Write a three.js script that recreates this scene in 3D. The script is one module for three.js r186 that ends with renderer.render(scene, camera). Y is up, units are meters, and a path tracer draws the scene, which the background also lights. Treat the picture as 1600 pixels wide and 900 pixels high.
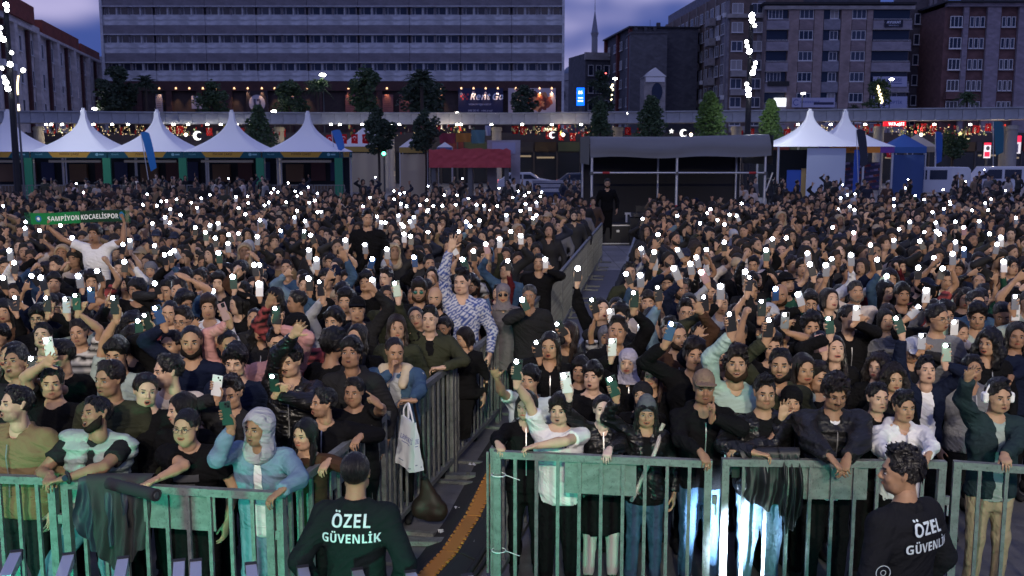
import * as THREE from 'three';
import { RoundedBoxGeometry } from 'three/addons/geometries/RoundedBoxGeometry.js';
import { RectAreaLightUniformsLib } from 'three/addons/lights/RectAreaLightUniformsLib.js';
import { mergeGeometries } from 'three/addons/utils/BufferGeometryUtils.js';
import { FontLoader } from 'three/addons/loaders/FontLoader.js';

// ---------------------------------------------------------------- camera
const scene = new THREE.Scene();
const LENS = 1550, EYE = 3.25, PITCH = Math.atan(215 / LENS);
const camera = new THREE.PerspectiveCamera(2 * Math.atan(450 / LENS) * 180 / Math.PI, 16 / 9, 0.1, 2000);
camera.position.set(0, EYE, 0);
camera.rotation.set(-PITCH, 0, 0);
camera.focus = 8.5;
camera.userData.fStop = 5.0;
scene.add(camera);
const renderer = new THREE.WebGLRenderer({ antialias: true });
renderer.toneMapping = THREE.LinearToneMapping;
renderer.toneMappingExposure = 1;
renderer.shadowMap.enabled = true;

// ---------------------------------------------------------------- random and noise
let seedState = 7;
const rnd = () => { seedState = (seedState + 0x6d2b79f5) | 0; let t = Math.imul(seedState ^ (seedState >>> 15), 1 | seedState); t = (t + Math.imul(t ^ (t >>> 7), 61 | t)) ^ t; return ((t ^ (t >>> 14)) >>> 0) / 4294967296; };
const rr = (a, b) => a + (b - a) * rnd();
const pick = (l) => l[Math.floor(rnd() * l.length) % l.length];
const h3 = (x, y, z) => { let h = Math.imul(x, 374761393) ^ Math.imul(y, 668265263) ^ Math.imul(z, 2147483647 - 1013); h = Math.imul(h ^ (h >>> 13), 1274126177); return ((h ^ (h >>> 16)) >>> 0) / 4294967296; };
function vnoise(x, y, z) {
  const xi = Math.floor(x), yi = Math.floor(y), zi = Math.floor(z); let u = x - xi, v = y - yi, w = z - zi;
  u = u * u * (3 - 2 * u); v = v * v * (3 - 2 * v); w = w * w * (3 - 2 * w);
  const l = (a, b, t) => a + (b - a) * t;
  return l(l(l(h3(xi, yi, zi), h3(xi + 1, yi, zi), u), l(h3(xi, yi + 1, zi), h3(xi + 1, yi + 1, zi), u), v), l(l(h3(xi, yi, zi + 1), h3(xi + 1, yi, zi + 1), u), l(h3(xi, yi + 1, zi + 1), h3(xi + 1, yi + 1, zi + 1), u), v), w) * 2 - 1;
}
const fbm = (x, y, z, n = 4) => { let s = 0, a = 0.5; for (let i = 0; i < n; i++) { s += a * vnoise(x, y, z); x *= 2.03; y *= 2.03; z *= 2.03; a *= 0.5; } return s; };
const smooth = (a, b, x) => { const t = Math.min(1, Math.max(0, (x - a) / (b - a))); return t * t * (3 - 2 * t); };

// ---------------------------------------------------------------- sky: dusk, broken violet cloud
{
  const w = 1024, h = 512, d = new Float32Array(w * h * 4);
  for (let j = 0; j < h; j++) for (let i = 0; i < w; i++) {
    const el = ((j + 0.5) / h - 0.5) * Math.PI, az = ((i + 0.5) / w - 0.5) * 2 * Math.PI;
    const y = Math.sin(el), c = Math.cos(el), x = c * Math.cos(az), z = c * Math.sin(az);
    const up = Math.max(0, y), k = 1 / (up + 0.22);
    const cl = smooth(-0.3, 0.04, fbm(x * k * 1.5 + 16.597, up * 9 + 13.19, z * k * 1.5 + 2.831, 5));
    const band = smooth(0.0, 0.5, up);
    const clear = [0.5 - 0.1 * band, 0.46 - 0.06 * band, 0.74 - 0.02 * band];
    const dark = [0.05 + 0.05 * band, 0.085 + 0.07 * band, 0.31 + 0.14 * band];
    const o = (j * w + i) * 4;
    for (let q = 0; q < 3; q++) d[o + q] = (y < -0.02 ? 0.05 * [0.8, 0.85, 1.3][q] : clear[q] * (1 - cl) + dark[q] * cl) * SKY();
    d[o + 3] = 1;
  }
  function SKY() { return 1.0; }
  const t = new THREE.DataTexture(d, w, h, THREE.RGBAFormat, THREE.FloatType);
  t.mapping = THREE.EquirectangularReflectionMapping; t.magFilter = THREE.LinearFilter; t.needsUpdate = true;
  scene.background = t; scene.environment = t;
}
// the sun is already under the horizon: only a trace of soft light from the western sky, high on the left
const sun = new THREE.DirectionalLight(new THREE.Color(0.75, 0.78, 1.0), 0.12);
sun.position.set(-40, 60, 30); sun.shadow.radius = 40; sun.castShadow = true;
sun.shadow.camera.left = -60; sun.shadow.camera.right = 60; sun.shadow.camera.top = 60; sun.shadow.camera.bottom = -60; sun.shadow.camera.far = 300;
sun.target.position.set(0, 0, -30);
scene.add(sun, sun.target);

// ---------------------------------------------------------------- helpers
// a sight line of the surveyed photograph, met with a distance ahead (at) or with a height (onLevel)
const sight = (px, py) => { const x = (px - 800) / LENS, y = (450 - py) / LENS, c = Math.cos(PITCH), s = Math.sin(PITCH); return [x, y * c - s, -y * s - c]; };
const at = (px, py, d) => { const r = sight(px, py), t = -d / r[2]; return new THREE.Vector3(r[0] * t, EYE + r[1] * t, -d); };
const onLevel = (px, py, y) => { const r = sight(px, py), t = (y - EYE) / r[1]; return new THREE.Vector3(r[0] * t, y, r[2] * t); };
const project = (p) => { const c = Math.cos(PITCH), s = Math.sin(PITCH), y = p.y - EYE, yc = y * c - p.z * s, zc = y * s + p.z * c; return [800 + LENS * p.x / -zc, 450 - LENS * yc / -zc]; };

const taken = new Map();
function numbered(n) { const k = taken.get(n) || 0; taken.set(n, k + 1); return k ? n + '_' + String(k).padStart(3, '0') : n; }
function shade(o) { o.traverse((m) => { if (m.isMesh) { m.castShadow = true; m.receiveShadow = true; } }); return o; }
function thing(name, label, category, pos, turn = 0, group) {
  const g = new THREE.Group(); g.name = numbered(name); if (pos) g.position.copy(Array.isArray(pos) ? new THREE.Vector3(...pos) : pos); g.rotation.y = turn;
  g.userData = { label, category }; if (group) g.userData.group = group; scene.add(g); return g;
}
function part(name, geo, mat, parent, pos, rot) {
  const m = new THREE.Mesh(geo, mat); m.name = name; m.castShadow = m.receiveShadow = true;
  if (pos) m.position.set(...pos); if (rot) m.rotation.set(...rot); parent.add(m); return m;
}
function struct(name, geo, mat, pos, rot) { const m = part(numbered(name), geo, mat, scene, pos, rot); m.userData.kind = 'structure'; return m; }
const boxCache = new Map();
const box = (w, h, d) => { const k = w.toFixed(4) + '|' + h.toFixed(4) + '|' + d.toFixed(4); if (!boxCache.has(k)) boxCache.set(k, metreUv(new THREE.BoxGeometry(w, h, d), w, h, d)); return boxCache.get(k); };
function metreUv(g, w, h, d) { const uv = g.attributes.uv; for (let f = 0; f < 6; f++) for (let i = 0; i < 4; i++) { const k = f * 4 + i, a = f < 2 ? d : w, b = f < 2 ? h : f < 4 ? d : h; uv.setXY(k, uv.getX(k) * a + w * 3.7, uv.getY(k) * b + h * 1.3); } return g; }
const boxAt = (w, h, d, x, y, z) => metreUv(new THREE.BoxGeometry(w, h, d), w, h, d).translate(x, y, z);
const plainBox = (w, h, d) => new THREE.BoxGeometry(w, h, d); // its face shows a whole print
const cyl = (r1, r2, h, n = 12) => new THREE.CylinderGeometry(r1, r2, h, n);
const rod = (a, b, r, n = 8) => { const va = new THREE.Vector3(...a), vb = new THREE.Vector3(...b), dd = vb.clone().sub(va); const g = new THREE.CylinderGeometry(r, r, dd.length(), n); g.applyQuaternion(new THREE.Quaternion().setFromUnitVectors(new THREE.Vector3(0, 1, 0), dd.normalize())); const m = va.add(vb).multiplyScalar(0.5); return g.translate(m.x, m.y, m.z); };
const tube = (pts, r, n = 24, m = 6) => new THREE.TubeGeometry(new THREE.CatmullRomCurve3(pts.map((p) => new THREE.Vector3(...p))), n, r, m);
const col = (r, g, b) => new THREE.Color().setRGB(r, g, b);
const std = (r, g, b, rough = 0.8, metal = 0, more = {}) => new THREE.MeshStandardMaterial({ color: col(r, g, b), roughness: rough, metalness: metal, ...more });
const glow = (r, g, b, e, base = 0.5) => new THREE.MeshStandardMaterial({ color: col(base, base, base), roughness: 0.5, emissive: col(r, g, b), emissiveIntensity: e });
function grain(size, fn, srgb = true) {
  const d = new Uint8Array(size * size * 4);
  for (let y = 0; y < size; y++) for (let x = 0; x < size; x++) { const v = fn(x / size, y / size), o = (y * size + x) * 4; const a = Array.isArray(v) ? v : [v, v, v]; for (let q = 0; q < 3; q++) d[o + q] = Math.max(0, Math.min(255, a[q] * 255)); d[o + 3] = 255; }
  const t = new THREE.DataTexture(d, size, size); t.wrapS = t.wrapT = THREE.RepeatWrapping; t.magFilter = THREE.LinearFilter; t.minFilter = THREE.LinearMipmapLinearFilter; t.generateMipmaps = true;
  if (srgb) t.colorSpace = THREE.SRGBColorSpace; t.needsUpdate = true; return t;
}
// noise that closes on itself over one tile
const tileNoise = (u, v, f, n = 4) => { const a = u * 2 * Math.PI, b = v * 2 * Math.PI, r = f / 6.2832; return fbm(Math.cos(a) * r + 11.3, Math.sin(a) * r + Math.cos(b) * r * 1.7 + 4.1, Math.sin(b) * r * 1.7 + 7.7, n); };
function canvas(w, h, draw, srgb = true) { const c = document.createElement('canvas'); c.width = w; c.height = h; const g = c.getContext('2d'); draw(g, w, h); const t = new THREE.CanvasTexture(c); if (srgb) t.colorSpace = THREE.SRGBColorSpace; t.anisotropy = 8; return t; }
RectAreaLightUniformsLib.init();
const fontBold = await new FontLoader().loadAsync('fonts/droid/droid_sans_bold.typeface.json');
// ---------------------------------------------------------------- the stage's own lamps (behind and below the lens)
const M = {
  blackMetal: std(0.02, 0.02, 0.022, 0.5, 0.3), galv: std(0.42, 0.44, 0.45, 0.42, 0.55), darkSteel: std(0.12, 0.125, 0.13, 0.5, 0.6),
  white: std(0.75, 0.75, 0.75, 0.7), rubber: std(0.018, 0.018, 0.02, 0.75), wood: std(0.16, 0.09, 0.05, 0.7), glass: std(0.025, 0.035, 0.06, 0.12), alu: std(0.6, 0.61, 0.63, 0.38, 0.7),
};
function washLamp(x, label) {
  const g = thing('stage_wash_light', label, 'stage light', [x, 7.7, 7], 0, 'wash lights on the stage truss');
  g.lookAt(x * 1.24, 1.1, -12.4);
  part('housing', cyl(0.2, 0.15, 0.42, 18).rotateX(Math.PI / 2).translate(0, 0, -0.22), M.blackMetal, g);
  part('lamp_lens', cyl(0.18, 0.18, 0.02, 18).rotateX(Math.PI / 2), glow(1, 0.9, 0.82, 6), g);
  part('yoke', new THREE.TorusGeometry(0.27, 0.02, 6, 18, Math.PI).translate(0, 0.05, -0.2), M.blackMetal, g); part('clamp', boxAt(0.06, 0.5, 0.06, 0, 0.55, -0.2), M.blackMetal, g);
  const l = new THREE.SpotLight(col(1.0, 0.87, 0.7), WASH, 0, 0.285, 0.66, 2); l.position.set(0, 0, 0.03); l.shadow.radius = 9; l.castShadow = true; const t = new THREE.Object3D(); t.position.set(0, 0, 10); g.add(l, t); l.target = t;
}
const WASH = 350;
['far left end', 'second', 'third', 'fourth', 'fifth', 'middle', 'seventh', 'eighth', 'ninth', 'tenth', 'far right end'].forEach((w, i) => washLamp(-13 + 2.6 * i, `round stage wash light behind the viewer, ${w} along the truss from left`));
{
  const g = thing('lighting_truss', 'silver lattice truss carrying the stage wash lights behind the viewer', 'truss', [0, 8.5, 6.6]);
  for (const [y, z] of [[0, 0], [0.4, 0], [0, 0.4], [0.4, 0.4]]) part('chord', rod([-14.5, y, z], [14.5, y, z], 0.025), M.alu, g);
  for (let i = 0; i < 29; i++) part('brace', rod([-14.5 + i, 0, 0], [-13.5 + i, 0.4, 0], 0.012, 6), M.alu, g);
  for (const x of [-14.5, 14.5]) part('tower_leg', rod([x, -8.5, 0.2], [x, 0.1, 0.2], 0.12), M.alu, g);
}
function footLamp(x, y, z, tx, ty, tz, rgb, power, half, label, name = 'stage_foot_light') {
  const g = thing(name, label, 'stage light', [x, y, z]);
  g.lookAt(tx, ty, tz);
  part('can', cyl(0.09, 0.075, 0.2, 16).rotateX(Math.PI / 2).translate(0, 0, -0.11), M.blackMetal, g);
  part('lamp_lens', cyl(0.08, 0.08, 0.012, 16).rotateX(Math.PI / 2), glow(...rgb, 4), g);
  part('bracket', boxAt(0.03, y - 0.01, 0.03, 0, -(y - 0.01) / 2, -0.12), M.blackMetal, g);
  const s = new THREE.SpotLight(col(...rgb), power, 0, half, 0.75, 2); s.position.set(0, 0, 0.02); s.shadow.radius = 4; s.castShadow = true;
  const t = new THREE.Object3D(); t.position.set(0, 0, 4); g.add(s, t); s.target = t; return g;
}
const GREEN = [0.06, 1.0, 0.55];
footLamp(-4.9, 0.62, -1.8, -4.1, 0.55, -6.2, GREEN, 44, 0.36, 'green stage foot light farthest left along the stage lip');
footLamp(-2.9, 0.62, -1.8, -2.3, 0.5, -6.2, GREEN, 46, 0.36, 'green stage foot light second from left along the stage lip');
footLamp(-0.9, 0.62, -1.8, -0.6, 0.5, -6.3, GREEN, 33, 0.36, 'green stage foot light in the middle of the stage lip');
footLamp(1.2, 0.62, -1.8, 1.0, 0.5, -6.6, GREEN, 20, 0.34, 'green stage foot light second from right along the stage lip');
footLamp(3.3, 0.62, -1.8, 2.9, 0.5, -6.6, GREEN, 11, 0.34, 'green stage foot light farthest right along the stage lip');
footLamp(1.95, 0.2, -4.4, 1.66, 0.52, -6.75, [0.62, 0.8, 1.0], 1300, 0.15, 'small white work spotlight on the pit floor shining at jeans behind the rail', 'floor_spotlight');
// ---------------------------------------------------------------- ground
{
  const paving = grain(512, (u, v) => {
    const n = 0.5 + 0.5 * tileNoise(u, v, 9, 5), tu = (u * 8) % 1, tv = (v * 8) % 1;
    const joint = Math.min(tu, 1 - tu, tv, 1 - tv) < 0.02 ? 0.75 : 1, tone = 0.92 + 0.16 * h3(Math.floor(u * 8), Math.floor(v * 8), 5);
    const b = (0.47 + 0.13 * n) * joint * tone; return [b, b * 0.99, b * 0.98];
  });
  const m = new THREE.MeshStandardMaterial({ map: paving, roughness: 0.62 });
  const g = new THREE.PlaneGeometry(1600, 1200).rotateX(-Math.PI / 2); const uv = g.attributes.uv, p = g.attributes.position;
  for (let i = 0; i < uv.count; i++) uv.setXY(i, p.getX(i) / 4.8, p.getZ(i) / 4.8);
  struct('ground', g, m, [0, 0, -400]);
  const asp = grain(256, (u, v) => { const n = 0.5 + 0.5 * tileNoise(u, v, 12, 5); const b = 0.29 + 0.12 * n + 0.05 * h3(Math.floor(u * 256), Math.floor(v * 256), 2); return [b, b, b * 1.03]; });
  const am = new THREE.MeshStandardMaterial({ map: asp, roughness: 0.55 });
  const pit = new THREE.PlaneGeometry(24, 34).rotateX(-Math.PI / 2); const pu = pit.attributes.uv, pp = pit.attributes.position; for (let i = 0; i < pu.count; i++) pu.setXY(i, pp.getX(i) / 1.5, pp.getZ(i) / 1.5);
  struct('pit_floor', pit, am, [0, 0.004, -10]);
  const road = new THREE.PlaneGeometry(160, 9).rotateX(-Math.PI / 2); const ru = road.attributes.uv, rp = road.attributes.position; for (let i = 0; i < ru.count; i++) ru.setXY(i, rp.getX(i) / 2, rp.getZ(i) / 2);
  struct('road', road, am, [0, 0.005, -80]);
}
// ---------------------------------------------------------------- buildings
const paneDark = std(0.02, 0.028, 0.05, 0.1), paneMid = std(0.05, 0.06, 0.09, 0.12), paneCurtain = std(0.3, 0.29, 0.3, 0.6);
const frameMat = std(0.62, 0.62, 0.64, 0.6), stucco = grain(256, (u, v) => { const n = tileNoise(u, v, 8, 5); return 0.86 + 0.16 * n; }); stucco.repeat.set(0.22, 0.22);
const wallMat = (r, g, b) => new THREE.MeshStandardMaterial({ color: col(r, g, b), map: stucco, roughness: 0.85 });
const frameGeo = new Map();
function windowGeo(w, h, t, mull, depth = 0.08) {
  const k = [w, h, t, mull].map((x) => x.toFixed(2)).join('|');
  if (!frameGeo.has(k)) {
    const l = [boxAt(w, t, depth, 0, h / 2 - t / 2, 0), boxAt(w, t, depth, 0, -h / 2 + t / 2, 0), boxAt(t, h - 2 * t, depth, -w / 2 + t / 2, 0, 0), boxAt(t, h - 2 * t, depth, w / 2 - t / 2, 0, 0)];
    for (let i = 1; i < mull; i++) l.push(boxAt(t * 0.8, h - 2 * t, depth * 0.8, -w / 2 + w * i / mull, 0, 0));
    frameGeo.set(k, mergeGeometries(l));
  }
  return frameGeo.get(k);
}
function addWindow(parent, x, y, z, w, h, { t = 0.09, mull = 2, pane = paneDark, frame = frameMat, sill = true } = {}) {
  const f = part('window', windowGeo(w, h, t, mull), frame, parent, [x, y, z]);
  part('pane', box(w - 2 * t, h - 2 * t, 0.02), pane, f, [0, 0, -0.03]);
  if (sill) part('sill', box(w + 0.16, 0.08, 0.2), frame, f, [0, -h / 2 - 0.05, 0.06]);
  return f;
}
// office tower: bays of four windows, light and dark panels between
{
  const D = 139, k = D / 1531, x0 = at(160, 60, D).x, x1 = at(881, 60, D).x, W = x1 - x0;
  const g = thing('office_tower', 'wide pale office tower with horizontal bands of dark windows behind the plaza', 'building', [x0, 0, -D]);
  const light = wallMat(0.68, 0.7, 0.76), grey = wallMat(0.26, 0.245, 0.28), brown = wallMat(0.085, 0.04, 0.04), core = std(0.05, 0.06, 0.08, 0.5);
  const yb = at(500, 127, D).y, fl = 3.73, nF = 5, H = yb + nF * fl + 1.5;
  part('core', boxAt(W - 0.3, H - 0.2, 24, W / 2, (H - 0.2) / 2, -12.6), core, g);
  part('flank', boxAt(0.35, H, 25.4, W - 0.1, H / 2, -12.3), light, g); part('flank', boxAt(0.35, H, 25.4, 0.1, H / 2, -12.3), light, g);
  const nb = 9, bw = (W - 0.5) / nb;
  for (let f = 0; f < nF; f++) for (let b = 0; b < nb; b++) {
    const y = yb + f * fl, xc = 0.28 + bw * (b + 0.5);
    part('panel', box(bw - 0.05, 0.66, 0.5), light, g, [xc, y + 0.35, 0]); part('panel', box(bw - 0.05, 0.66, 0.5), light, g, [xc, y + 1.05, 0]);
    part('panel', box(bw - 0.05, 1.15, 0.46), grey, g, [xc, y + fl - 0.58, 0.02]);
    part('ledge', box(bw, 0.12, 0.75), light, g, [xc, y + fl - 1.22, 0.12]);
    for (let q = 0; q < 4; q++) {
      const wx = xc - bw / 2 + bw * (0.15 + 0.235 * q), lit = h3(f, b, q) > 0.93;
      const fr = part('window', windowGeo(bw * 0.205, 1.06, 0.07, 1), light, g, [wx, y + 1.93, -0.12]);
      part('pane', box(bw * 0.125, 0.94, 0.02), lit ? paneMid : paneDark, fr, [bw * 0.03, 0, -0.03]); part('pane', box(bw * 0.05, 0.94, 0.02), paneMid, fr, [-bw * 0.068, 0, -0.02]);
      part('mullion', box(0.07, 0.95, 0.08), light, fr, [-bw * 0.038, 0, 0]);
    }
    for (let q = 0; q < 5; q++) part('pier', box(q === 0 || q === 4 ? 0.16 : 0.2, 1.12, 0.32), q % 2 ? light : grey, g, [xc - bw / 2 + bw * (0.035 + 0.2325 * q), y + 1.94, -0.06]);
  }
  // brown base with piers, boards and picture lamps
  part('base_wall', boxAt(W - 0.1, 1.3, 0.6, W / 2, yb - 0.65, -0.02), brown, g);
  part('base_wall', boxAt(W - 0.1, yb - 5.4, 0.3, W / 2, (yb - 1.3 - 4) / 2 + 4 - 0.02, -0.42), wallMat(0.06, 0.042, 0.042), g);
  for (let i = 0; i <= 15; i++) part('base_pier', box(0.8, yb - 1.3, 0.5), brown, g, [0.5 + i * (W - 1) / 15, (yb - 1.3) / 2, -0.04]);
  const lampM = glow(1, 0.55, 0.25, 2.6);
  for (let i = 0; i < 25; i++) {
    const px = [276, 297, 318, 338, 367, 388, 410, 430, 458, 545, 605, 634, 690, 721, 740, 759, 778, 806, 825, 843, 862, 250, 480, 570, 585][i], p = at(px, 138, D);
    const c = part('picture_lamp', cyl(0.07, 0.14, 0.24, 10), lampM, g, [p.x - x0, p.y, 0.32]); part('bracket', box(0.06, 0.06, 0.5), M.blackMetal, c, [0, 0.1, -0.3]);
    const s = new THREE.SpotLight(col(1, 0.6, 0.32), 26, 0, 0.5, 0.8, 2); s.position.set(p.x - x0, p.y - 0.2, 0.5); const t = new THREE.Object3D(); t.position.set(p.x - x0, p.y - 4, 0.1); s.target = t; s.castShadow = true; g.add(s, t);
  }
  const board = (pa, pb, qa, qb, tex, nm) => { const a = at(pa, qa, D), b = at(pb, qb, D); const m = part(nm, plainBox(b.x - a.x, a.y - b.y, 0.12), new THREE.MeshStandardMaterial({ map: tex, roughness: 0.6 }), g, [(a.x + b.x) / 2 - x0, (a.y + b.y) / 2, 0.26]); return m; };
  board(716, 786, 138, 178, canvas(512, 288, (c, w, h) => { c.fillStyle = '#16204a'; c.fillRect(0, 0, w, h); c.fillStyle = '#e8ecf8'; c.save(); c.transform(1, 0, -0.25, 1, 40, 0); c.font = 'bold 104px sans-serif'; c.fillText('Rent', 120, 130); c.fillText('Go', 372, 130); c.restore(); c.fillStyle = '#c33a44'; for (let i = 0; i < 4; i++) for (let j = 0; j < 3; j++) if ((i + j) % 2) c.fillRect(28 + i * 24 - j * 5, 60 + j * 24, 22, 22); c.fillStyle = '#b9c2de'; c.font = '30px sans-serif'; c.fillText('www.rentgo.com.tr', 120, 190); c.fillText('444 00 41   rent a car', 110, 262); }), 'billboard_print');
  board(794, 868, 138, 176, canvas(512, 256, (c, w, h) => { c.fillStyle = '#b9aeb4'; c.fillRect(0, 0, w, h); c.fillStyle = '#9a2c2c'; c.fillRect(90, 20, 120, 60); for (let i = 0; i < 90; i++) { c.fillStyle = ['#7c3a2a', '#a8543a', '#c98a5c', '#5f2a22'][i % 4]; c.beginPath(); c.ellipse(330 + 130 * Math.cos(i * 2.4) * (i / 90), 140 + 90 * Math.sin(i * 2.4) * (i / 90), 34, 16, i, 0, 7); c.fill(); } }), 'billboard_print');
  board(385, 420, 142, 178, canvas(256, 256, (c, w, h) => { c.fillStyle = '#221a22'; c.fillRect(0, 0, w, h); c.fillStyle = '#b8b4bd'; c.beginPath(); c.arc(128, 140, 96, 0, 7); c.fill(); c.fillStyle = '#5b5663'; c.fillRect(88, 90, 26, 90); c.fillRect(124, 90, 40, 26); c.fillRect(150, 110, 26, 70); }), 'billboard_print');
  board(300, 318, 150, 170, canvas(128, 128, (c, w, h) => { c.fillStyle = '#b4adb6'; c.fillRect(0, 0, w, h); c.strokeStyle = '#6e6670'; c.lineWidth = 12; c.beginPath(); c.arc(64, 64, 38, 0.5, 5.4); c.stroke(); }), 'billboard_print');
  for (const [a, b] of [[540, 556], [598, 615], [624, 640], [455, 462], [244, 256]]) board(a, b, 148, 176, canvas(64, 128, (c, w, h) => { c.fillStyle = a > 500 ? '#7a4a48' : '#8d8a98'; c.fillRect(0, 0, w, h); c.fillStyle = 'rgba(40,20,30,.4)'; for (let i = 0; i < 9; i++) c.fillRect(6, 10 + i * 13, 20 + (i * 37) % 32, 5); }), 'billboard_print');
}
// block on the left: a long white wing that runs away from the viewer, red tile roof band
function receding(name, label, A, dA, B, dB, topA, floors, opt) {
  const a = at(A, 150, dA), b = at(B, 150, dB), top = at(A, topA, dA).y;
  const dx = b.x - a.x, dz = b.z - a.z, L = Math.hypot(dx, dz), turn = Math.atan2(-dz, dx);
  const g = thing(name, label, 'building', [a.x, 0, a.z], turn);
  part('wall', boxAt(L, top, 11, L / 2, top / 2, opt.back ? 5.6 : -5.6), opt.wall, g);
  return { g, L, top, s: opt.back ? -1 : 1 };
}
{
  const red = wallMat(0.3, 0.075, 0.05), wh = wallMat(0.8, 0.74, 0.72), dk = wallMat(0.1, 0.035, 0.035);
  // its facade looks towards the plaza (to the right)
  const { g, L, top } = receding('school_wing', 'long white building with red roof band running along the left edge', -70, 84, 158, 150, -28, 4, { wall: wh });
  part('roof_band', boxAt(L * 0.42, 1.9, 11.6, L * 0.21, top + 0.9, -5.6), red, g); part('roof_band', boxAt(L * 0.3, 1.5, 11.4, L * 0.62, top + 0.2, -5.5), red, g); part('roof_band', boxAt(L * 0.2, 1.3, 11.2, L * 0.89, top - 0.1, -5.4), red, g);
  part('cornice', boxAt(L, 0.3, 0.6, L / 2, top - 0.8, 0.15), wh, g);
  for (let i = 0; i < 7; i++) { part('pilaster', boxAt(0.8, top - 1, 0.3, 6 + i * (L - 8) / 6.2, (top - 1) / 2, 0.1), dk, g); part('bay_edge', boxAt(1.2, top - 0.9, 0.5, 9.6 + i * (L - 8) / 6.2, (top - 0.9) / 2, 0.2), wh, g); }
  for (let f = 0; f < 4; f++) for (let i = 0; i < 26; i++) { const x = 3 + i * (L - 5) / 26; if (((x - 4.9) % ((L - 8) / 6.2)) < 2.2 && x > 4) continue; addWindow(g, x, top - 2.6 - f * 3.3, 0.03, 1.05, 1.7, { mull: 1, pane: h3(i, f, 3) > 0.8 ? paneMid : paneDark }); }
  for (const [x, y] of [[14, 5.3], [18, 5.4], [40, 5.6], [60, 5.8]]) part('air_conditioner', boxAt(0.9, 0.7, 0.5, x, top - y, 0.3), M.white, g);
}
{ // grey panelled block between wing and tower
  const a = at(134, 90, 160), b = at(178, 90, 160), top = at(150, 88, 160).y;
  const g = thing('panel_block', 'small grey-blue panelled block between white wing and tower', 'building', [a.x, 0, -160]);
  const m = wallMat(0.36, 0.38, 0.44); part('wall', boxAt(b.x - a.x, top, 8, (b.x - a.x) / 2, top / 2, -4.1), m, g);
  for (let i = 0; i < 9; i++) part('panel', boxAt(b.x - a.x, 1.05, 0.2, (b.x - a.x) / 2, top - 0.55 - i * 1.1, 0), m, g);
  addWindow(g, 1.6, top - 4, 0.2, 0.9, 1.2, { mull: 1 });
}
// mosque behind: minaret and dome
{
  const D = 210, b = at(929, 75, D), g = thing('minaret', 'slender pale minaret with pointed spire rising behind the dark block', 'minaret', [b.x, 0, -D]);
  const st = wallMat(0.42, 0.42, 0.46), y = (py) => at(929, py, D).y;
  part('shaft', cyl(0.62, 0.72, y(52) - 6, 14).translate(0, (y(52) + 6) / 2, 0), st, g); part('balcony', cyl(0.85, 0.66, 0.7, 14).translate(0, y(54), 0), st, g);
  part('spire', new THREE.ConeGeometry(0.72, y(14) - y(52), 14).translate(0, (y(14) + y(52)) / 2, 0), std(0.2, 0.21, 0.27, 0.6), g); part('finial', cyl(0.03, 0.08, y(0) - y(14) + 0.5, 6).translate(0, (y(0) + y(14)) / 2, 0), M.darkSteel, g);
  const c = at(897, 118, D), g2 = thing('mosque', 'low mosque with grey-blue lead dome right of the tower', 'building', [c.x, 0, -D]);
  const r = (at(914, 118, D).x - at(880, 118, D).x) / 2;
  part('dome', new THREE.SphereGeometry(r, 28, 12, 0, 7, 0, Math.PI / 2).scale(1, 0.82, 1).translate(0, at(897, 116, D).y, 0), std(0.16, 0.2, 0.28, 0.55), g2);
  part('drum', cyl(r * 1.04, r * 1.04, 1.4, 24).translate(0, at(897, 121, D).y, 0), st, g2); part('hall', boxAt(r * 2.6, at(897, 128, D).y, r * 2, 0, at(897, 128, D).y / 2, 0), st, g2);
  part('finial', cyl(0.04, 0.1, 1.6, 6).translate(0, at(897, 97, D).y, 0), M.darkSteel, g2);
  for (const q of [-1, 0, 1]) { const w = part('arch_window', new THREE.CylinderGeometry(1.1, 1.1, 0.2, 16, 1, false).rotateX(Math.PI / 2), paneDark, g2, [q * 3, at(897, 150, D).y, r + 0.06]); w.scale.set(1, 1.5, 1); }
}
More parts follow.
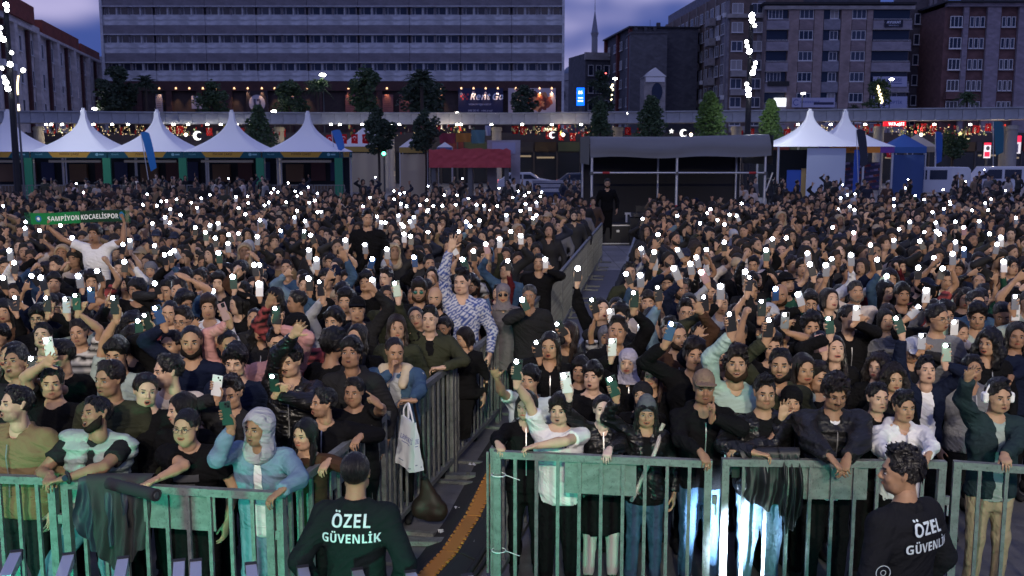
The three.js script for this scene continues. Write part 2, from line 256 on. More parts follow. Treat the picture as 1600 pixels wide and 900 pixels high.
// right-hand street: four blocks of different depth
{
  const beige = wallMat(0.4, 0.36, 0.36), redW = wallMat(0.2, 0.05, 0.045), dark = wallMat(0.12, 0.12, 0.14), cream = wallMat(0.42, 0.39, 0.38);
  { const D = 182, a = at(915, 100, D), b = at(958, 100, D), top = at(915, 83, D).y, w = b.x - a.x; const g = thing('corner_house', 'cream topped house with dark windows below the minaret', 'building', [a.x, 0, -D], 0.25);
    part('wall', boxAt(w, top, 10, w / 2, top / 2, -5.1), dark, g); part('cornice', boxAt(w + 0.3, 1.3, 0.6, w / 2, top - 0.5, 0), cream, g); for (let f = 0; f < 3; f++) for (let i = 0; i < 3; i++) addWindow(g, w * (0.2 + 0.3 * i), top - 3 - f * 3.1, 0.04, 1.0, 1.9, { mull: 1 }); }
  { const { g, L, top } = receding('red_trimmed_house', 'narrow house with red corner strips and blank dark side wall', 946, 186, 986, 166, 64, 5, { wall: dark });
    for (const x of [0.5, L * 0.52, L - 0.6]) part('corner_strip', boxAt(1.0, top, 0.5, x, top / 2, 0.15), redW, g);
    for (let f = 0; f < 5; f++) for (let i = 0; i < 4; i++) { addWindow(g, L * (0.14 + 0.24 * i), top - 2.2 - f * 3.2, 0.04, 1.7, 1.5, { mull: 2, pane: h3(f, i, 9) > 0.6 ? paneCurtain : paneDark }); }
    part('eave', boxAt(L + 0.6, 0.25, 12, L / 2, top + 0.1, -5.4), M.blackMetal, g); for (const [x, s] of [[2, 1.1], [9, 0.8], [14, 1.4]]) part('chimney', boxAt(0.6, s, 0.6, x, top + s / 2 + 0.2, -6), dark, g); }
  { const D = 164, a = at(985, 100, D), b = at(1042, 100, D), top = at(1000, 52, D).y, w = b.x - a.x; const g = thing('blank_wall_house', 'windowless slate coloured gable wall beside the apartment row', 'building', [a.x, 0, -D]);
    part('wall', boxAt(w, top, 9, w / 2, top / 2, -4.6), wallMat(0.16, 0.16, 0.18), g); part('parapet', boxAt(w + 0.2, 0.3, 9.3, w / 2, top + 0.1, -4.6), dark, g); for (const x of [1, 2.6, 4.1]) part('chimney', boxAt(0.5, 0.9, 0.5, x, top + 0.7, -2), dark, g);
    part('antenna', rod([3.2, top, -1], [3.2, top + 2.2, -1], 0.03, 5), M.darkSteel, g); }
  { const D = 150, a = at(1007, 130, D), b = at(1040, 130, D), top = at(1020, 118, D).y, w = b.x - a.x; const g = thing('arched_shop', 'small white gabled shop front with an arched window', 'building', [a.x, 0, -D]);
    part('wall', boxAt(w, top, 5, w / 2, top / 2, -2.55), cream, g); part('gable', new THREE.CylinderGeometry(w * 0.62, w * 0.62, 5, 3, 1).rotateX(Math.PI / 2).rotateZ(Math.PI).scale(1, 0.45, 1).translate(w / 2, top + 0.3, -2.4), M.white, g);
    part('arch_window', new THREE.CylinderGeometry(0.8, 0.8, 0.1, 18).rotateX(Math.PI / 2).scale(1, 1.7, 1), paneDark, g, [w * 0.6, top - 2.4, 0.03]); part('shop_sign_board', boxAt(w * 0.9, 0.7, 0.15, w / 2, top - 0.6, 0.1), M.white, g); }
  { // long row of flats that recedes
    const brick = wallMat(0.22, 0.16, 0.14);
    const { g, L, top } = receding('apartment_row', 'long brown row of flats with paired windows receding from the corner block', 1036, 196, 1137, 152, 40, 7, { wall: brick });
    part('attic', boxAt(L, 2.4, 9, L / 2, top + 0.6, -5.2), wallMat(0.24, 0.24, 0.3), g); part('roof_hut', boxAt(9, 2.2, 5, L * 0.5, top + 2.6, -5), dark, g); for (let i = 0; i < 3; i++) addWindow(g, L * 0.44 + i * 2.2, top + 2.8, -2.42, 1.4, 1.2, { mull: 2, pane: paneCurtain });
    part('chimney', boxAt(0.8, 1.6, 0.8, L * 0.62, top + 2.4, -3), M.blackMetal, g);
    for (let i = 0; i < 8; i++) part('downpipe', rod([2 + i * (L - 4) / 7, 0, 0.1], [2 + i * (L - 4) / 7, top, 0.1], 0.1, 6), cream, g);
    for (let f = 0; f < 7; f++) for (let i = 0; i < 13; i++) {
      const x = 2.2 + i * (L - 4.4) / 12.4, y = top - 2.4 - f * 3.05, r = h3(f, i, 17);
      addWindow(g, x, y, 0.05, 1.9, 1.7, { mull: 2, pane: r > 0.62 ? paneCurtain : paneDark });
      if (i % 3 === 1) { const b = part('balcony', boxAt(2.6, 1.0, 1.1, x + 1.3, y - 1.4, 0.6), f % 2 ? cream : beige, g); part('slab', boxAt(2.8, 0.14, 1.2, x + 1.3, y - 1.98, 0.62), cream, b); }
      if (r > 0.8) part('air_conditioner', boxAt(0.9, 0.65, 0.4, x + 1.6, y - 1.2, 0.3), M.white, g);
    }
  }
  { // corner block D: facade square to the viewer
    const D = 150, a = at(1196, 60, D), b = at(1422, 60, D), W = b.x - a.x, top = at(1300, 8, D).y, fh = 3.02;
    const g = thing('corner_apartment_block', 'pink-beige corner apartment block with balconies and shop signs', 'building', [a.x, 0, -D]);
    part('wall', boxAt(W, top, 14, W / 2, top / 2, -7.35), wallMat(0.35, 0.28, 0.28), g); part('roof_edge', boxAt(W + 1, 0.35, 15.2, W / 2, top + 0.2, -7), M.blackMetal, g); part('cornice', boxAt(W + 0.7, 0.5, 1, W / 2, top - 0.4, 0), cream, g);
    part('attic', boxAt(W * 0.8, 2.6, 8, W * 0.45, top + 1.6, -8), dark, g);
    const P = (px) => at(px, 60, D).x - a.x;
    const cols = [[1198, 1230, 'bay'], [1248, 1270, 'w'], [1286, 1312, 'log'], [1330, 1352, 'w'], [1363, 1421, 'bal']];
    for (const [p, q] of [[1231, 1247], [1271, 1285], [1313, 1329], [1353, 1362]]) part('pier', boxAt(P(q) - P(p), top - 0.7, 0.36, (P(p) + P(q)) / 2, (top - 0.7) / 2, 0), wallMat(0.4, 0.31, 0.3), g);
    for (let f = 0; f < 6; f++) {
      const y = at(1300, 22, D).y - f * fh;
      for (const [p, q, kind] of cols) {
        const x = (P(p) + P(q)) / 2, w = P(q) - P(p), r = h3(f, p, 4);
        if (kind === 'w') { addWindow(g, x, y, 0.02, w, 1.35, { mull: 3, pane: r > 0.5 ? paneMid : paneDark }); part('spandrel', boxAt(w, fh - 1.5, 0.26, x, y - fh / 2, 0), wallMat(0.33, 0.26, 0.27), g); }
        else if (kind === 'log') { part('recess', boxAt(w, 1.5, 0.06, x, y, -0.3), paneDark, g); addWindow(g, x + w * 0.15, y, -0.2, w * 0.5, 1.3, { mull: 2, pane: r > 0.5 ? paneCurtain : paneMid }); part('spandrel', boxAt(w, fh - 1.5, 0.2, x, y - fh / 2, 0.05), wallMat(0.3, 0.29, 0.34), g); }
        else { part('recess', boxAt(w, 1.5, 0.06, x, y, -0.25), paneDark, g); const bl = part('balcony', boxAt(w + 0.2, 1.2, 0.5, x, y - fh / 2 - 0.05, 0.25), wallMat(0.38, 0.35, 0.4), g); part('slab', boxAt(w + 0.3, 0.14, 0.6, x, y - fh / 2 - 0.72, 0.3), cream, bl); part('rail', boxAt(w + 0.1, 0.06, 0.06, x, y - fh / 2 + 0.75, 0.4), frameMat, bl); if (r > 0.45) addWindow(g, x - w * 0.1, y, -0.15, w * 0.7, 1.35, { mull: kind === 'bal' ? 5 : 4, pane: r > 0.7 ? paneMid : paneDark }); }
      }
    }
    const sg = (pa, pb, qa, qb, tex, nm = 'shop_sign_board') => { const A = at(pa, qa, D), B = at(pb, qb, D); return part(nm, plainBox(B.x - A.x, A.y - B.y, 0.14), new THREE.MeshStandardMaterial({ map: tex, roughness: 0.5 }), g, [(A.x + B.x) / 2 - a.x, (A.y + B.y) / 2, 0.6]); };
    sg(1380, 1408, 31, 43, canvas(256, 110, (c, w, h) => { c.fillStyle = '#10142c'; c.fillRect(0, 0, w, h); c.fillStyle = '#dfe4f4'; c.font = 'bold 52px sans-serif'; c.textAlign = 'center'; c.fillText('AVUKAT', 128, 60); c.font = '22px sans-serif'; c.fillText('Hukuk Bürosu', 128, 94); }));
    sg(1236, 1302, 153, 168, canvas(512, 112, (c, w, h) => { c.fillStyle = '#a9aac6'; c.fillRect(0, 0, w, h); c.strokeStyle = '#35458f'; c.lineWidth = 9; c.beginPath(); c.arc(48, 56, 32, 0.6, 5.6); c.stroke(); c.fillStyle = '#55619c'; c.font = 'bold 40px sans-serif'; c.fillText('CAMBRİDGE', 96, 64); c.fillStyle = '#2b2f4e'; c.fillRect(258, 52, 240, 30); }));
    sg(1362, 1414, 120, 136, canvas(512, 160, (c, w, h) => { c.fillStyle = '#a4a7c2'; c.fillRect(0, 0, w, h); c.fillStyle = '#3a4a86'; c.font = 'bold 60px sans-serif'; c.fillText('DİŞ', 60, 80); c.fillText('KLİNİĞİ', 200, 80); c.fillRect(60, 104, 380, 12); }));
    sg(1362, 1414, 151, 170, canvas(512, 180, (c, w, h) => { c.fillStyle = '#9da2c0'; c.fillRect(0, 0, w, h); c.fillStyle = '#4b5990'; c.font = 'bold 64px sans-serif'; c.fillText('OPTİK', 250, 110); }));
    const lit = at(1217, 160, D), lw = part('lit_sign_panel', boxAt(20 / 11.1, 14 / 11.1, 0.15, lit.x - a.x, lit.y, 0.6), glow(0.92, 0.95, 1, 1.5), g); part('frame', boxAt(2.0, 0.08, 0.2, lit.x - a.x, lit.y + 0.7, 0.6), M.blackMetal, lw);
    part('sign_board', boxAt(3.2, 0.7, 0.2, P(1217), at(1217, 131, D).y, 0.6), M.blackMetal, g);
    // rounded left corner of the block, towards the apartment row
    const g2 = thing('rounded_corner_house', 'rounded corner of flats with bright windows behind the tall lamp mast', 'building', [at(1137, 60, D + 2).x, 0, -D - 2]);
    const R = (P(1196) - (at(1137, 60, D).x - a.x)); part('wall', boxAt(R, top + 1, 9, R / 2, (top + 1) / 2, -4.8), wallMat(0.3, 0.28, 0.31), g2); part('cornice', boxAt(R + 0.3, 0.6, 0.8, R / 2, at(1150, 22, D).y, 0), cream, g2);
    for (let f = 0; f < 7; f++) for (let i = 0; i < 2; i++) { const y = at(1150, 10, D).y - f * 2.75; addWindow(g2, R * (0.25 + 0.52 * i), y, 0.02, 1.7, 1.5, { mull: 2, pane: h3(f, i, 6) > 0.35 && f < 4 ? paneCurtain : paneMid }); if (i === 0 && f > 2) part('balcony', boxAt(2.3, 0.9, 0.8, R * 0.3, y - 1.3, 0.4), cream, g2); }
  }
  { // dark recess and block E
    const D = 158, a = at(1424, 60, D), b = at(1478, 60, D), W = b.x - a.x, top = at(1450, -12, D).y;
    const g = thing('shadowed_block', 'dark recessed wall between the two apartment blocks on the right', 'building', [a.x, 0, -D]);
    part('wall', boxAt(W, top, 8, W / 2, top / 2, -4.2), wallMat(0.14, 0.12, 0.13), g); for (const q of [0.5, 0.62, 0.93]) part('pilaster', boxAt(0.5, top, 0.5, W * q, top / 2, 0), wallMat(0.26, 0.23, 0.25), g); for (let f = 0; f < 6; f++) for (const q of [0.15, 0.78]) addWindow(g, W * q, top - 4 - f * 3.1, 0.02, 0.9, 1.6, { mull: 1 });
    const D2 = 149, c = at(1476, 60, D2), d = at(1640, 60, D2), W2 = d.x - c.x, t2 = at(1550, 10, D2).y;
    const e = thing('red_brick_block', 'purple-grey block with red brick bays and white framed windows at right edge', 'building', [c.x, 0, -D2]);
    const P = (px) => at(px, 60, D2).x - c.x, rb = wallMat(0.21, 0.11, 0.105), pl = wallMat(0.36, 0.31, 0.36);
    part('wall', boxAt(W2, t2, 12, W2 / 2, t2 / 2, -6.35), rb, e); part('parapet', boxAt(W2, 0.5, 1, W2 / 2, t2 + 0.2, 0), pl, e); part('roof_edge', boxAt(W2 + 1, 0.25, 14, W2 / 2, t2 + 0.6, -6), M.blackMetal, e); part('attic', boxAt(W2 * 0.6, 3, 8, W2 * 0.75, t2 + 2, -7), wallMat(0.2, 0.2, 0.25), e);
    for (const [p, q] of [[1503, 1511], [1540, 1561], [1589, 1640]]) part('pier', boxAt(P(q) - P(p), t2, 0.5, (P(p) + P(q)) / 2, t2 / 2, 0), pl, e);
    for (let f = 0; f < 5; f++) { const y = at(1500, 34, D2).y - f * 3.05; addWindow(e, (P(1483) + P(1502)) / 2, y, 0.1, P(1502) - P(1483), 1.6, { mull: 3, pane: paneDark, frame: M.white });
      for (const [p, q] of [[1513, 1539], [1563, 1587]]) for (let i = 0; i < 3; i++) addWindow(e, P(p) + (P(q) - P(p)) * (0.18 + 0.32 * i), y, -0.1, (P(q) - P(p)) * 0.26, 1.5, { mull: 1, pane: h3(f, i, p) > 0.4 ? paneMid : paneDark });
      if (f > 2) part('balcony', boxAt(2.4, 1, 0.9, P(1492), y - 1.5, 0.5), rb, e); }
  }
}
// ---------------------------------------------------------------- long canopy across the plaza
{
  const pts = [[-60, 174, 84], [300, 177, 86], [800, 178, 88], [1250, 173, 85], [1680, 168, 82]];
  const fas = wallMat(0.46, 0.48, 0.53), under = std(0.2, 0.2, 0.22, 0.8), colM = wallMat(0.5, 0.47, 0.43);
  const g = thing('plaza_canopy', 'long flat canopy with pale fascia panels crossing behind the tents', 'canopy', [0, 0, 0]);
  for (let i = 0; i < 4; i++) {
    const a = at(...pts[i]), b = at(...pts[i + 1]), L = Math.hypot(b.x - a.x, b.z - a.z), n = Math.round(L / 1.1), dy = b.y - a.y, turn = Math.atan2(-(b.z - a.z), b.x - a.x);
    for (let k = 0; k < n; k++) { const t = (k + 0.5) / n; part('fascia_panel', box(L / n - 0.03, 0.9, 0.14), fas, g, [a.x + (b.x - a.x) * t, a.y + dy * t - 0.45, a.z + (b.z - a.z) * t], [0, turn, 0]); }
    const m = [(a.x + b.x) / 2, (a.y + b.y) / 2, (a.z + b.z) / 2];
    part('roof_slab', box(L + 0.3, 0.6, 6.4), under, g, [m[0], m[1] - 0.52, m[2] - 3.3], [0, turn, Math.asin(dy / L)]);
    part('coping', box(L, 0.1, 0.4), fas, g, [m[0], m[1] + 0.06, m[2]], [0, turn, Math.asin(dy / L)]);
  }
  for (const [px, d] of [[62, 87], [256, 87], [437, 89], [609, 88], [776, 89], [965, 89], [1150, 87], [1372, 86], [1580, 83], [1570, 86]]) {
    const p = at(px, 230, d), h = 5.3; const c = part('column', cyl(0.42, 0.46, h, 18), colM, g, [p.x, h / 2, p.z]); part('collar', cyl(0.5, 0.5, 0.25, 18), colM, c, [0, h / 2 - 0.2, 0]);
  }
  const dl = glow(1, 0.92, 0.78, 26);
  for (const px of [72, 80, 97, 146, 175, 200, 251, 271, 294, 324, 345, 370, 391, 517, 531, 566, 577, 610, 624, 714, 720, 768, 816, 862, 908, 1247, 1298, 1352, 1404, 1460, 1516]) { const p = at(px, 194, 85.5); const l = part('ceiling_lamp', cyl(0.09, 0.12, 0.14, 10), dl, g, [p.x, p.y - 0.02, p.z]); part('trim', cyl(0.16, 0.16, 0.05, 10), M.blackMetal, l, [0, 0.1, 0]); }
  for (const px of [110, 290, 480, 700, 880, 1080, 1290, 1440, 1560]) { const p = at(px, 200, 87); const s = new THREE.PointLight(col(1, 0.8, 0.55), 14, 0, 2); s.position.set(p.x, 4.6, p.z); s.shadow.radius = 4; g.add(s); const b = part('lamp_globe', new THREE.SphereGeometry(0.14, 12, 8), glow(1, 0.82, 0.6, 9), g, [p.x, 4.6, p.z]); part('stem', cyl(0.02, 0.02, 0.5, 6), M.blackMetal, b, [0, 0.3, 0]); }
}
// ---------------------------------------------------------------- shops under the canopy
{
  const D = 97, g = thing('shop_arcade', 'dark glazed shop fronts under the canopy with small lit signs', 'shop front', [0, 0, -D]);
  const fr = std(0.06, 0.055, 0.06, 0.6), gl = std(0.03, 0.035, 0.045, 0.1), warm = glow(1, 0.72, 0.4, 0.25, 0.15);
  part('wall', boxAt(140, 4.9, 0.3, 0, 2.5, -0.4), std(0.06, 0.05, 0.055, 0.7), g);
  for (let i = 0; i < 56; i++) { const x = -62 + i * 2.25; const r = h3(i, 3, 8); part('shop_pane', box(2.05, 2.9, 0.06), gl, g, [x, 1.6, 0]); part('mullion', box(0.16, 3.2, 0.16), fr, g, [x + 1.12, 1.6, 0.03]); if (r > 0.55) part('window_display_light', box(1.7, 0.16, 0.05), warm, g, [x, 2.2 + r * 0.6, 0.07]); part('signboard', box(2.1, 0.9, 0.12), pick([fr, std(0.2, 0.03, 0.03, 0.6), std(0.1, 0.12, 0.06, 0.7), fr, std(0.09, 0.06, 0.03, 0.7)]), g, [x, 3.6, 0.05]); }
}
function litSign(name, label, px0, px1, py0, py1, D, tex, e, frame = M.blackMetal) {
  const a = at(px0, py0, D), b = at(px1, py1, D), w = b.x - a.x, h = a.y - b.y;
  const g = thing(name, label, 'sign', [(a.x + b.x) / 2, b.y, -D]);
  part('casing', boxAt(w + 0.12, h + 0.12, 0.2, 0, h / 2, -0.11), frame, g);
  part('sign_face', plainBox(w, h, 0.03), new THREE.MeshStandardMaterial({ color: 0x111111, emissiveMap: tex, emissive: 0xffffff, emissiveIntensity: e, map: tex, roughness: 0.4 }), g, [0, h / 2, 0.02]);
  return { g, w, h };
}
litSign('cafe_sign', 'glowing cream letter sign of a coffee shop under the canopy', 848, 873, 199, 205, 96, canvas(256, 64, (c, w, h) => { c.fillStyle = '#181008'; c.fillRect(0, 0, w, h); c.fillStyle = '#fff0c8'; c.font = 'bold 50px sans-serif'; c.fillText('STARBUC', 6, 51); }), 3);
litSign('red_shop_sign', 'red lit shop sign with white characters behind right tents', 1380, 1415, 190, 197, 94, canvas(256, 64, (c, w, h) => { c.fillStyle = '#e01020'; c.fillRect(0, 0, w, h); c.fillStyle = '#ffffff'; c.font = 'bold 56px sans-serif'; c.fillText('W3', 60, 52); c.fillText('JII', 178, 52); }), 2.4);
{ const { g } = litSign('blue_totem_sign', 'bright blue vertical totem sign with white characters right of the tower', 901, 913, 137, 165, 120, canvas(128, 256, (c, w, h) => { c.fillStyle = '#0d62ff'; c.fillRect(0, 0, w, h); c.fillStyle = '#eaf4ff'; c.font = 'bold 66px sans-serif'; c.fillText('86', 26, 92); c.fillRect(26, 140, 78, 12); c.fillRect(22, 178, 84, 22); }), 2.6); part('post', box(0.3, g.position.y, 0.3), M.darkSteel, g, [0, -g.position.y / 2, -0.1]); }
{ const s = litSign('red_screen', 'tall pinkish red lit screen at the right edge behind vans', 1538, 1547, 223, 247, 90, canvas(64, 128, (c, w, h) => { c.fillStyle = '#d8d2dc'; c.fillRect(0, 0, w, h); c.fillStyle = '#ff2a48'; c.fillRect(0, 0, w, 20); c.fillStyle = '#38343c'; c.beginPath(); c.arc(36, 46, 18, 0, 7); c.fill(); c.fillStyle = '#ff2848'; c.fillRect(6, 76, 50, 40); }), 1.6); part('post', box(0.2, s.g.position.y, 0.2), M.darkSteel, s.g, [0, -s.g.position.y / 2, -0.1]); }
for (const [i, [a, b]] of [[1562, 1576], [1582, 1594]].entries()) { const s = litSign('red_kiosk_panel', ['red and white lit kiosk panel left of a column at right edge', 'red and white lit kiosk panel right of a column at right edge'][i], a, b, 212, 240, 90, canvas(64, 128, (c, w, h) => { c.fillStyle = '#c9c2cc'; c.fillRect(0, 0, w, h); c.fillStyle = '#ff2f55'; c.fillRect(0, 0, w, 46); c.fillStyle = '#3a3550'; c.fillRect(14, 60, 32, 60); }), 1.5); part('post', box(0.2, s.g.position.y, 0.2), M.darkSteel, s.g, [0, -s.g.position.y / 2, -0.1]); }
// ---------------------------------------------------------------- flags and lights hung under the canopy
const flagTex = canvas(192, 128, (c, w, h) => { c.fillStyle = '#d5121e'; c.fillRect(0, 0, w, h); c.fillStyle = '#f4eeee'; c.beginPath(); c.arc(74, 64, 32, 0, 7); c.fill(); c.fillStyle = '#d5121e'; c.beginPath(); c.arc(82, 64, 26, 0, 7); c.fill(); c.fillStyle = '#f4eeee'; c.beginPath(); for (let i = 0; i < 10; i++) { const r = i % 2 ? 6 : 15, an = i * Math.PI / 5 + Math.PI; c.lineTo(116 + r * Math.cos(an), 64 + r * Math.sin(an)); } c.fill(); });
const flagMat = new THREE.MeshPhysicalMaterial({ map: flagTex, roughness: 0.9, transmission: 0.35, thickness: 0, side: THREE.DoubleSide });
function clothGeo(w, h, wave, sx = 10, sy = 6, seed = 0) { const g = new THREE.PlaneGeometry(w, h, sx, sy), p = g.attributes.position; for (let i = 0; i < p.count; i++) { const x = p.getX(i), y = p.getY(i), f = (h / 2 - y) / h; p.setZ(i, wave * (0.3 + f) * Math.sin(x / w * 9 + seed + y * 2)); p.setX(i, x * (1 - 0.08 * f)); } g.computeVertexNormals(); return g; }
const where = (px) => px < 60 ? 'at the far left' : px < 300 ? 'between the left tents' : px < 430 ? 'right of the third left tent' : px < 540 ? 'beside the blue feather flag' : px < 700 ? 'over the cream tent' : px < 900 ? 'above the red box' : px < 1000 ? 'left of the mixing tent' : px < 1200 ? 'above the mixing tent' : px < 1330 ? 'behind the right tents' : px < 1450 ? 'right of the right tents' : 'near the right edge';
{
  const fl = [[263, 203], [281, 203], [327, 206], [380, 206], [432, 207], [441, 208], [515, 218, 1], [537, 217, 1], [554, 217, 1], [571, 217, 1], [805, 203], [818, 204], [858, 211], [877, 213], [895, 214], [914, 211], [964, 207], [981, 205], [1000, 206], [1156, 210], [1174, 207], [1230, 208], [1250, 207], [1308, 205], [1353, 203], [1370, 200], [1443, 199], [1459, 202], [1525, 202], [1544, 199], [1570, 203], [1390, 239, 1]];
  const counts = {};
  fl.forEach(([px, py, near], i) => {
    const d = near ? 74 : 90, p = at(px, py, d), w = (near ? 10 : 11) * d / LENS, h = (near ? 15 : 12) * d / LENS, wh = where(px); counts[wh] = (counts[wh] || 0) + 1;
    const ord = ['first', 'second', 'third', 'fourth', 'fifth', 'sixth', 'seventh', 'eighth'][counts[wh] - 1];
    const g = thing('hanging_flag', `red flag with white crescent and star, ${ord} from left ${wh}`, 'flag', [p.x, p.y + h / 2, p.z], rr(-0.5, 0.5), 'red flags hung under the canopy');
    part('cloth', near ? clothGeo(h, w, 0.04, 8, 5, i).rotateZ(-Math.PI / 2).translate(0, -h / 2, 0) : clothGeo(w, h, 0.06, 8, 5, i).translate(0, -h / 2, 0), flagMat, g); part('cord', rod([0, 0, 0], [0, 0.25, 0], 0.015, 5), M.rubber, g);
  });
}
for (const [px, py, s, kind] of [[309, 212, 7, 'moon'], [863, 211, 5, 'moon'], [866, 206, 0, ''], [1068, 208, 6, 'moon'], [1049, 205, 4, 'star'], [1500, 209, 4, 'star'], [1511, 213, 5, 'moon'], [1414, 207, 4, 'round'], [1430, 206, 4, 'round']]) {
  if (!s) continue; const d = 89, p = at(px, py, d), r = s * d / LENS;
  const g = thing('light_ornament', `${px > 1490 || kind === 'round' ? 'yellow' : 'white'} glowing ${kind} shaped ornament hung ${where(px)}${px === 863 ? ' by the coffee sign' : px === 1414 ? ', left one of two' : px === 1430 ? ', right one of two' : ''}`, 'light ornament', [p.x, p.y, p.z]);
  const sh = new THREE.Shape(); if (kind === 'moon') { sh.absarc(0, 0, r, 0.7, 5.6, false); sh.absarc(r * 0.36, 0, r * 0.68, 5.2, 1.1, true); } else if (kind === 'round') sh.absarc(0, 0, r, 0, 7); else for (let i = 0; i < 10; i++) { const q = i % 2 ? r * 0.45 : r, an = i * Math.PI / 5 + Math.PI / 2; i ? sh.lineTo(q * Math.cos(an), q * Math.sin(an)) : sh.moveTo(q * Math.cos(an), q * Math.sin(an)); }
  part('light_face', new THREE.ExtrudeGeometry(sh, { depth: 0.08, bevelEnabled: false, curveSegments: 16 }), px > 1400 ? glow(1, 0.85, 0.3, 1.2) : glow(0.95, 0.97, 1, 1.6), g); part('cord', rod([0, r, 0.04], [0, 5.1 - p.y, 0.04], 0.012, 5), M.rubber, g);
}
{ // countless little bulbs and pennants strung between the columns
  const bl = [], pn = [];
  for (let i = 0; i < 420; i++) { const seg = pick([[70, 240], [70, 240], [255, 300], [560, 760], [800, 960], [1230, 1330], [1400, 1560], [1230, 1560]]), px = rr(seg[0], seg[1]), p = at(px, rr(197, 212), rr(86, 93)); bl.push(new THREE.IcosahedronGeometry(rr(0.018, 0.035), 0).translate(p.x, p.y, p.z)); }
  const m = new THREE.Mesh(mergeGeometries(bl), glow(1, 0.72, 0.34, 2.4)); m.name = 'string_lights'; m.userData = { label: 'tiny warm string lights hanging in rows under the canopy', category: 'string lights', kind: 'stuff' }; scene.add(shade(m));
  for (let i = 0; i < 360; i++) { const seg = pick([[70, 240], [260, 440], [540, 760], [800, 960], [1230, 1370], [1390, 1590], [1390, 1590]]), p = at(rr(seg[0], seg[1]), rr(196, 210), rr(86, 94)); const s = rr(0.1, 0.2), q = new THREE.PlaneGeometry(s, s * 1.8).rotateY(rr(-1, 1)).translate(p.x, p.y, p.z), c = pick([[0.5, 0.45, 0.4], [0.45, 0.03, 0.03], [0.3, 0.28, 0.1], [0.1, 0.15, 0.1], [0.45, 0.03, 0.03]]), n = q.attributes.position.count, a = new Float32Array(n * 3); for (let k = 0; k < n; k++) a.set(c, k * 3); q.setAttribute('color', new THREE.BufferAttribute(a, 3)); pn.push(q); }
  const b = new THREE.Mesh(mergeGeometries(pn), new THREE.MeshStandardMaterial({ vertexColors: true, roughness: 0.9, side: THREE.DoubleSide })); b.name = 'pennants'; b.userData = { label: 'countless small paper pennants strung under the canopy', category: 'pennants', kind: 'stuff' }; scene.add(shade(b));
}
// ---------------------------------------------------------------- pagoda tents
const tentCloth = new THREE.MeshPhysicalMaterial({ color: col(0.9, 0.9, 0.91), roughness: 0.7, transmission: 0.15, thickness: 0, side: THREE.DoubleSide });
function pagodaRoof(w, eave, peak, waist = 0.055) {
  const n = 22, sideN = 10, pos = [], idx = [];
  for (let i = 0; i <= n; i++) { const t = i / n, r = (w / 2) * (waist + (1 - waist) * Math.pow(1 - t, 2.3)), y = eave + (peak - eave) * t;
    for (let s = 0; s < 4; s++) for (let k = 0; k < sideN; k++) { const u = k / sideN * 2 - 1, c = [[u, 1], [1, -u], [-u, -1], [-1, u]][s]; const sag = (1 - u * u) * 0.05 * Math.sin(Math.PI * t); pos.push(c[0] * r * (1 - sag), y, c[1] * r * (1 - sag)); } }
  const m = 4 * sideN; for (let i = 0; i < n; i++) for (let k = 0; k < m; k++) { const a = i * m + k, b = i * m + (k + 1) % m; idx.push(a, b, a + m, b, b + m, a + m); }
  const g = new THREE.BufferGeometry(); g.setAttribute('position', new THREE.Float32BufferAttribute(pos, 3)); g.setIndex(idx); g.computeVertexNormals(); return g;
}
const tentValance = canvas(1024, 96, (c, w, h) => { c.fillStyle = '#0c4c56'; c.fillRect(0, 0, w, h); c.fillStyle = '#b48a34'; c.beginPath(); c.moveTo(230, 0); c.lineTo(800, 0); c.lineTo(740, 86); c.lineTo(290, 86); c.fill(); c.fillStyle = '#4a3516'; c.font = 'bold 40px sans-serif'; c.textAlign = 'center'; c.fillText('PIKNİK ÇARŞI', 512, 52); c.fillStyle = '#7aa8b0'; c.font = '30px sans-serif'; c.fillText('Kocaeli', 110, 52); c.beginPath(); c.arc(880, 44, 22, 0, 7); c.fill(); c.fillRect(910, 34, 60, 20); });
const valTwo = canvas(1024, 96, (c, w, h) => { c.fillStyle = '#c57a2c'; c.fillRect(0, 0, w, h); c.fillStyle = '#6b3f8f'; c.fillRect(0, 0, 150, h); c.fillRect(w - 190, 0, 190, h); c.fillStyle = '#8f5a26'; c.font = 'bold 52px sans-serif'; c.fillText('GENÇLİK', 420, 66); });
const valMat = new THREE.MeshStandardMaterial({ map: tentValance, roughness: 0.85 }), valMat2 = new THREE.MeshStandardMaterial({ map: valTwo, roughness: 0.85 });
const greenPost = std(0.02, 0.2, 0.1, 0.7), tentDark = std(0.02, 0.025, 0.032, 0.9);
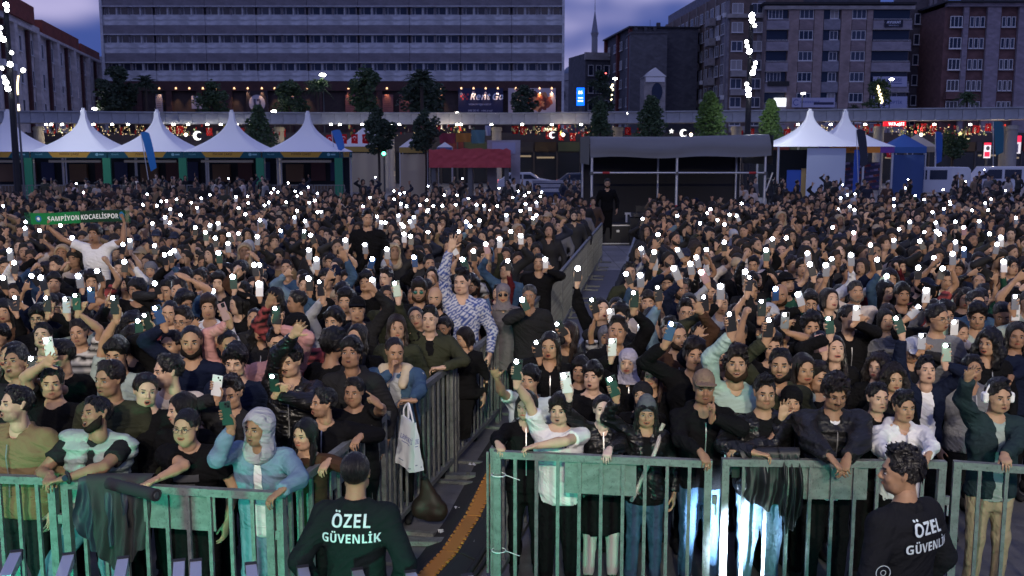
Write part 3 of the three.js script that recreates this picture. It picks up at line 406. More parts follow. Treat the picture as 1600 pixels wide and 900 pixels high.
function tent(name, label, px, d, { w = 5.0, eave, peakPy, val, inside = 0, wall, group, frame = true }) {
  const p = at(px, 300, d), peak = at(px, peakPy, d).y;
  const g = thing(name, label, 'tent', [p.x, 0, -d - w / 2], 0, group);
  part('roof', pagodaRoof(w * 1.03, eave, peak), tentCloth, g);
  part('finial', cyl(0.1, 0.14, 0.2, 12).translate(0, peak + 0.06, 0), M.white, g);
  if (val) { part('valance', plainBox(w, 0.42, 0.03).translate(0, eave - 0.2, w / 2 + 0.02), val, g); part('valance_side', plainBox(0.03, 0.42, w - 0.1).translate(w / 2 + 0.02, eave - 0.2, 0), val, g); }
  for (const [sx, sz] of [[-1, 1], [1, 1], [-1, -1], [1, -1]]) part('post', box(0.12, eave - 0.02, 0.12), M.alu, g, [sx * (w / 2 - 0.07), (eave - 0.02) / 2, sz * (w / 2 - 0.1)]);
  if (inside) { part('back_wall', boxAt(w - 0.3, eave - 0.3, 0.06, 0, (eave - 0.3) / 2, -w / 2 + 0.2), tentDark, g); part('counter', boxAt(w - 0.9, 1.0, 0.6, 0, 0.5, w / 2 - 1.0), std(0.1, 0.07, 0.05, 0.8), g);
    part('drape_post', boxAt(0.5, eave - 0.4, 0.16, w / 2 - 0.05, (eave - 0.4) / 2, w / 2 + 0.12), greenPost, g);
    part('shelf', boxAt(1.2, 1.2, 0.3, -w * 0.28, 1.7, -w / 2 + 0.5), M.wood, g); part('menu_board', boxAt(1.0, 1.3, 0.05, 0.2, 1.8, -w / 2 + 0.4), std(0.08, 0.03, 0.03, 0.7), g); part('menu_board', boxAt(0.9, 1.3, 0.05, 1.5, 1.8, -w / 2 + 0.4), std(0.03, 0.04, 0.1, 0.7), g); part('under_beam', boxAt(w - 1.6, 0.16, 0.1, 0.2, eave - 0.62, w / 2 - 0.3), std(0.4, 0.35, 0.25, 0.8), g); }
  if (wall) wall(g, w, eave); return g;
}
const tentGroup = 'white pagoda tents on the left';
[[-10, 172, 'half cut by the left edge of the picture'], [112, 170, 'second from the left, beside the lamp mast'], [230, 172, 'with a blue feather flag leaning before it'], [350, 173, 'fourth from left, in front of a conifer'], [472, 175, 'last of the left row, beside the cream tent']].forEach(([px, pk, s], i) =>
  tent('pagoda_tent', 'white pagoda tent ' + s, px, 65, { w: 5.0, eave: at(px, 237, 65).y, peakPy: pk, val: valMat, inside: 1, group: tentGroup }));
const blueWall = std(0.02, 0.07, 0.35, 0.7), wWall = std(0.45, 0.5, 0.62, 0.85);
tent('pagoda_tent', 'large white pagoda tent with closed white side, nearest on the right', 1281, 64, { w: 5.6, eave: at(1281, 229, 64).y, peakPy: 171, group: 'white pagoda tents on the right', wall: (g, w, e) => { part('side_wall', boxAt(w * 0.44, e - 0.1, 0.05, 0.35, (e - 0.1) / 2, w / 2 - 0.1), wWall, g); part('door_panel', boxAt(0.9, 2.0, 0.06, -1.6, 1.0, w / 2 - 0.4), blueWall, g); part('door_panel', boxAt(0.45, 2.1, 0.06, -0.9, 1.05, w / 2 - 0.4), std(0.35, 0.24, 0.1, 0.8), g); part('back_wall', boxAt(w - 0.3, e - 0.2, 0.05, 0, (e - 0.2) / 2, -w / 2 + 0.2), tentDark, g); part('corner_panel', boxAt(0.35, e - 0.2, 0.1, w / 2 - 0.5, (e - 0.2) / 2, w / 2 - 0.05), blueWall, g); } });
tent('pagoda_tent', 'white pagoda tent with orange valance behind the dark portrait banner', 1335, 66, { w: 5.0, eave: at(1335, 229, 66).y, peakPy: 172, val: valMat2, group: 'white pagoda tents on the right', wall: (g, w, e) => { const tx = canvas(256, 128, (c, W, H) => { c.fillStyle = '#3c3a52'; c.fillRect(0, 0, W, H); for (let i = 0; i < 260; i++) { c.fillStyle = ['#6d5a78', '#90503c', '#35406f', '#8f86a8', '#74303c'][i % 5]; c.fillRect((i * 71) % W, (i * 37) % H, 14, 9); } }); part('picture_wall', plainBox(w - 0.4, 1.9, 0.05).translate(0, 1.5, 0.6), new THREE.MeshStandardMaterial({ map: tx, roughness: 0.8 }), g); } });
// cream market tents behind
function marketTent(name, label, px0, px1, pyTop, pyEave, d, roofM, wallM, bandM) {
  const a = at(px0, pyEave, d), b = at(px1, pyEave, d), w = b.x - a.x, e = a.y, pk = at(px0, pyTop, d).y; const g = thing(name, label, 'tent', [(a.x + b.x) / 2, 0, -d - w / 2]);
  part('roof', new THREE.ConeGeometry(w * 0.73, pk - e, 4, 6).rotateY(Math.PI / 4).translate(0, (pk + e) / 2, 0), roofM, g); part('band', boxAt(w, 0.4, 0.05, 0, e - 0.2, w / 2), bandM, g);
  const wl = new THREE.PlaneGeometry(w * 0.96, e - 0.5, 24, 1), p = wl.attributes.position; for (let i = 0; i < p.count; i++) p.setZ(i, 0.06 * Math.sin(p.getX(i) * 5)); wl.computeVertexNormals(); if (wallM) part('side_wall', wl.translate(0, (e - 0.5) / 2, w / 2 - 0.08), wallM, g);
  for (const s of [-1, 1]) for (const z of [-1, 1]) part('post', box(0.06, e, 0.06), M.alu, g, [s * w / 2.04, e / 2, z * w / 2.04]); return g;
}
const creamM = std(0.5, 0.42, 0.3, 0.85), mustard = std(0.42, 0.28, 0.07, 0.8);
marketTent('market_tent', 'cream market tent with closed drapes hung with red flags', 532, 600, 196, 229, 78, std(0.62, 0.6, 0.58, 0.8), creamM, mustard);
marketTent('market_tent', 'small cream gazebo with striped drapes left of the red box', 624, 668, 212, 230, 72, std(0.66, 0.62, 0.6, 0.8), creamM, mustard);
marketTent('market_tent', 'tiny pale gazebo top peeping over the red box', 683, 706, 222, 230, 80, std(0.6, 0.58, 0.58, 0.8), null, std(0.1, 0.12, 0.25, 0.7));
marketTent('market_tent', 'blue peaked gazebo right of the orange valance tent', 1395, 1448, 209, 230, 68, std(0.02, 0.09, 0.3, 0.7), std(0.05, 0.1, 0.25, 0.8), std(0.03, 0.1, 0.3, 0.7));
marketTent('market_tent', 'beige gazebo roof beside the blue gazebo', 1418, 1464, 209, 229, 74, std(0.45, 0.38, 0.28, 0.8), null, std(0.3, 0.25, 0.18, 0.8));
// ---------------------------------------------------------------- feather flags and banners
function feather(name, label, pts, d, w, m) { const a = at(...pts[0], d), b = at(...pts[1], d); const g = thing(name, label, 'banner', [b.x, 0, b.z]); const L = a.distanceTo(b), sh = new THREE.Shape(); sh.moveTo(0, 0); sh.lineTo(w * 0.8, 0.15); sh.quadraticCurveTo(w * 1.1, L * 0.6, w, L * 0.93); sh.quadraticCurveTo(w * 0.6, L * 1.02, 0, L); sh.closePath(); const tl = Math.atan2(a.x - b.x, a.y - b.y);
  part('cloth', new THREE.ExtrudeGeometry(sh, { depth: 0.015, bevelEnabled: false, curveSegments: 10 }).rotateZ(-tl).translate(0, b.y, 0), m, g); part('pole', rod([-0.02, 0.02, 0], [a.x - b.x, a.y, 0], 0.025, 6), M.alu, g); part('foot', cyl(0.25, 0.3, 0.06, 12).translate(0, 0.035, 0), M.rubber, g); }
const blueB = std(0.02, 0.2, 0.5, 0.7), navyB = std(0.03, 0.035, 0.05, 0.7);
feather('feather_flag', 'leaning bright blue feather flag in front of the third left tent', [[220, 207], [236, 268]], 62, 0.5, blueB);
feather('feather_flag', 'blue feather flag between the last left tent and cream tent', [[518, 205], [530, 238]], 66, 0.55, std(0.05, 0.2, 0.55, 0.7));
feather('feather_flag', 'dark feather flag with a pale portrait before the right tents', [[1338, 203], [1346, 262]], 60, 0.5, navyB);
feather('feather_flag', 'teal feather flag near the right edge', [[1552, 190], [1556, 243]], 74, 0.7, std(0.02, 0.12, 0.17, 0.7));
feather('feather_flag', 'tall blue upright banner right of the beige gazebo', [[1462, 206], [1463, 256]], 70, 0.45, std(0.02, 0.09, 0.35, 0.7));
// ---------------------------------------------------------------- red fabric covered box and white block
{
  const D = 68, a = at(670, 233, D), b = at(798, 262, D), w = b.x - a.x; const g = thing('red_box', 'long low box wrapped in wrinkled red fabric in front of the canopy', 'box', [(a.x + b.x) / 2, b.y, -D - 1.6]);
  const rg = new THREE.PlaneGeometry(w, a.y - b.y, 90, 14), p = rg.attributes.position; for (let i = 0; i < p.count; i++) { p.setZ(i, 0.07 * fbm(p.getX(i) * 3, p.getY(i) * 5, 2)); if (p.getY(i) > (a.y - b.y) * 0.45) p.setY(i, p.getY(i) + 0.07 * vnoise(p.getX(i) * 4, 1, 3)); } rg.computeVertexNormals();
  const rm = std(0.5, 0.07, 0.075, 0.8); part('front_cloth', rg.translate(0, (a.y - b.y) / 2, 1.6), rm, g); part('body', boxAt(w - 0.05, a.y - b.y - 0.08, 3.0, 0, (a.y - b.y) / 2 - 0.03, 0), rm, g); for (const s of [-1, 0, 1]) part('stand', boxAt(0.3, b.y, 2.6, s * w * 0.45, -b.y / 2, 0), M.darkSteel, g);
  const D2 = 70, c = at(761, 219, D2), e = at(813, 262, D2), w2 = e.x - c.x; const k = thing('white_portal', 'pale boxy portal behind right end of the red box', 'portal', [(c.x + e.x) / 2, 0, -D2 - 1]);
  const pm = wallMat(0.5, 0.48, 0.52); part('lintel', boxAt(w2, 1.0, 1.6, 0, c.y - 0.5, 0), pm, k); part('pier', boxAt(0.65, c.y - 1, 1.6, w2 / 2 - 0.33, (c.y - 1) / 2, 0), pm, k); part('pier', boxAt(0.65, c.y - 1, 1.6, -w2 / 2 + 0.33, (c.y - 1) / 2, 0), pm, k); part('face', boxAt(w2 - 0.7, 0.8, 0.05, 0, c.y - 0.55, 0.82), std(0.35, 0.38, 0.5, 0.5), k);
}
// printed drapes hung under the canopy left of the portal
for (const [i, [px0, px1, py0, py1, c, l]] of [[686, 712, 208, 224, [0.22, 0.03, 0.05], 'dark red draped cloth hung under the canopy'], [712, 736, 208, 222, [0.4, 0.16, 0.03], 'orange hanging cloth with leaf shape under the canopy'], [736, 758, 203, 224, [0.1, 0.2, 0.22], 'grey-green hanging print left of the portal'], [758, 767, 196, 212, [0.4, 0.4, 0.5], 'small pale hanging cloth above the portal']].entries()) { const a = at(px0, py0, 84), b = at(px1, py1, 84); const g = thing('hanging_cloth', l, 'cloth', [(a.x + b.x) / 2, (a.y + b.y) / 2, -84]); part('cloth', clothGeo(b.x - a.x, a.y - b.y, 0.12, 12, 8, i), new THREE.MeshStandardMaterial({ color: col(...c), roughness: 0.9, side: THREE.DoubleSide }), g); part('cord', rod([-(b.x - a.x) / 2, (a.y - b.y) / 2, 0], [(b.x - a.x) / 2, (a.y - b.y) / 2 + 0.1, 0], 0.02, 5), M.rubber, g); }
// ---------------------------------------------------------------- mixing-desk tent
{
  const D = 34.6, g = thing('mixing_tent', 'dark tarpaulin roof on scaffold poles over the sound desk', 'tent', [at(1063, 300, D).x, 0, -D]);
  const X = (px) => at(px, 250, D).x - g.position.x, yE = at(1060, 246, D).y, yT = at(1060, 217, D).y, dep = 4.6;
  const tarp = std(0.05, 0.052, 0.05, 0.55), x0 = X(922), x1 = X(1204), n = 60;
  const roof = new THREE.PlaneGeometry(x1 - x0, dep + 1.1, n, 30), p = roof.attributes.position;
  for (let i = 0; i < p.count; i++) { const u = p.getX(i), v = p.getY(i) + (dep + 1.1) / 2; // v=0 front hem
    const t = (u - x0 - (x0 + x1) / 2 + x0) / (x1 - x0); let y, z;
    const side = Math.abs(u) / ((x1 - x0) / 2), sag = 0.16 * Math.sin((u / (x1 - x0) + 0.5) * Math.PI * 1.3 + 0.5);
    if (v < 0.78) { y = yE + (yT - yE) * (v / 0.78); z = 0.12 - 0.28 * (v / 0.78) * (v / 0.78) + 0.05 * Math.sin(v * 22 + 0.7 * Math.sin(u * 1.2)) + 0.03 * fbm(u * 2, v * 8, 1); y += 0.03 * Math.sin(u * 2.1); }
    else { y = yT + 0.1 - 0.25 * ((v - 0.78) / dep) - sag * (1 - Math.abs(((v - 0.78) / dep) * 2 - 1)) ; z = -0.16 - (v - 0.78); }
    y += (u > 0 ? 0.06 : 0) * side; p.setXYZ(i, u + (x0 + x1) / 2, y, z); }
  roof.computeVertexNormals(); part('tarpaulin', roof, new THREE.MeshStandardMaterial({ color: col(0.17, 0.172, 0.17), roughness: 0.55, side: THREE.DoubleSide }), g);
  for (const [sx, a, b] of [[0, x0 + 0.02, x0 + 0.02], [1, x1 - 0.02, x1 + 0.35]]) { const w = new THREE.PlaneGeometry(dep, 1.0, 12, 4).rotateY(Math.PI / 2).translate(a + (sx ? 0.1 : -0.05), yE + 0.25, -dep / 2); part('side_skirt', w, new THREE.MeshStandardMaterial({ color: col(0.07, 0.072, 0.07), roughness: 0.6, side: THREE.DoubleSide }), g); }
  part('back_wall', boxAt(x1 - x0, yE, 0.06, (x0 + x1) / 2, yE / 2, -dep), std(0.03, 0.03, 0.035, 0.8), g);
  for (const px of [925, 1058, 1196]) { part('pole', rod([X(px), 0, 0], [X(px), yE + 0.1, 0], 0.045, 10), M.alu, g); part('pole', rod([X(px), 0, -dep + 0.1], [X(px), yE + 0.3, -dep + 0.1], 0.045, 10), M.alu, g); part('clamp', cyl(0.075, 0.075, 0.12, 10).translate(X(px), at(1058, 271, D).y, 0), M.darkSteel, g); part('red_tape', cyl(0.052, 0.052, 0.12, 10).translate(X(px), at(px, 323, D).y, 0), std(0.5, 0.03, 0.03, 0.6), g); }
  part('crossbar', rod([X(925), at(1058, 270, D).y, 0.03], [X(1196), at(1058, 270, D).y, 0.03], 0.035, 10), M.alu, g);
  for (const px of [947, 1176]) part('red_tape', cyl(0.042, 0.042, 0.25, 10).rotateZ(Math.PI / 2).translate(X(px), at(1058, 270, D).y, 0.03), std(0.45, 0.03, 0.03, 0.6), g);
  part('brace', rod([X(1196) + 0.2, at(1196, 300, D).y, -0.6], [X(1215), at(1215, 270, D).y, -0.6], 0.03, 8), M.alu, g);
  // road cases, desk and lighting rack
  const desk = thing('sound_desk', 'black sound desk and flight cases under the mixing tent', 'desk', [g.position.x + X(1035), 0, -D + 0.25]);
  part('case', boxAt(2.3, 0.95, 0.8, 0, 0.48, 0), M.blackMetal, desk); part('console', boxAt(2.1, 0.12, 0.7, 0, 1.05, 0), std(0.03, 0.03, 0.035, 0.4), desk); for (let i = 0; i < 3; i++) { const sc = part('display', boxAt(0.42, 0.26, 0.03, -0.7 + i * 0.7, 1.22, -0.1), M.blackMetal, desk); part('display_light', boxAt(0.36, 0.2, 0.01, -0.7 + i * 0.7, 1.22, -0.125), glow(0.5, 0.6, 0.8, 0.8), sc); } part('badge', boxAt(0.3, 0.13, 0.01, 0.05, 0.75, 0.405), std(0.3, 0.3, 0.3, 0.5), desk); for (const s of [-1, 1]) part('handle', boxAt(0.16, 0.08, 0.02, s * 0.8, 0.6, 0.41), M.alu, desk);
  for (const [px, w, h, l] of [[965, 1.1, 0.75, 'low black flight case left under the mixing tent'], [1120, 1.0, 1.1, 'tall black flight case right of the sound desk'], [1160, 0.9, 0.9, 'black flight case at right under the mixing tent']]) { const c = thing('flight_case', l, 'case', [g.position.x + X(px), 0, -D + 0.1]); part('body', new RoundedBoxGeometry(w, h, 0.7, 2, 0.02).translate(0, h / 2, 0), M.blackMetal, c); for (const yy of [0.06, h - 0.06]) part('edge_trim', boxAt(w + 0.01, 0.04, 0.71, 0, yy, 0), M.alu, c); part('latch', boxAt(0.1, 0.08, 0.02, 0, h * 0.66, 0.36), M.alu, c); }
  for (const px of [1000, 1040, 1150, 1165]) { const c = thing('plastic_chair', ['white plastic chair back left under the tent', 'white plastic chair back beside the seated operator', 'white plastic chair back at right under the tent', 'white plastic chair farthest right under the tent'][[1000, 1040, 1150, 1165].indexOf(px)], 'chair', [g.position.x + X(px), 0, -D - 2.6]); part('seat', boxAt(0.45, 0.04, 0.45, 0, 0.45, 0), M.white, c); const bk = part('backrest', boxAt(0.45, 0.08, 0.03, 0, 0.92, 0.2), M.white, c); for (const q of [-1, 0, 1]) part('slat', boxAt(0.07, 0.42, 0.025, q * 0.16, 0.68, 0.2), M.white, bk); for (const a of [-1, 1]) for (const b of [-1, 1]) part('leg', boxAt(0.04, 0.45, 0.04, a * 0.2, 0.22, b * 0.2), M.white, c); }
}
// ---------------------------------------------------------------- lamp masts
function mast(name, label, pxB, pyB, pxT, pyT, d, lamps) {
  const b = at(pxB, pyB, d); const g = thing(name, label, 'lamp mast', [b.x, 0, -d]); const H = at(pxT, pyT, d).y;
  part('pole', cyl(0.13, 0.22, H, 14).translate(0, H / 2, 0), M.blackMetal, g); part('base_plate', cyl(0.4, 0.45, 0.3, 14).translate(0, 0.15, 0), M.blackMetal, g);
  lamps.forEach(([px, py, big], i) => { const p = at(px, py, d), dx = p.x - g.position.x; const l = part('floodlight', new THREE.CylinderGeometry(0.17, 0.11, 0.26, 12).rotateX(Math.PI / 2), M.blackMetal, g, [dx, p.y, 0.22], [0.35, dx * 0.5, 0]); part('lamp_lens', new THREE.SphereGeometry(big ? 0.16 : 0.11, 14, 8), glow(0.93, 0.95, 1, big ? 55 : 30), l, [0, 0, 0.12]); part('bracket', rod([0, 0, -0.1], [-dx, 0, -0.25], 0.025, 6), M.blackMetal, l); });
  for (const q of [0.55, 0.8]) { const s = new THREE.SpotLight(col(0.85, 0.9, 1), 160, 0, 1.0, 0.8, 2); s.position.set(0, H * q, 0.6); s.shadow.radius = 6; s.castShadow = true; const t = new THREE.Object3D(); t.position.set(pxB < 800 ? 12 : -6, 0, 16); s.target = t; g.add(s, t); }
  { const s = new THREE.SpotLight(col(0.85, 0.9, 1), 110, 0, 1.1, 0.8, 2); s.position.set(0, H * 0.7, -0.5); s.shadow.radius = 6; s.castShadow = true; const t = new THREE.Object3D(); t.position.set(pxB < 800 ? 7 : 8, 2, -8); s.target = t; g.add(s, t); }
}
mast('lamp_mast', 'tall black lamp mast with clustered white floodlights at left edge', 22, 205, 8, -40, 60, [[14, 8, 1], [15, 16, 0], [6, 43, 0], [5, 52, 0], [10, 61, 1], [22, 82, 0], [20, 100, 1], [8, 106, 0], [11, 120, 0], [14, 128, 1], [17, 138, 1]]);
mast('lamp_mast', 'tall black lamp mast with clustered white floodlights above the mixing tent', 1168, 215, 1173, 8, 62, [[1173, 24, 1], [1173, 32, 1], [1177, 40, 0], [1165, 65, 0], [1166, 72, 0], [1169, 80, 1], [1178, 98, 0], [1176, 105, 0], [1174, 113, 1], [1165, 131, 0], [1167, 139, 1], [1168, 147, 1]]);
function streetLamp(label, px, py, d, e = 30, r = 0.16, c = [1, 0.97, 0.9]) { const p = at(px, py, d); const g = thing('street_lamp', label, 'street lamp', [p.x, 0, p.z]); part('pole', cyl(0.06, 0.1, p.y, 8).translate(0, p.y / 2, -0.3), M.darkSteel, g); part('arm', rod([0, p.y - 0.1, -0.3], [0, p.y, 0], 0.035, 6), M.darkSteel, g); part('lamp_head', new THREE.SphereGeometry(r, 12, 8).scale(1.4, 0.6, 1.4).translate(0, p.y, 0.02), glow(...c, e), g); }
streetLamp('street lamp head lit above the canopy between first left tents', 148, 170, 105, 22, 0.2); streetLamp('street lamp lit beside the palm in front of the tower', 504, 117, 104, 40, 0.24); streetLamp('street lamp lit at palm foot above the canopy', 428, 174, 104, 20, 0.2); streetLamp('round lamp lit just above the canopy near tower right', 714, 177, 95, 26, 0.18); streetLamp('small lamp lit on the canopy right of the round one', 773, 178, 95, 20, 0.12); streetLamp('street lamp lit in front of the red trimmed house', 961, 123, 130, 26, 0.2); streetLamp('small lamp lit on the canopy below the red trimmed house', 981, 177, 96, 22, 0.14); streetLamp('street lamp lit before the corner block second storey', 1255, 146, 125, 16, 0.2); streetLamp('street lamp lit beside the fairy-lit tree at right', 1393, 124, 125, 30, 0.2);
{ const p = at(30, 140, 58); const g = thing('curved_lamp', 'curved lamp post with a warm glowing strip beside the left mast', 'street lamp', [p.x, 0, p.z]); const y = (q) => at(30, q, 58).y; part('post', tube([[-0.1, 0, 0], [-0.12, y(150), 0], [-0.08, y(125), 0], [0.3, y(110), 0]], 0.06, 20, 8), M.darkSteel, g); part('lamp_strip', tube([[-0.06, y(148), 0.07], [-0.05, y(132), 0.07], [0.05, y(118), 0.07]], 0.05, 12, 6), glow(1, 0.75, 0.4, 3), g); part('lamp_tip', new THREE.SphereGeometry(0.12, 10, 8).translate(0.32, y(110), 0.05), glow(1, 0.97, 0.9, 30), g); part('lamp_strip', boxAt(0.1, 0.36, 0.06, -0.06, y(168), 0.08), glow(1, 0.8, 0.5, 4), g); }
{ const p = at(1374, 140, 122); const g = thing('light_garland', 'warm string of lights wound round the trunk of tree at right', 'light garland', [p.x, 0, p.z + 0.4]); const y = (q) => at(1374, q, 122).y; for (let i = 0; i < 14; i++) part('bulb', new THREE.IcosahedronGeometry(0.1, 1).translate((i - 7) * 0.05 + 0.12 * Math.sin(i * 2.3), y(135) + (y(161) - y(135)) * i / 13, 0.12 * Math.cos(i * 2.3)), glow(1, 0.78, 0.4, 5), g); part('wire', rod([-0.35, y(135), 0], [0.35, y(161), 0], 0.02, 5), M.rubber, g); }
{ const p = at(956, 136, 128); const g = thing('light_garland', 'warm lit garland on a post below the red traffic light', 'light garland', [p.x, 0, p.z]); const y = (q) => at(956, q, 128).y; for (const q of [133, 136, 140, 148, 155]) part('bulb', new THREE.IcosahedronGeometry(0.14, 1).translate(0.1 * Math.sin(q), y(q), 0.1), glow(1, 0.8, 0.45, 6), g); part('post', rod([0, 0, 0], [0, y(128), 0], 0.06, 6), M.darkSteel, g); }
for (const [px, py, d, c, l] of [[946, 119, 128, [1, 0.1, 0.08], 'red traffic light in front of the red trimmed house'], [600, 234, 74, [0.1, 1, 0.5], 'green traffic light beside a canopy column']]) { const p = at(px, py, d); const g = thing('traffic_light', l, 'traffic light', [p.x, 0, p.z]); part('post', cyl(0.06, 0.07, p.y, 8).translate(0, p.y / 2, 0), M.darkSteel, g); part('casing', new RoundedBoxGeometry(0.34, 0.95, 0.25, 2, 0.05).translate(0, p.y, 0), M.blackMetal, g); part('lamp_lens', cyl(0.14, 0.14, 0.04, 14).rotateX(Math.PI / 2).translate(0, p.y + (c[0] > 0.5 ? 0.28 : -0.28), 0.14), glow(...c, 9), g); }
// ---------------------------------------------------------------- trees
const leafMats = [std(0.028, 0.055, 0.025, 0.7), std(0.045, 0.09, 0.03, 0.7), std(0.1, 0.19, 0.03, 0.7)].map((m) => { const q = new THREE.MeshPhysicalMaterial({ color: m.color, roughness: 0.8, transmission: 0.3, thickness: 0, side: THREE.DoubleSide }); return q; });
const bark = std(0.06, 0.045, 0.035, 0.9);
function tree(label, px, pyTop, pyBase, wPx, d, kind, m, n = 1500) {
  const p = at(px, pyTop, d), g = thing(kind === 'palm' ? 'palm_tree' : kind === 'cone' ? 'conifer_tree' : 'plane_tree', label, 'tree', [p.x, 0, p.z]); const H = p.y, yb = Math.max(1.2, at(px, pyBase, d).y), R = wPx * 1.3 * d / LENS / 2;
  part('trunk', tube([[0, 0, 0], [0.05, yb * 0.6, 0.03], [0, yb + (H - yb) * 0.5, 0]], Math.max(0.07, R * 0.07), 10, 7), bark, g);
  const pos = [], idx = []; const quad = (x, y, z, s) => { const a = rr(0, 6.3), b = rr(-0.9, 0.9), ux = Math.cos(a) * s, uz = Math.sin(a) * s, vx = -Math.sin(a) * Math.sin(b) * s, vy = Math.cos(b) * s, vz = Math.cos(a) * Math.sin(b) * s, o = pos.length / 3; pos.push(x - ux, y, z - uz, x + vx * 0.6, y + vy * 0.6, z + vz * 0.6, x + ux, y, z + uz, x - vx * 0.6, y - vy * 0.6, z - vz * 0.6); idx.push(o, o + 1, o + 2, o, o + 2, o + 3); };
  if (kind === 'palm') { for (let f = 0; f < 46; f++) { const a = f * 2.4, el = rr(-0.5, 1.3), L = R * rr(0.8, 1.1); for (let k = 1; k < 15; k++) { const t = k / 14, r = L * t * Math.cos(el), y = H - R * 0.8 + L * (t * Math.sin(el) - 0.55 * t * t); for (const s of [-1, 1]) quad(Math.cos(a) * r - Math.sin(a) * s * 0.12, y - 0.06, Math.sin(a) * r + Math.cos(a) * s * 0.12, R * 0.1 * (1.15 - t)); } } }
  else {
    const tips = []; const nc = kind === 'cone' ? 34 : 26;
    for (let i = 0; i < nc; i++) { const t = kind === 'cone' ? Math.pow((i + 0.5) / nc, 0.75) : rr(0.05, 0.98), prof = kind === 'cone' ? Math.pow(1 - t, 0.8) * 0.95 + 0.05 : Math.sqrt(Math.max(0.05, 1 - Math.pow(t * 2 - 0.85, 2))) * (0.75 + 0.25 * rnd()), a = i * 2.4, r = R * prof * (kind === 'cone' ? rr(0.3, 1.0) : rr(0.3, 0.9)), y = yb + (H - yb) * t; tips.push([Math.cos(a) * r, y, Math.sin(a) * r, R * (kind === 'cone' ? 0.26 + 0.3 * (1 - t) : rr(0.28, 0.42))]); if (i % 3 === 0) part('limb', rod([0, Math.max(0.4, y - R * 0.5), 0], [Math.cos(a) * r, y, Math.sin(a) * r], R * 0.018 + 0.01, 5), bark, g); }
    for (let i = 0; i < n * 1.5; i++) { const c = pick(tips); let x, y, z; do { x = rr(-1, 1); y = rr(-1, 1); z = rr(-1, 1); } while (x * x + y * y + z * z > 1); quad(c[0] + x * c[3], c[1] + y * c[3] * 0.85, c[2] + z * c[3], R * rr(0.06, 0.13)); }
  }
  const ge = new THREE.BufferGeometry(); ge.setAttribute('position', new THREE.Float32BufferAttribute(pos, 3)); ge.setIndex(idx); ge.computeVertexNormals(); part('crown', ge, m, g);
}
tree('dark bushy tree by the tower corner above second tent', 180, 108, 178, 52, 105, 'round', leafMats[0], 1500); tree('dark palm beside bushy tree at left of the tower', 226, 104, 178, 46, 105, 'palm', leafMats[0]);
tree('dark conifer between fourth and last left tents', 403, 168, 228, 40, 78, 'cone', leafMats[1], 1700); tree('palm lit by a street lamp in front of the tower', 496, 108, 176, 46, 104, 'palm', leafMats[1]); tree('small dark tree left of the lit palm', 452, 132, 178, 44, 106, 'round', leafMats[1], 1100);
tree('loose tree with two tall shoots before the tower', 572, 110, 180, 50, 105, 'round', leafMats[1], 1100); tree('dark tree with slim trunk before a canopy column', 590, 172, 236, 44, 73, 'round', leafMats[0], 1800); tree('large dark palm standing tall before the tower', 658, 92, 178, 60, 104, 'palm', leafMats[0]); tree('dark bushes below the tall palm', 662, 128, 182, 62, 108, 'round', leafMats[0], 1500);
tree('dark tree with slim trunk left of the red box', 664, 176, 234, 38, 70, 'round', leafMats[0], 1700); tree('small tree before the pale billboard', 818, 138, 182, 40, 104, 'round', leafMats[0], 1100); tree('dark tree behind the lit garland post', 940, 112, 182, 36, 118, 'round', leafMats[0], 1500);
tree('conifer left of the mixing tent roof', 938, 162, 222, 34, 76, 'cone', leafMats[1], 1700); tree('conifer above the mixing tent, dull green', 1018, 153, 222, 40, 74, 'cone', leafMats[1], 1800); tree('bright green conifer above the mixing tent', 1110, 147, 222, 42, 68, 'cone', leafMats[2], 2000); tree('conifer right of the tall mast, left of white tents', 1205, 158, 226, 36, 70, 'cone', leafMats[2], 1800);
tree('thin tree wound with warm lights at right', 1375, 124, 176, 36, 123, 'round', leafMats[1], 900); tree('small dark palm before the red brick block', 1512, 132, 176, 40, 122, 'palm', leafMats[1]); tree('small palm behind right edge of corner block', 1335, 156, 178, 24, 124, 'palm', leafMats[0]); tree('small tree under the canopy at right', 1490, 204, 245, 40, 84, 'round', leafMats[1], 900); tree('last loose tree at left behind first tent', 330, 130, 180, 40, 107, 'round', leafMats[1], 1000);
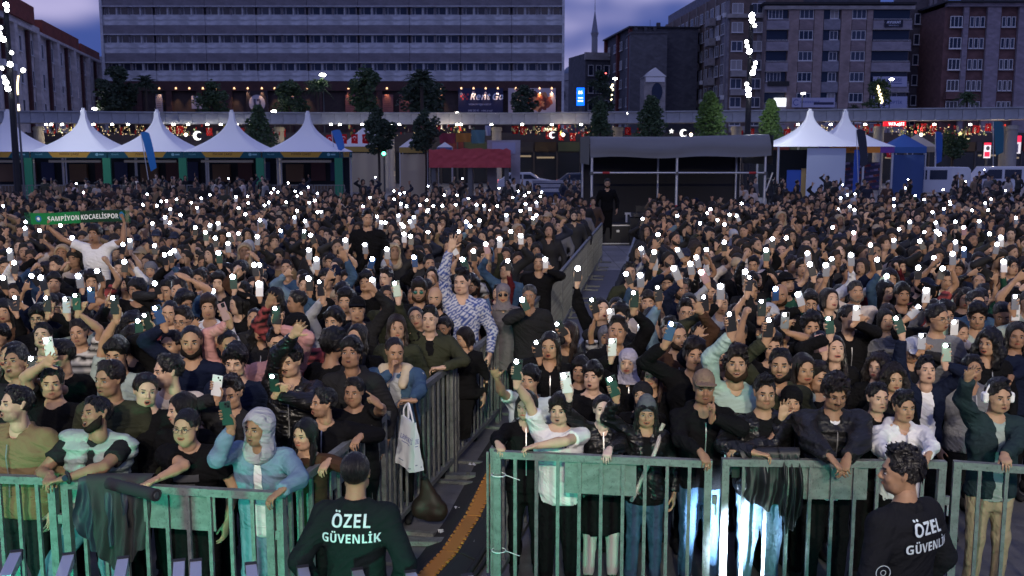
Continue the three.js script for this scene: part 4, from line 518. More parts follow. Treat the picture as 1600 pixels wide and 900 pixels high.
// ---------------------------------------------------------------- vehicles behind the crowd
function car(name, label, px, py, d, dir, paint, van) {
  const p = at(px, py, d); const g = thing(name, label, van ? 'van' : 'car', [p.x, 0, -d], dir); const L = van ? 5.2 : 4.4, Wd = 1.8, sh = new THREE.Shape();
  const P = van ? [[-2.6, 0.4], [-2.6, 1.9], [-2.45, 2.05], [1.4, 2.05], [2.0, 1.25], [2.5, 1.05], [2.6, 0.4]] : [[-2.2, 0.4], [-2.2, 0.85], [-1.95, 0.95], [-1.35, 1.42], [0.35, 1.46], [1.1, 0.98], [2.05, 0.82], [2.2, 0.4]];
  P.forEach((q, i) => (i ? sh.lineTo(...q) : sh.moveTo(...q))); sh.closePath();
  part('body', new THREE.ExtrudeGeometry(sh, { depth: Wd - 0.12, bevelEnabled: true, bevelThickness: 0.06, bevelSize: 0.05, bevelSegments: 3 }).translate(0, 0, -Wd / 2 + 0.06), paint, g);
  const ws = van ? [[[1.35, 1.9], [0.4, 1.9], [0.4, 1.25], [1.85, 1.25]], [[0.2, 1.9], [-1.0, 1.9], [-1.0, 1.25], [0.2, 1.25]]] : [[[-0.35, 1.36], [-1.25, 1.33], [-1.6, 1.0], [-0.35, 1.0]], [[-0.22, 1.36], [0.3, 1.36], [0.9, 1.0], [-0.22, 1.0]]];
  for (const w of ws) { const s = new THREE.Shape(); w.forEach((q, i) => (i ? s.lineTo(...q) : s.moveTo(...q))); s.closePath(); for (const z of [-1, 1]) part('side_window', new THREE.ExtrudeGeometry(s, { depth: 0.02, bevelEnabled: false }).translate(0, 0, z > 0 ? Wd / 2 : -Wd / 2 - 0.02), M.glass, g); }
  for (const x of [-L * 0.3, L * 0.31]) for (const z of [-1, 1]) { const t = part('wheel', cyl(0.33, 0.33, 0.22, 20).rotateX(Math.PI / 2), M.rubber, g, [x, 0.33, z * (Wd / 2 - 0.06)]); part('rim', cyl(0.2, 0.2, 0.24, 14).rotateX(Math.PI / 2), M.alu, t); }
  for (const z of [-1, 1]) { part('headlight', boxAt(0.08, 0.16, 0.35, L / 2 + 0.01, 0.72, z * 0.6), M.white, g); part('tail_light', boxAt(0.06, 0.2, 0.3, -L / 2 - 0.03, 0.8, z * 0.62), glow(1, 0.05, 0.04, 3), g); }
}
const wp = std(0.6, 0.62, 0.66, 0.3), dp = std(0.04, 0.06, 0.1, 0.3);
car('parked_car', 'white car nosing out right of the pale portal', 822, 250, 80, 0, wp); car('dark_car', 'dark car with a red tail light left of the mixing tent', 914, 250, 79, 0, dp); car('white_van', 'white van parked below the beige gazebo', 1450, 255, 70, Math.PI, wp, true); car('white_van', 'white van at the right edge below the red screen', 1566, 252, 72, Math.PI, wp, true);
// tiered benches behind the plaza
for (let i = 0; i < 3; i++) { const a = at(832 + i * 6, 257 + i * 6, 74 - i * 3), b = at(918 - i * 3, 257 + i * 6, 74 - i * 3); const g = thing('stone_bench', ['farthest pale stone bench tier left of the mixing tent', 'middle pale stone bench tier left of the mixing tent', 'nearest pale stone bench tier left of the mixing tent'][i], 'bench', [(a.x + b.x) / 2, 0, a.z], 0, 'bench tiers'); part('seat', box(b.x - a.x, 0.2, 0.7), wallMat(0.5, 0.5, 0.54), g, [0, 0.95 - i * 0.2, 0]); part('plinth', box(b.x - a.x - 0.1, 0.84 - i * 0.2, 0.6), std(0.03, 0.05, 0.12, 0.8), g, [0, (0.84 - i * 0.2) / 2, 0]); }
// ---------------------------------------------------------------- steel crowd barriers
const rustSpeck = grain(256, (u, v) => { const n = tileNoise(u, v, 14, 5), s = tileNoise(v, u, 40, 3); const b = 0.8 + 0.16 * n + (s > 0.3 ? -0.12 : 0); return [b, b, b * 0.99]; }); rustSpeck.repeat.set(1.7, 1.7);
const galvMat = new THREE.MeshStandardMaterial({ color: col(0.29, 0.305, 0.31), map: rustSpeck, roughness: 0.5, metalness: 0.25 });
const barGeoCache = new Map();
function barrier(label, a, b, { h = 1.15, step = 0.15, plate = null, group, dbl = false, foot = true } = {}) {
  const L = Math.hypot(b[0] - a[0], b[1] - a[1]), turn = Math.atan2(-(b[1] - a[1]), b[0] - a[0]);
  const g = thing('crowd_barrier', label, 'barrier', [(a[0] + b[0]) / 2, 0, (a[1] + b[1]) / 2], turn, group);
  const hw = L / 2, t = 0.05;
  part('top_rail', box(L, 0.05, t), galvMat, g, [0, h - 0.025, 0]); part('bottom_rail', box(L, 0.045, t), galvMat, g, [0, 0.16, 0]);
  for (const s of [-1, 1]) part('end_post', box(t, h - 0.05, t - 0.004), galvMat, g, [s * (hw - t / 2), (h - 0.05) / 2, 0]);
  const n = Math.max(2, Math.round(L / step));
  for (let i = 1; i < n; i++) part('bar', box(0.024, h - 0.235, 0.022), galvMat, g, [-hw + L * i / n, 0.1825 + (h - 0.235) / 2, 0]);
  if (plate) part('plate', box(L * (plate[1] - plate[0]), 0.24, 0.006), galvMat, g, [-hw + L * (plate[0] + plate[1]) / 2, h - 0.17, -0.018]);
  if (foot) for (const s of [-0.7, 0.7]) part('foot', box(0.05, 0.03, 0.6), galvMat, g, [s * hw, 0.02, 0]);
  const hk = part('hook', box(0.03, 0.06, 0.03), galvMat, g, [hw + 0.02, h - 0.28, 0]); part('hook_pin', cyl(0.008, 0.008, 0.14, 6), M.alu, hk, [0.012, -0.04, 0]);
  if (dbl) for (let i = 0; i < n; i++) part('bar', box(0.02, h - 0.235, 0.018), galvMat, g, [-hw + L * (i + 0.5) / n, 0.1825 + (h - 0.235) / 2, -0.06]);
  return g;
}
const GF = (px, py) => { const p = onLevel(px, py, 1.15); return [p.x, p.z]; };
const fences = {};
{
  const grp = 'front row steel barriers', A = GF(-120, 738), B = GF(87, 745), C = GF(97, 750), Dd = GF(428, 768);
  barrier('steel barrier at left edge in front of tan jacket man', A, B, { group: grp, step: 0.14 });
  barrier('steel barrier with plate, draped with a dark jacket, lit green', C, Dd, { group: grp, plate: [0.37, 0.72] });
  barrier('steel barrier in front of the boy in white tee', GF(772, 704), GF(1113, 719), { group: grp, plate: [0.33, 0.66] });
  barrier('steel barrier in front of the man in black padded jacket', GF(1128, 716), GF(1478, 720), { group: grp, plate: [0.32, 0.66] });
  barrier('steel barrier at right edge before man with headphones', GF(1490, 720), GF(1840, 744), { group: grp, step: 0.16 });
  // the aisle's left side, running back to the mixing tent
  const P0 = GF(432, 772), P1 = GF(836, 470), P2 = [3.0, -31.5]; const Q0 = GF(768, 704), wide = Q0[0] - (P0[0] + (P1[0] - P0[0]) * (Q0[1] - P0[1]) / (P1[1] - P0[1]));
  fences.left = (z) => (z > P1[1] ? P0[0] + (P1[0] - P0[0]) * (z - P0[1]) / (P1[1] - P0[1]) : P1[0] + (P2[0] - P1[0]) * (z - P1[1]) / (P2[1] - P1[1])); fences.right = (z) => fences.left(z) + wide; fences.Q0 = Q0;
  const gl = 'aisle barriers left side', gr = 'aisle barriers right side', names = ['nearest the denim jacket man', 'behind the left security guard', 'holding the white bag', 'below the olive hooded youth', 'below the striped shirt man', 'beside the grey headscarf woman', 'sixth from the front', 'seventh from the front', 'eighth from the front', 'ninth from the front', 'tenth from the front', 'last before the mixing tent'], right = ['at the corner with the zip tie', 'second back behind the white tee youth', 'third back', 'fourth back', 'fifth back', 'sixth back', 'seventh back', 'eighth back', 'ninth back', 'tenth back', 'eleventh back', 'last before the mixing tent'];
  const run = (fx, z0, n, grp, side, nm, dbl) => { let z = z0; for (let i = 0; i < n; i++) { const x = fx(z - 0.03), k = (fx(z - 1) - fx(z)), L = 1.94 / Math.hypot(1, k), z1 = z - L; barrier(`grey aisle barrier on the ${side} side, ${nm[i]}`, [x, z - 0.03], [fx(z1), z1], { group: grp, step: 0.16, dbl: i < dbl, plate: i < 5 && side === 'left' ? [0.32, 0.68] : null }); z = z1 - 0.03; } };
  run(fences.left, P0[1], 12, gl, 'left', names, 12); run(fences.right, Q0[1] - 0.02, 12, gr, 'right', right, 3);
  for (const [y, l] of [[0.98, 'upper'], [0.42, 'lower']]) { const z = thing('zip_tie', `white zip tie round the corner barrier post, ${l} one`, 'zip tie', [Q0[0] + 0.05, y, Q0[1] + 0.02]); part('loop', new THREE.TorusGeometry(0.05, 0.004, 5, 18).rotateX(Math.PI / 2), M.white, z); part('tail', rod([0.05, 0, 0.01], [0.15, -0.03, 0.03], 0.003, 5), M.white, z); }
}
// far fences in front of the tents
for (let i = 0; i < 11; i++) { const a = at(-10 + i * 50, 262, 60), b = at(38 + i * 50, 262, 60); barrier('far grey barrier in front of the left tents, number ' + ['one', 'two', 'three', 'four', 'five', 'six', 'seven', 'eight', 'nine', 'ten', 'eleven'][i] + ' from left', [a.x, a.z], [b.x, b.z], { h: 1.2, step: 0.2, group: 'far barriers before the tents' }); }
// square steel tube brackets on the near pit barrier
[[25, 862], [107, 866], [192, 872], [280, 876], [306, 876], [392, 881], [473, 886], [558, 890], [641, 894], [730, 899]].forEach(([px, py], i) => {
  const d = 4.9, p = at(px, py, d); const g = thing('tube_bracket', 'square steel tube bracket with black cap at bottom edge, ' + ['first', 'second', 'third', 'fourth', 'fifth', 'sixth', 'seventh', 'eighth', 'ninth', 'tenth'][i] + ' from left', 'bracket', [p.x, 0, p.z], 0.3, 'tube brackets along the pit');
  part('top_tube', boxAt(0.055, 0.045, 0.3, 0, p.y - 0.022, 0.16), M.alu, g); part('cap', boxAt(0.062, 0.052, 0.03, 0, p.y - 0.022, -0.005), M.rubber, g); part('upright', boxAt(0.05, p.y - 0.05, 0.05, 0, (p.y - 0.05) / 2, 0.03), galvMat, g); if (i === 1 || i === 2) part('end_cap', boxAt(0.058, 0.05, 0.02, 0, p.y - 0.022, 0.321), std(0.35, 0.07, 0.03, 0.6), g);
});
// ---------------------------------------------------------------- cable ramp and cables in the aisle
{
  const pts = [[655, 925], [712, 862], [752, 790], [780, 725], [800, 690]].map(([x, y]) => onLevel(x, y, 0)); const c = new THREE.CatmullRomCurve3(pts), orange = std(0.5, 0.2, 0.03, 0.6);
  const N = 5; for (let i = 0; i < N; i++) { const a = c.getPoint(i / N), b = c.getPoint((i + 1) / N), dx = b.x - a.x, dz = b.z - a.z, L = Math.hypot(dx, dz) - 0.01; const g = thing('cable_ramp', ['nearest', 'second', 'third', 'fourth', 'farthest'][i] + ' black cable ramp section with orange lid in the aisle', 'cable ramp', [(a.x + b.x) / 2, 0.006, (a.z + b.z) / 2], Math.atan2(-dz, dx), 'cable ramp sections');
    const s = new THREE.Shape(); s.moveTo(-0.25, 0); s.lineTo(0.25, 0); s.lineTo(0.1, 0.055); s.lineTo(-0.1, 0.055); s.closePath(); part('base', new THREE.ExtrudeGeometry(s, { depth: L, bevelEnabled: false }).rotateY(-Math.PI / 2).translate(L / 2, 0, 0), M.rubber, g);
    const lid = new THREE.Shape(), th = 9; lid.moveTo(-L / 2, -0.07); for (let k = 0; k < th; k++) { const x0 = -L / 2 + L * k / th, w = L / th; lid.lineTo(x0, -0.07); lid.lineTo(x0 + w * 0.5, -0.07); lid.lineTo(x0 + w * 0.5, -0.05); lid.lineTo(x0 + w, -0.05); } lid.lineTo(L / 2, 0.07); for (let k = th; k > 0; k--) { const x0 = -L / 2 + L * k / th, w = L / th; lid.lineTo(x0, 0.07); lid.lineTo(x0 - w * 0.5, 0.07); lid.lineTo(x0 - w * 0.5, 0.05); lid.lineTo(x0 - w, 0.05); } lid.closePath();
    part('lid', new THREE.ExtrudeGeometry(lid, { depth: 0.012, bevelEnabled: false }).rotateX(-Math.PI / 2).translate(0, 0.056, 0), orange, g); }
  const hose = thing('black_cable', 'thick black cable beside the cable ramp in the aisle', 'cable', [0, 0, 0]); part('cable', tube([[705, 930], [745, 878], [785, 800], [815, 720]].map(([x, y]) => { const p = onLevel(x, y, 0.03); return [p.x, p.y, p.z]; }), 0.022, 40, 7), M.rubber, hose); part('cable', tube([[716, 930], [757, 878], [795, 800], [822, 720]].map(([x, y]) => { const p = onLevel(x, y, 0.03); return [p.x, p.y, p.z]; }), 0.018, 40, 7), M.rubber, hose);
  for (const [x, y, l] of [[740, 645, 'far'], [700, 745, 'middle'], [690, 848, 'near']]) { const p = onLevel(x, y, 0.02); const g = thing('floor_threshold', `flat steel cross foot on the aisle floor, ${l} one`, 'steel foot', [p.x, 0.01, p.z]); part('bar', box(0.55, 0.04, 0.1), galvMat, g, [0, 0.02, 0]); part('bolt', cyl(0.015, 0.015, 0.02, 8), M.darkSteel, g, [0.2, 0.05, 0]); }
  for (const [x, y] of [[738, 728], [716, 796], [690, 833], [677, 846]]) { const p = onLevel(x, y, 0.01); const g = thing('paper_scrap', { 738: 'tiny white paper scrap highest in the aisle', 716: 'crumpled white paper scrap beside the ramp', 690: 'white paper scrap low in the aisle', 677: 'flat clear wrapper lying near the security guard' }[x], 'litter', [p.x, 0.012, p.z], x); part('scrap', clothGeo(0.07, 0.05, 0.012, 5, 4, x).rotateX(-Math.PI / 2).translate(0, 0.016, 0), new THREE.MeshStandardMaterial({ color: col(0.6, 0.6, 0.6), roughness: 0.9, side: THREE.DoubleSide }), g); }
}
// ---------------------------------------------------------------- bodies: distance fields meshed with surface nets
// a prim: tapered rod {a,b,ra,rb}, optionally flattened along the unit vector w by q, cut flat at an end (cap 1 = a, 2 = b, 3 = both), blended over k, or taken away (sub); or {f, lo, hi}
function skinOf(prims, cell, { wob } = {}) {
  let lx = 1e9, ly = 1e9, lz = 1e9, hx = -1e9, hy = -1e9, hz = -1e9;
  for (const p of prims) {
    if (!p.lo) { const r = Math.max(p.ra, p.rb); p.lo = [0, 1, 2].map((i) => Math.min(p.a[i], p.b[i]) - r); p.hi = [0, 1, 2].map((i) => Math.max(p.a[i], p.b[i]) + r); }
    if (!p.sub) { lx = Math.min(lx, p.lo[0]); ly = Math.min(ly, p.lo[1]); lz = Math.min(lz, p.lo[2]); hx = Math.max(hx, p.hi[0]); hy = Math.max(hy, p.hi[1]); hz = Math.max(hz, p.hi[2]); }
  }
  const pad = 2.5 * cell + 0.012; lx -= pad; ly -= pad; lz -= pad; hx += pad; hy += pad; hz += pad;
  const nx = Math.ceil((hx - lx) / cell) + 1, ny = Math.ceil((hy - ly) / cell) + 1, nz = Math.ceil((hz - lz) / cell) + 1;
  const F = new Float32Array(nx * ny * nz).fill(0.2);
  for (const p of prims) {
    const k = p.k ?? 0.02, m = k + 2.2 * cell;
    const i0 = Math.max(0, Math.floor((p.lo[0] - m - lx) / cell)), i1 = Math.min(nx - 1, Math.ceil((p.hi[0] + m - lx) / cell)), j0 = Math.max(0, Math.floor((p.lo[1] - m - ly) / cell)), j1 = Math.min(ny - 1, Math.ceil((p.hi[1] + m - ly) / cell)), k0 = Math.max(0, Math.floor((p.lo[2] - m - lz) / cell)), k1 = Math.min(nz - 1, Math.ceil((p.hi[2] + m - lz) / cell));
    let ax, ay, az, bx, by, bz, L2, L, ra, dr; const w = p.w, q1 = p.w ? p.q * p.q - 1 : 0;
    if (!p.f) { [ax, ay, az] = p.a; bx = p.b[0] - ax; by = p.b[1] - ay; bz = p.b[2] - az; L2 = bx * bx + by * by + bz * bz || 1e-9; L = Math.sqrt(L2); ra = p.ra; dr = p.rb - p.ra; }
    for (let c = k0; c <= k1; c++) for (let b = j0; b <= j1; b++) { let o = (c * ny + b) * nx + i0; const z = lz + c * cell, y = ly + b * cell;
      for (let a = i0; a <= i1; a++, o++) {
        const x = lx + a * cell; let d;
        if (p.f) d = p.f(x, y, z);
        else {
          const px = x - ax, py = y - ay, pz = z - az, tt = (px * bx + py * by + pz * bz) / L2, t = tt < 0 ? 0 : tt > 1 ? 1 : tt, ex = px - bx * t, ey = py - by * t, ez = pz - bz * t; let e2 = ex * ex + ey * ey + ez * ez;
          if (w) { const s = ex * w[0] + ey * w[1] + ez * w[2]; e2 += q1 * s * s; }
          d = Math.sqrt(e2) - ra - dr * t;
          if (p.cap) { if (p.cap & 1) d = Math.max(d, -tt * L); if (p.cap & 2) d = Math.max(d, (tt - 1) * L); }
        }
        const f = F[o];
        if (p.sub) { const s = -d, h = k > 0 ? Math.max(k - Math.abs(f - s), 0) / k : 0; F[o] = Math.max(f, s) + h * h * k * 0.25; }
        else { const h = k > 0 ? Math.max(k - Math.abs(f - d), 0) / k : 0; F[o] = Math.min(f, d) - h * h * k * 0.25; }
      } }
  }
  if (wob) for (let c = 0, o = 0; c < nz; c++) for (let b = 0; b < ny; b++) for (let a = 0; a < nx; a++, o++) if (F[o] < 0.06 && F[o] > -0.06) F[o] += wob(lx + a * cell, ly + b * cell, lz + c * cell);
  const V = new Int32Array(nx * ny * nz).fill(-1), pos = [], nor = [], idx = [], sx = 1, sy = nx, sz = nx * ny;
  for (let c = 0; c < nz - 1; c++) for (let b = 0; b < ny - 1; b++) for (let a = 0; a < nx - 1; a++) {
    const o = (c * ny + b) * nx + a, f0 = F[o], f1 = F[o + sx], f2 = F[o + sy], f3 = F[o + sx + sy], f4 = F[o + sz], f5 = F[o + sx + sz], f6 = F[o + sy + sz], f7 = F[o + sx + sy + sz];
    const m = (f0 < 0) + (f1 < 0) + (f2 < 0) + (f3 < 0) + (f4 < 0) + (f5 < 0) + (f6 < 0) + (f7 < 0); if (m === 0 || m === 8) continue;
    let n = 0, X = 0, Y = 0, Z = 0; const e = (u, v, x, y, z, dx, dy, dz) => { if ((u < 0) !== (v < 0)) { const t = u / (u - v); X += x + dx * t; Y += y + dy * t; Z += z + dz * t; n++; } };
    e(f0, f1, 0, 0, 0, 1, 0, 0); e(f2, f3, 0, 1, 0, 1, 0, 0); e(f4, f5, 0, 0, 1, 1, 0, 0); e(f6, f7, 0, 1, 1, 1, 0, 0); e(f0, f2, 0, 0, 0, 0, 1, 0); e(f1, f3, 1, 0, 0, 0, 1, 0); e(f4, f6, 0, 0, 1, 0, 1, 0); e(f5, f7, 1, 0, 1, 0, 1, 0); e(f0, f4, 0, 0, 0, 0, 0, 1); e(f1, f5, 1, 0, 0, 0, 0, 1); e(f2, f6, 0, 1, 0, 0, 0, 1); e(f3, f7, 1, 1, 0, 0, 0, 1);
    V[o] = pos.length / 3; pos.push(lx + (a + X / n) * cell, ly + (b + Y / n) * cell, lz + (c + Z / n) * cell);
    const gx = f1 + f3 + f5 + f7 - f0 - f2 - f4 - f6, gy = f2 + f3 + f6 + f7 - f0 - f1 - f4 - f5, gz = f4 + f5 + f6 + f7 - f0 - f1 - f2 - f3, l = Math.hypot(gx, gy, gz) || 1; nor.push(gx / l, gy / l, gz / l);
    if (a && b && c) {
      const s = f0 < 0; const qd = (p, q, r, t) => { if (p < 0 || q < 0 || r < 0 || t < 0) return; if (s) idx.push(p, q, r, p, r, t); else idx.push(p, r, q, p, t, r); };
      if (s !== f1 < 0) qd(V[o], V[o - sy], V[o - sy - sz], V[o - sz]);
      if (s !== f2 < 0) qd(V[o], V[o - sz], V[o - sz - sx], V[o - sx]);
      if (s !== f4 < 0) qd(V[o], V[o - sx], V[o - sx - sy], V[o - sy]);
    }
  }
  return { p: new Float32Array(pos), n: new Float32Array(nor), i: new Uint32Array(idx) };
}
// chunks {p,n,i,c}
function moved(ch, m) {
  const n = ch.p.length / 3, p = new Float32Array(n * 3), q = new Float32Array(n * 3), e = m.elements, nm = new THREE.Matrix3().getNormalMatrix(m).elements;
  for (let i = 0; i < n; i++) { const x = ch.p[i * 3], y = ch.p[i * 3 + 1], z = ch.p[i * 3 + 2], a = ch.n[i * 3], b = ch.n[i * 3 + 1], c = ch.n[i * 3 + 2];
    p[i * 3] = e[0] * x + e[4] * y + e[8] * z + e[12]; p[i * 3 + 1] = e[1] * x + e[5] * y + e[9] * z + e[13]; p[i * 3 + 2] = e[2] * x + e[6] * y + e[10] * z + e[14];
    const u = nm[0] * a + nm[3] * b + nm[6] * c, v = nm[1] * a + nm[4] * b + nm[7] * c, w = nm[2] * a + nm[5] * b + nm[8] * c, l = Math.hypot(u, v, w) || 1; q[i * 3] = u / l; q[i * 3 + 1] = v / l; q[i * 3 + 2] = w / l; }
  let ix = ch.i; if (m.determinant() < 0) { ix = ix.slice(); for (let i = 0; i < ix.length; i += 3) { const t = ix[i]; ix[i] = ix[i + 1]; ix[i + 1] = t; } }
  return { p, n: q, i: ix, c: ch.c, u: ch.u };
}
function tinted(ch, fn) { const n = ch.p.length / 3, c = new Float32Array(n * 3); for (let i = 0; i < n; i++) { const t = typeof fn === 'function' ? fn(ch.p[i * 3], ch.p[i * 3 + 1], ch.p[i * 3 + 2]) : fn; c[i * 3] = t[0]; c[i * 3 + 1] = t[1]; c[i * 3 + 2] = t[2]; } return { ...ch, c }; }
function geoOf(list, colored) {
  let nv = 0, ni = 0; for (const c of list) { nv += c.p.length; ni += c.i.length; }
  const p = new Float32Array(nv), n = new Float32Array(nv), k = colored ? new Float32Array(nv) : null, ix = new Uint32Array(ni); let v = 0, w = 0;
  for (const c of list) { p.set(c.p, v); n.set(c.n, v); if (k) k.set(c.c, v); const b = v / 3; for (let j = 0; j < c.i.length; j++) ix[w + j] = c.i[j] + b; v += c.p.length; w += c.i.length; }
  const g = new THREE.BufferGeometry(); g.setAttribute('position', new THREE.BufferAttribute(p, 3)); g.setAttribute('normal', new THREE.BufferAttribute(n, 3)); if (k) g.setAttribute('color', new THREE.BufferAttribute(k, 3)); if (list.every((c) => c.u)) { const u = new Float32Array(nv / 3 * 2); let w2 = 0; for (const c of list) { u.set(c.u, w2); w2 += c.u.length; } g.setAttribute('uv', new THREE.BufferAttribute(u, 2)); } g.setIndex(new THREE.BufferAttribute(ix, 1)); return g;
}
const withUv = (ch, fn) => { const n = ch.p.length / 3, u = new Float32Array(n * 2); for (let i = 0; i < n; i++) { const q = fn(ch.p[i * 3], ch.p[i * 3 + 1], ch.p[i * 3 + 2]); u[i * 2] = q[0]; u[i * 2 + 1] = q[1]; } ch.u = u; return ch; };
const chunkOf = (g) => ({ p: g.attributes.position.array, n: g.attributes.normal.array, i: g.index ? Uint32Array.from(g.index.array) : Uint32Array.from({ length: g.attributes.position.count }, (_, i) => i) });
// small vectors
const add = (a, b, s = 1) => [a[0] + b[0] * s, a[1] + b[1] * s, a[2] + b[2] * s], sub = (a, b) => [a[0] - b[0], a[1] - b[1], a[2] - b[2]], mul = (a, s) => [a[0] * s, a[1] * s, a[2] * s], dot = (a, b) => a[0] * b[0] + a[1] * b[1] + a[2] * b[2], cross = (a, b) => [a[1] * b[2] - a[2] * b[1], a[2] * b[0] - a[0] * b[2], a[0] * b[1] - a[1] * b[0]], len = (a) => Math.hypot(...a), unit = (a) => mul(a, 1 / (len(a) || 1)), mix = (a, b, t) => [0, 1, 2].map((i) => a[i] + (b[i] - a[i]) * t);
const C = (a, b, ra, rb, k = 0.02, more) => ({ a, b, ra, rb, k, ...more });

// ---------------------------------------------------------------- hands: wrist at the origin, fingers along +y, palm towards +z, thumb at +x
const FING = [[0.027, 0.090, 0.068, 0.0085], [0.008, 0.094, 0.078, 0.0088], [-0.011, 0.090, 0.072, 0.0084], [-0.028, 0.082, 0.055, 0.0074]];
function handPrims(pose) {
  const L = [C([0, -0.03, 0], [0, 0.02, 0], 0.027, 0.029, 0.02, { w: [0, 0, 1], q: 1.35 }), C([0.006, 0.025, 0.002], [0, 0.07, 0], 0.036, 0.041, 0.02, { w: [0, 0, 1], q: 2.5 }), C([0.022, 0.028, 0.006], [0.03, 0.05, 0.01], 0.019, 0.014, 0.015)];
  const chain = (pts, r) => { for (let i = 0; i + 1 < pts.length; i++) L.push(C(pts[i], pts[i + 1], r * (1 - 0.08 * i), r * (0.95 - 0.08 * i), i ? 0.003 : 0.007)); };
  FING.forEach(([x, y, l, r], f) => {
    const bend = (s, c, base = 0) => { const pts = [[x, y - 0.02, 0]]; let a = base, p = [x, y, 0]; pts.push(p); const seg = [0.5, 0.3, 0.24]; seg.forEach((g, i) => { a += c[i]; p = add(p, [Math.sin(s) * l * g * Math.cos(a), Math.cos(s) * l * g * Math.cos(a), l * g * Math.sin(a)]); pts.push(p); }); chain(pts, r); };
    const splay = (1.2 - f) * 0.13;
    if (pose === 'open') bend(splay * 1.4, [0.08, 0.12, 0.12]);
    else if (pose === 'relaxed') bend(splay * 0.5, [0.35, 0.45, 0.35]);
    else if (pose === 'rail') bend(splay * 0.5, [0.75, 0.75, 0.35]);
    else if (pose === 'fist') bend(0, [1.3, 1.5, 0.9]);
    else if (pose === 'point') f === 0 ? bend(0, [0.02, 0.05, 0.05]) : bend(0, [1.3, 1.5, 0.9]);
    else if (pose === 'grip') { const yy = 0.074 + 0.021 * (3 - f) * 0.9 + 0.006; chain([[x, y - 0.02, 0], [-0.03, yy - 0.01 + (f === 3 ? -0.004 : 0), 0.0], [-0.047, yy, 0.014], [-0.046, yy + 0.004, 0.036], [-0.026, yy + 0.006, 0.041]], r); }
  });
  if (pose === 'open') chain([[0.02, 0.02, 0.004], [0.045, 0.045, 0.008], [0.068, 0.068, 0.01], [0.082, 0.09, 0.012]], 0.0105);
  else if (pose === 'grip') chain([[0.02, 0.02, 0.006], [0.043, 0.045, 0.014], [0.047, 0.08, 0.026], [0.036, 0.108, 0.042]], 0.0108);
  else if (pose === 'fist' || pose === 'point') chain([[0.02, 0.02, 0.008], [0.04, 0.05, 0.02], [0.034, 0.075, 0.034], [0.012, 0.08, 0.042]], 0.0105);
  else chain([[0.02, 0.02, 0.006], [0.042, 0.045, 0.018], [0.05, 0.07, 0.03], [0.05, 0.092, 0.038]], 0.0105);
  return L;
}
const handCache = {};
const hand = (pose, lod) => handCache[pose + lod] || (handCache[pose + lod] = skinOf(handPrims(pose), [0.0074, 0.0125, 0.0175, 0.019][lod]));

// ---------------------------------------------------------------- head: eye line at y = 0, face towards +z
const TONES = [[0.46, 0.285, 0.18], [0.39, 0.23, 0.138], [0.31, 0.175, 0.105], [0.53, 0.345, 0.24], [0.42, 0.255, 0.16]];
const HAIRC = [[0.008, 0.0065, 0.006], [0.012, 0.009, 0.007], [0.022, 0.013, 0.008], [0.05, 0.028, 0.016], [0.09, 0.035, 0.018]];
function headPrims(h) {
  const w = h.wide, j = h.jaw, n = h.nose, L = [];
  L.push(C([0, 0.03, -0.022], [0, 0.024, 0.0], 0.093, 0.088, 0.03, { w: [1, 0, 0], q: 1.16 / w }));
  L.push(C([0, -0.01, 0.012], [0, -0.045, 0.026], 0.07, 0.06, 0.03, { w: [1, 0, 0], q: 1.02 / w }));
  L.push(C([-0.035 * j, -0.075, 0.03], [0.035 * j, -0.075, 0.03], 0.034, 0.034, 0.03)); L.push(C([0, -0.088, 0.05], [0, -0.09, 0.056], 0.024 * j, 0.023 * j, 0.03));
  if (h.plump) { for (const s of [-1, 1]) L.push(C([s * 0.046, -0.05, 0.035], [s * 0.04, -0.065, 0.04], 0.032, 0.03, 0.03)); L.push(C([0, -0.1, 0.02], [0, -0.105, 0.03], 0.045, 0.04, 0.03)); }
  for (const s of [-1, 1]) {
    L.push(C([s * 0.042, -0.026, 0.058], [s * 0.036, -0.03, 0.066], 0.019, 0.017, 0.022)); L.push(C([s * 0.014, 0.021, 0.083], [s * 0.044, 0.019, 0.068], 0.011, 0.01, 0.014));
    L.push(C([s * 0.077 * w, -0.006, -0.012], [s * 0.081 * w, 0.018, -0.02], 0.014, 0.017, 0.008, { w: [1, 0, 0], q: 2.0 })); L.push(C([s * 0.076 * w, -0.024, -0.008], [s * 0.077 * w, -0.01, -0.01], 0.008, 0.011, 0.006));
    L.push(C([s * 0.033, 0.0, 0.094], [s * 0.036, -0.001, 0.092], 0.0135, 0.0125, 0.012, { sub: true, w: [0, 1, 0], q: 1.25 }));
  }
  L.push(C([0, 0.014, 0.085], [0, -0.026, 0.103 + 0.006 * (n - 1)], 0.0085, 0.0115 * n, 0.01)); L.push(C([-0.012 * n, -0.034, 0.093], [0.012 * n, -0.034, 0.093], 0.0085, 0.0085, 0.008)); L.push(C([0, -0.03, 0.1], [0, -0.031, 0.104 + 0.005 * (n - 1)], 0.011 * n, 0.0095 * n, 0.008));
  const o = h.mouth; // 0 closed .. 1 wide open
  L.push(C([0, -0.062 - o * 0.004, 0.066], [0, -0.068 - o * 0.006, 0.073], 0.026, 0.0165, 0.016));
  L.push(C([0, -0.06, -0.02], [0, -0.15, -0.032], 0.053 * (h.neck || 1), 0.058 * (h.neck || 1), 0.025));
  return L;
}
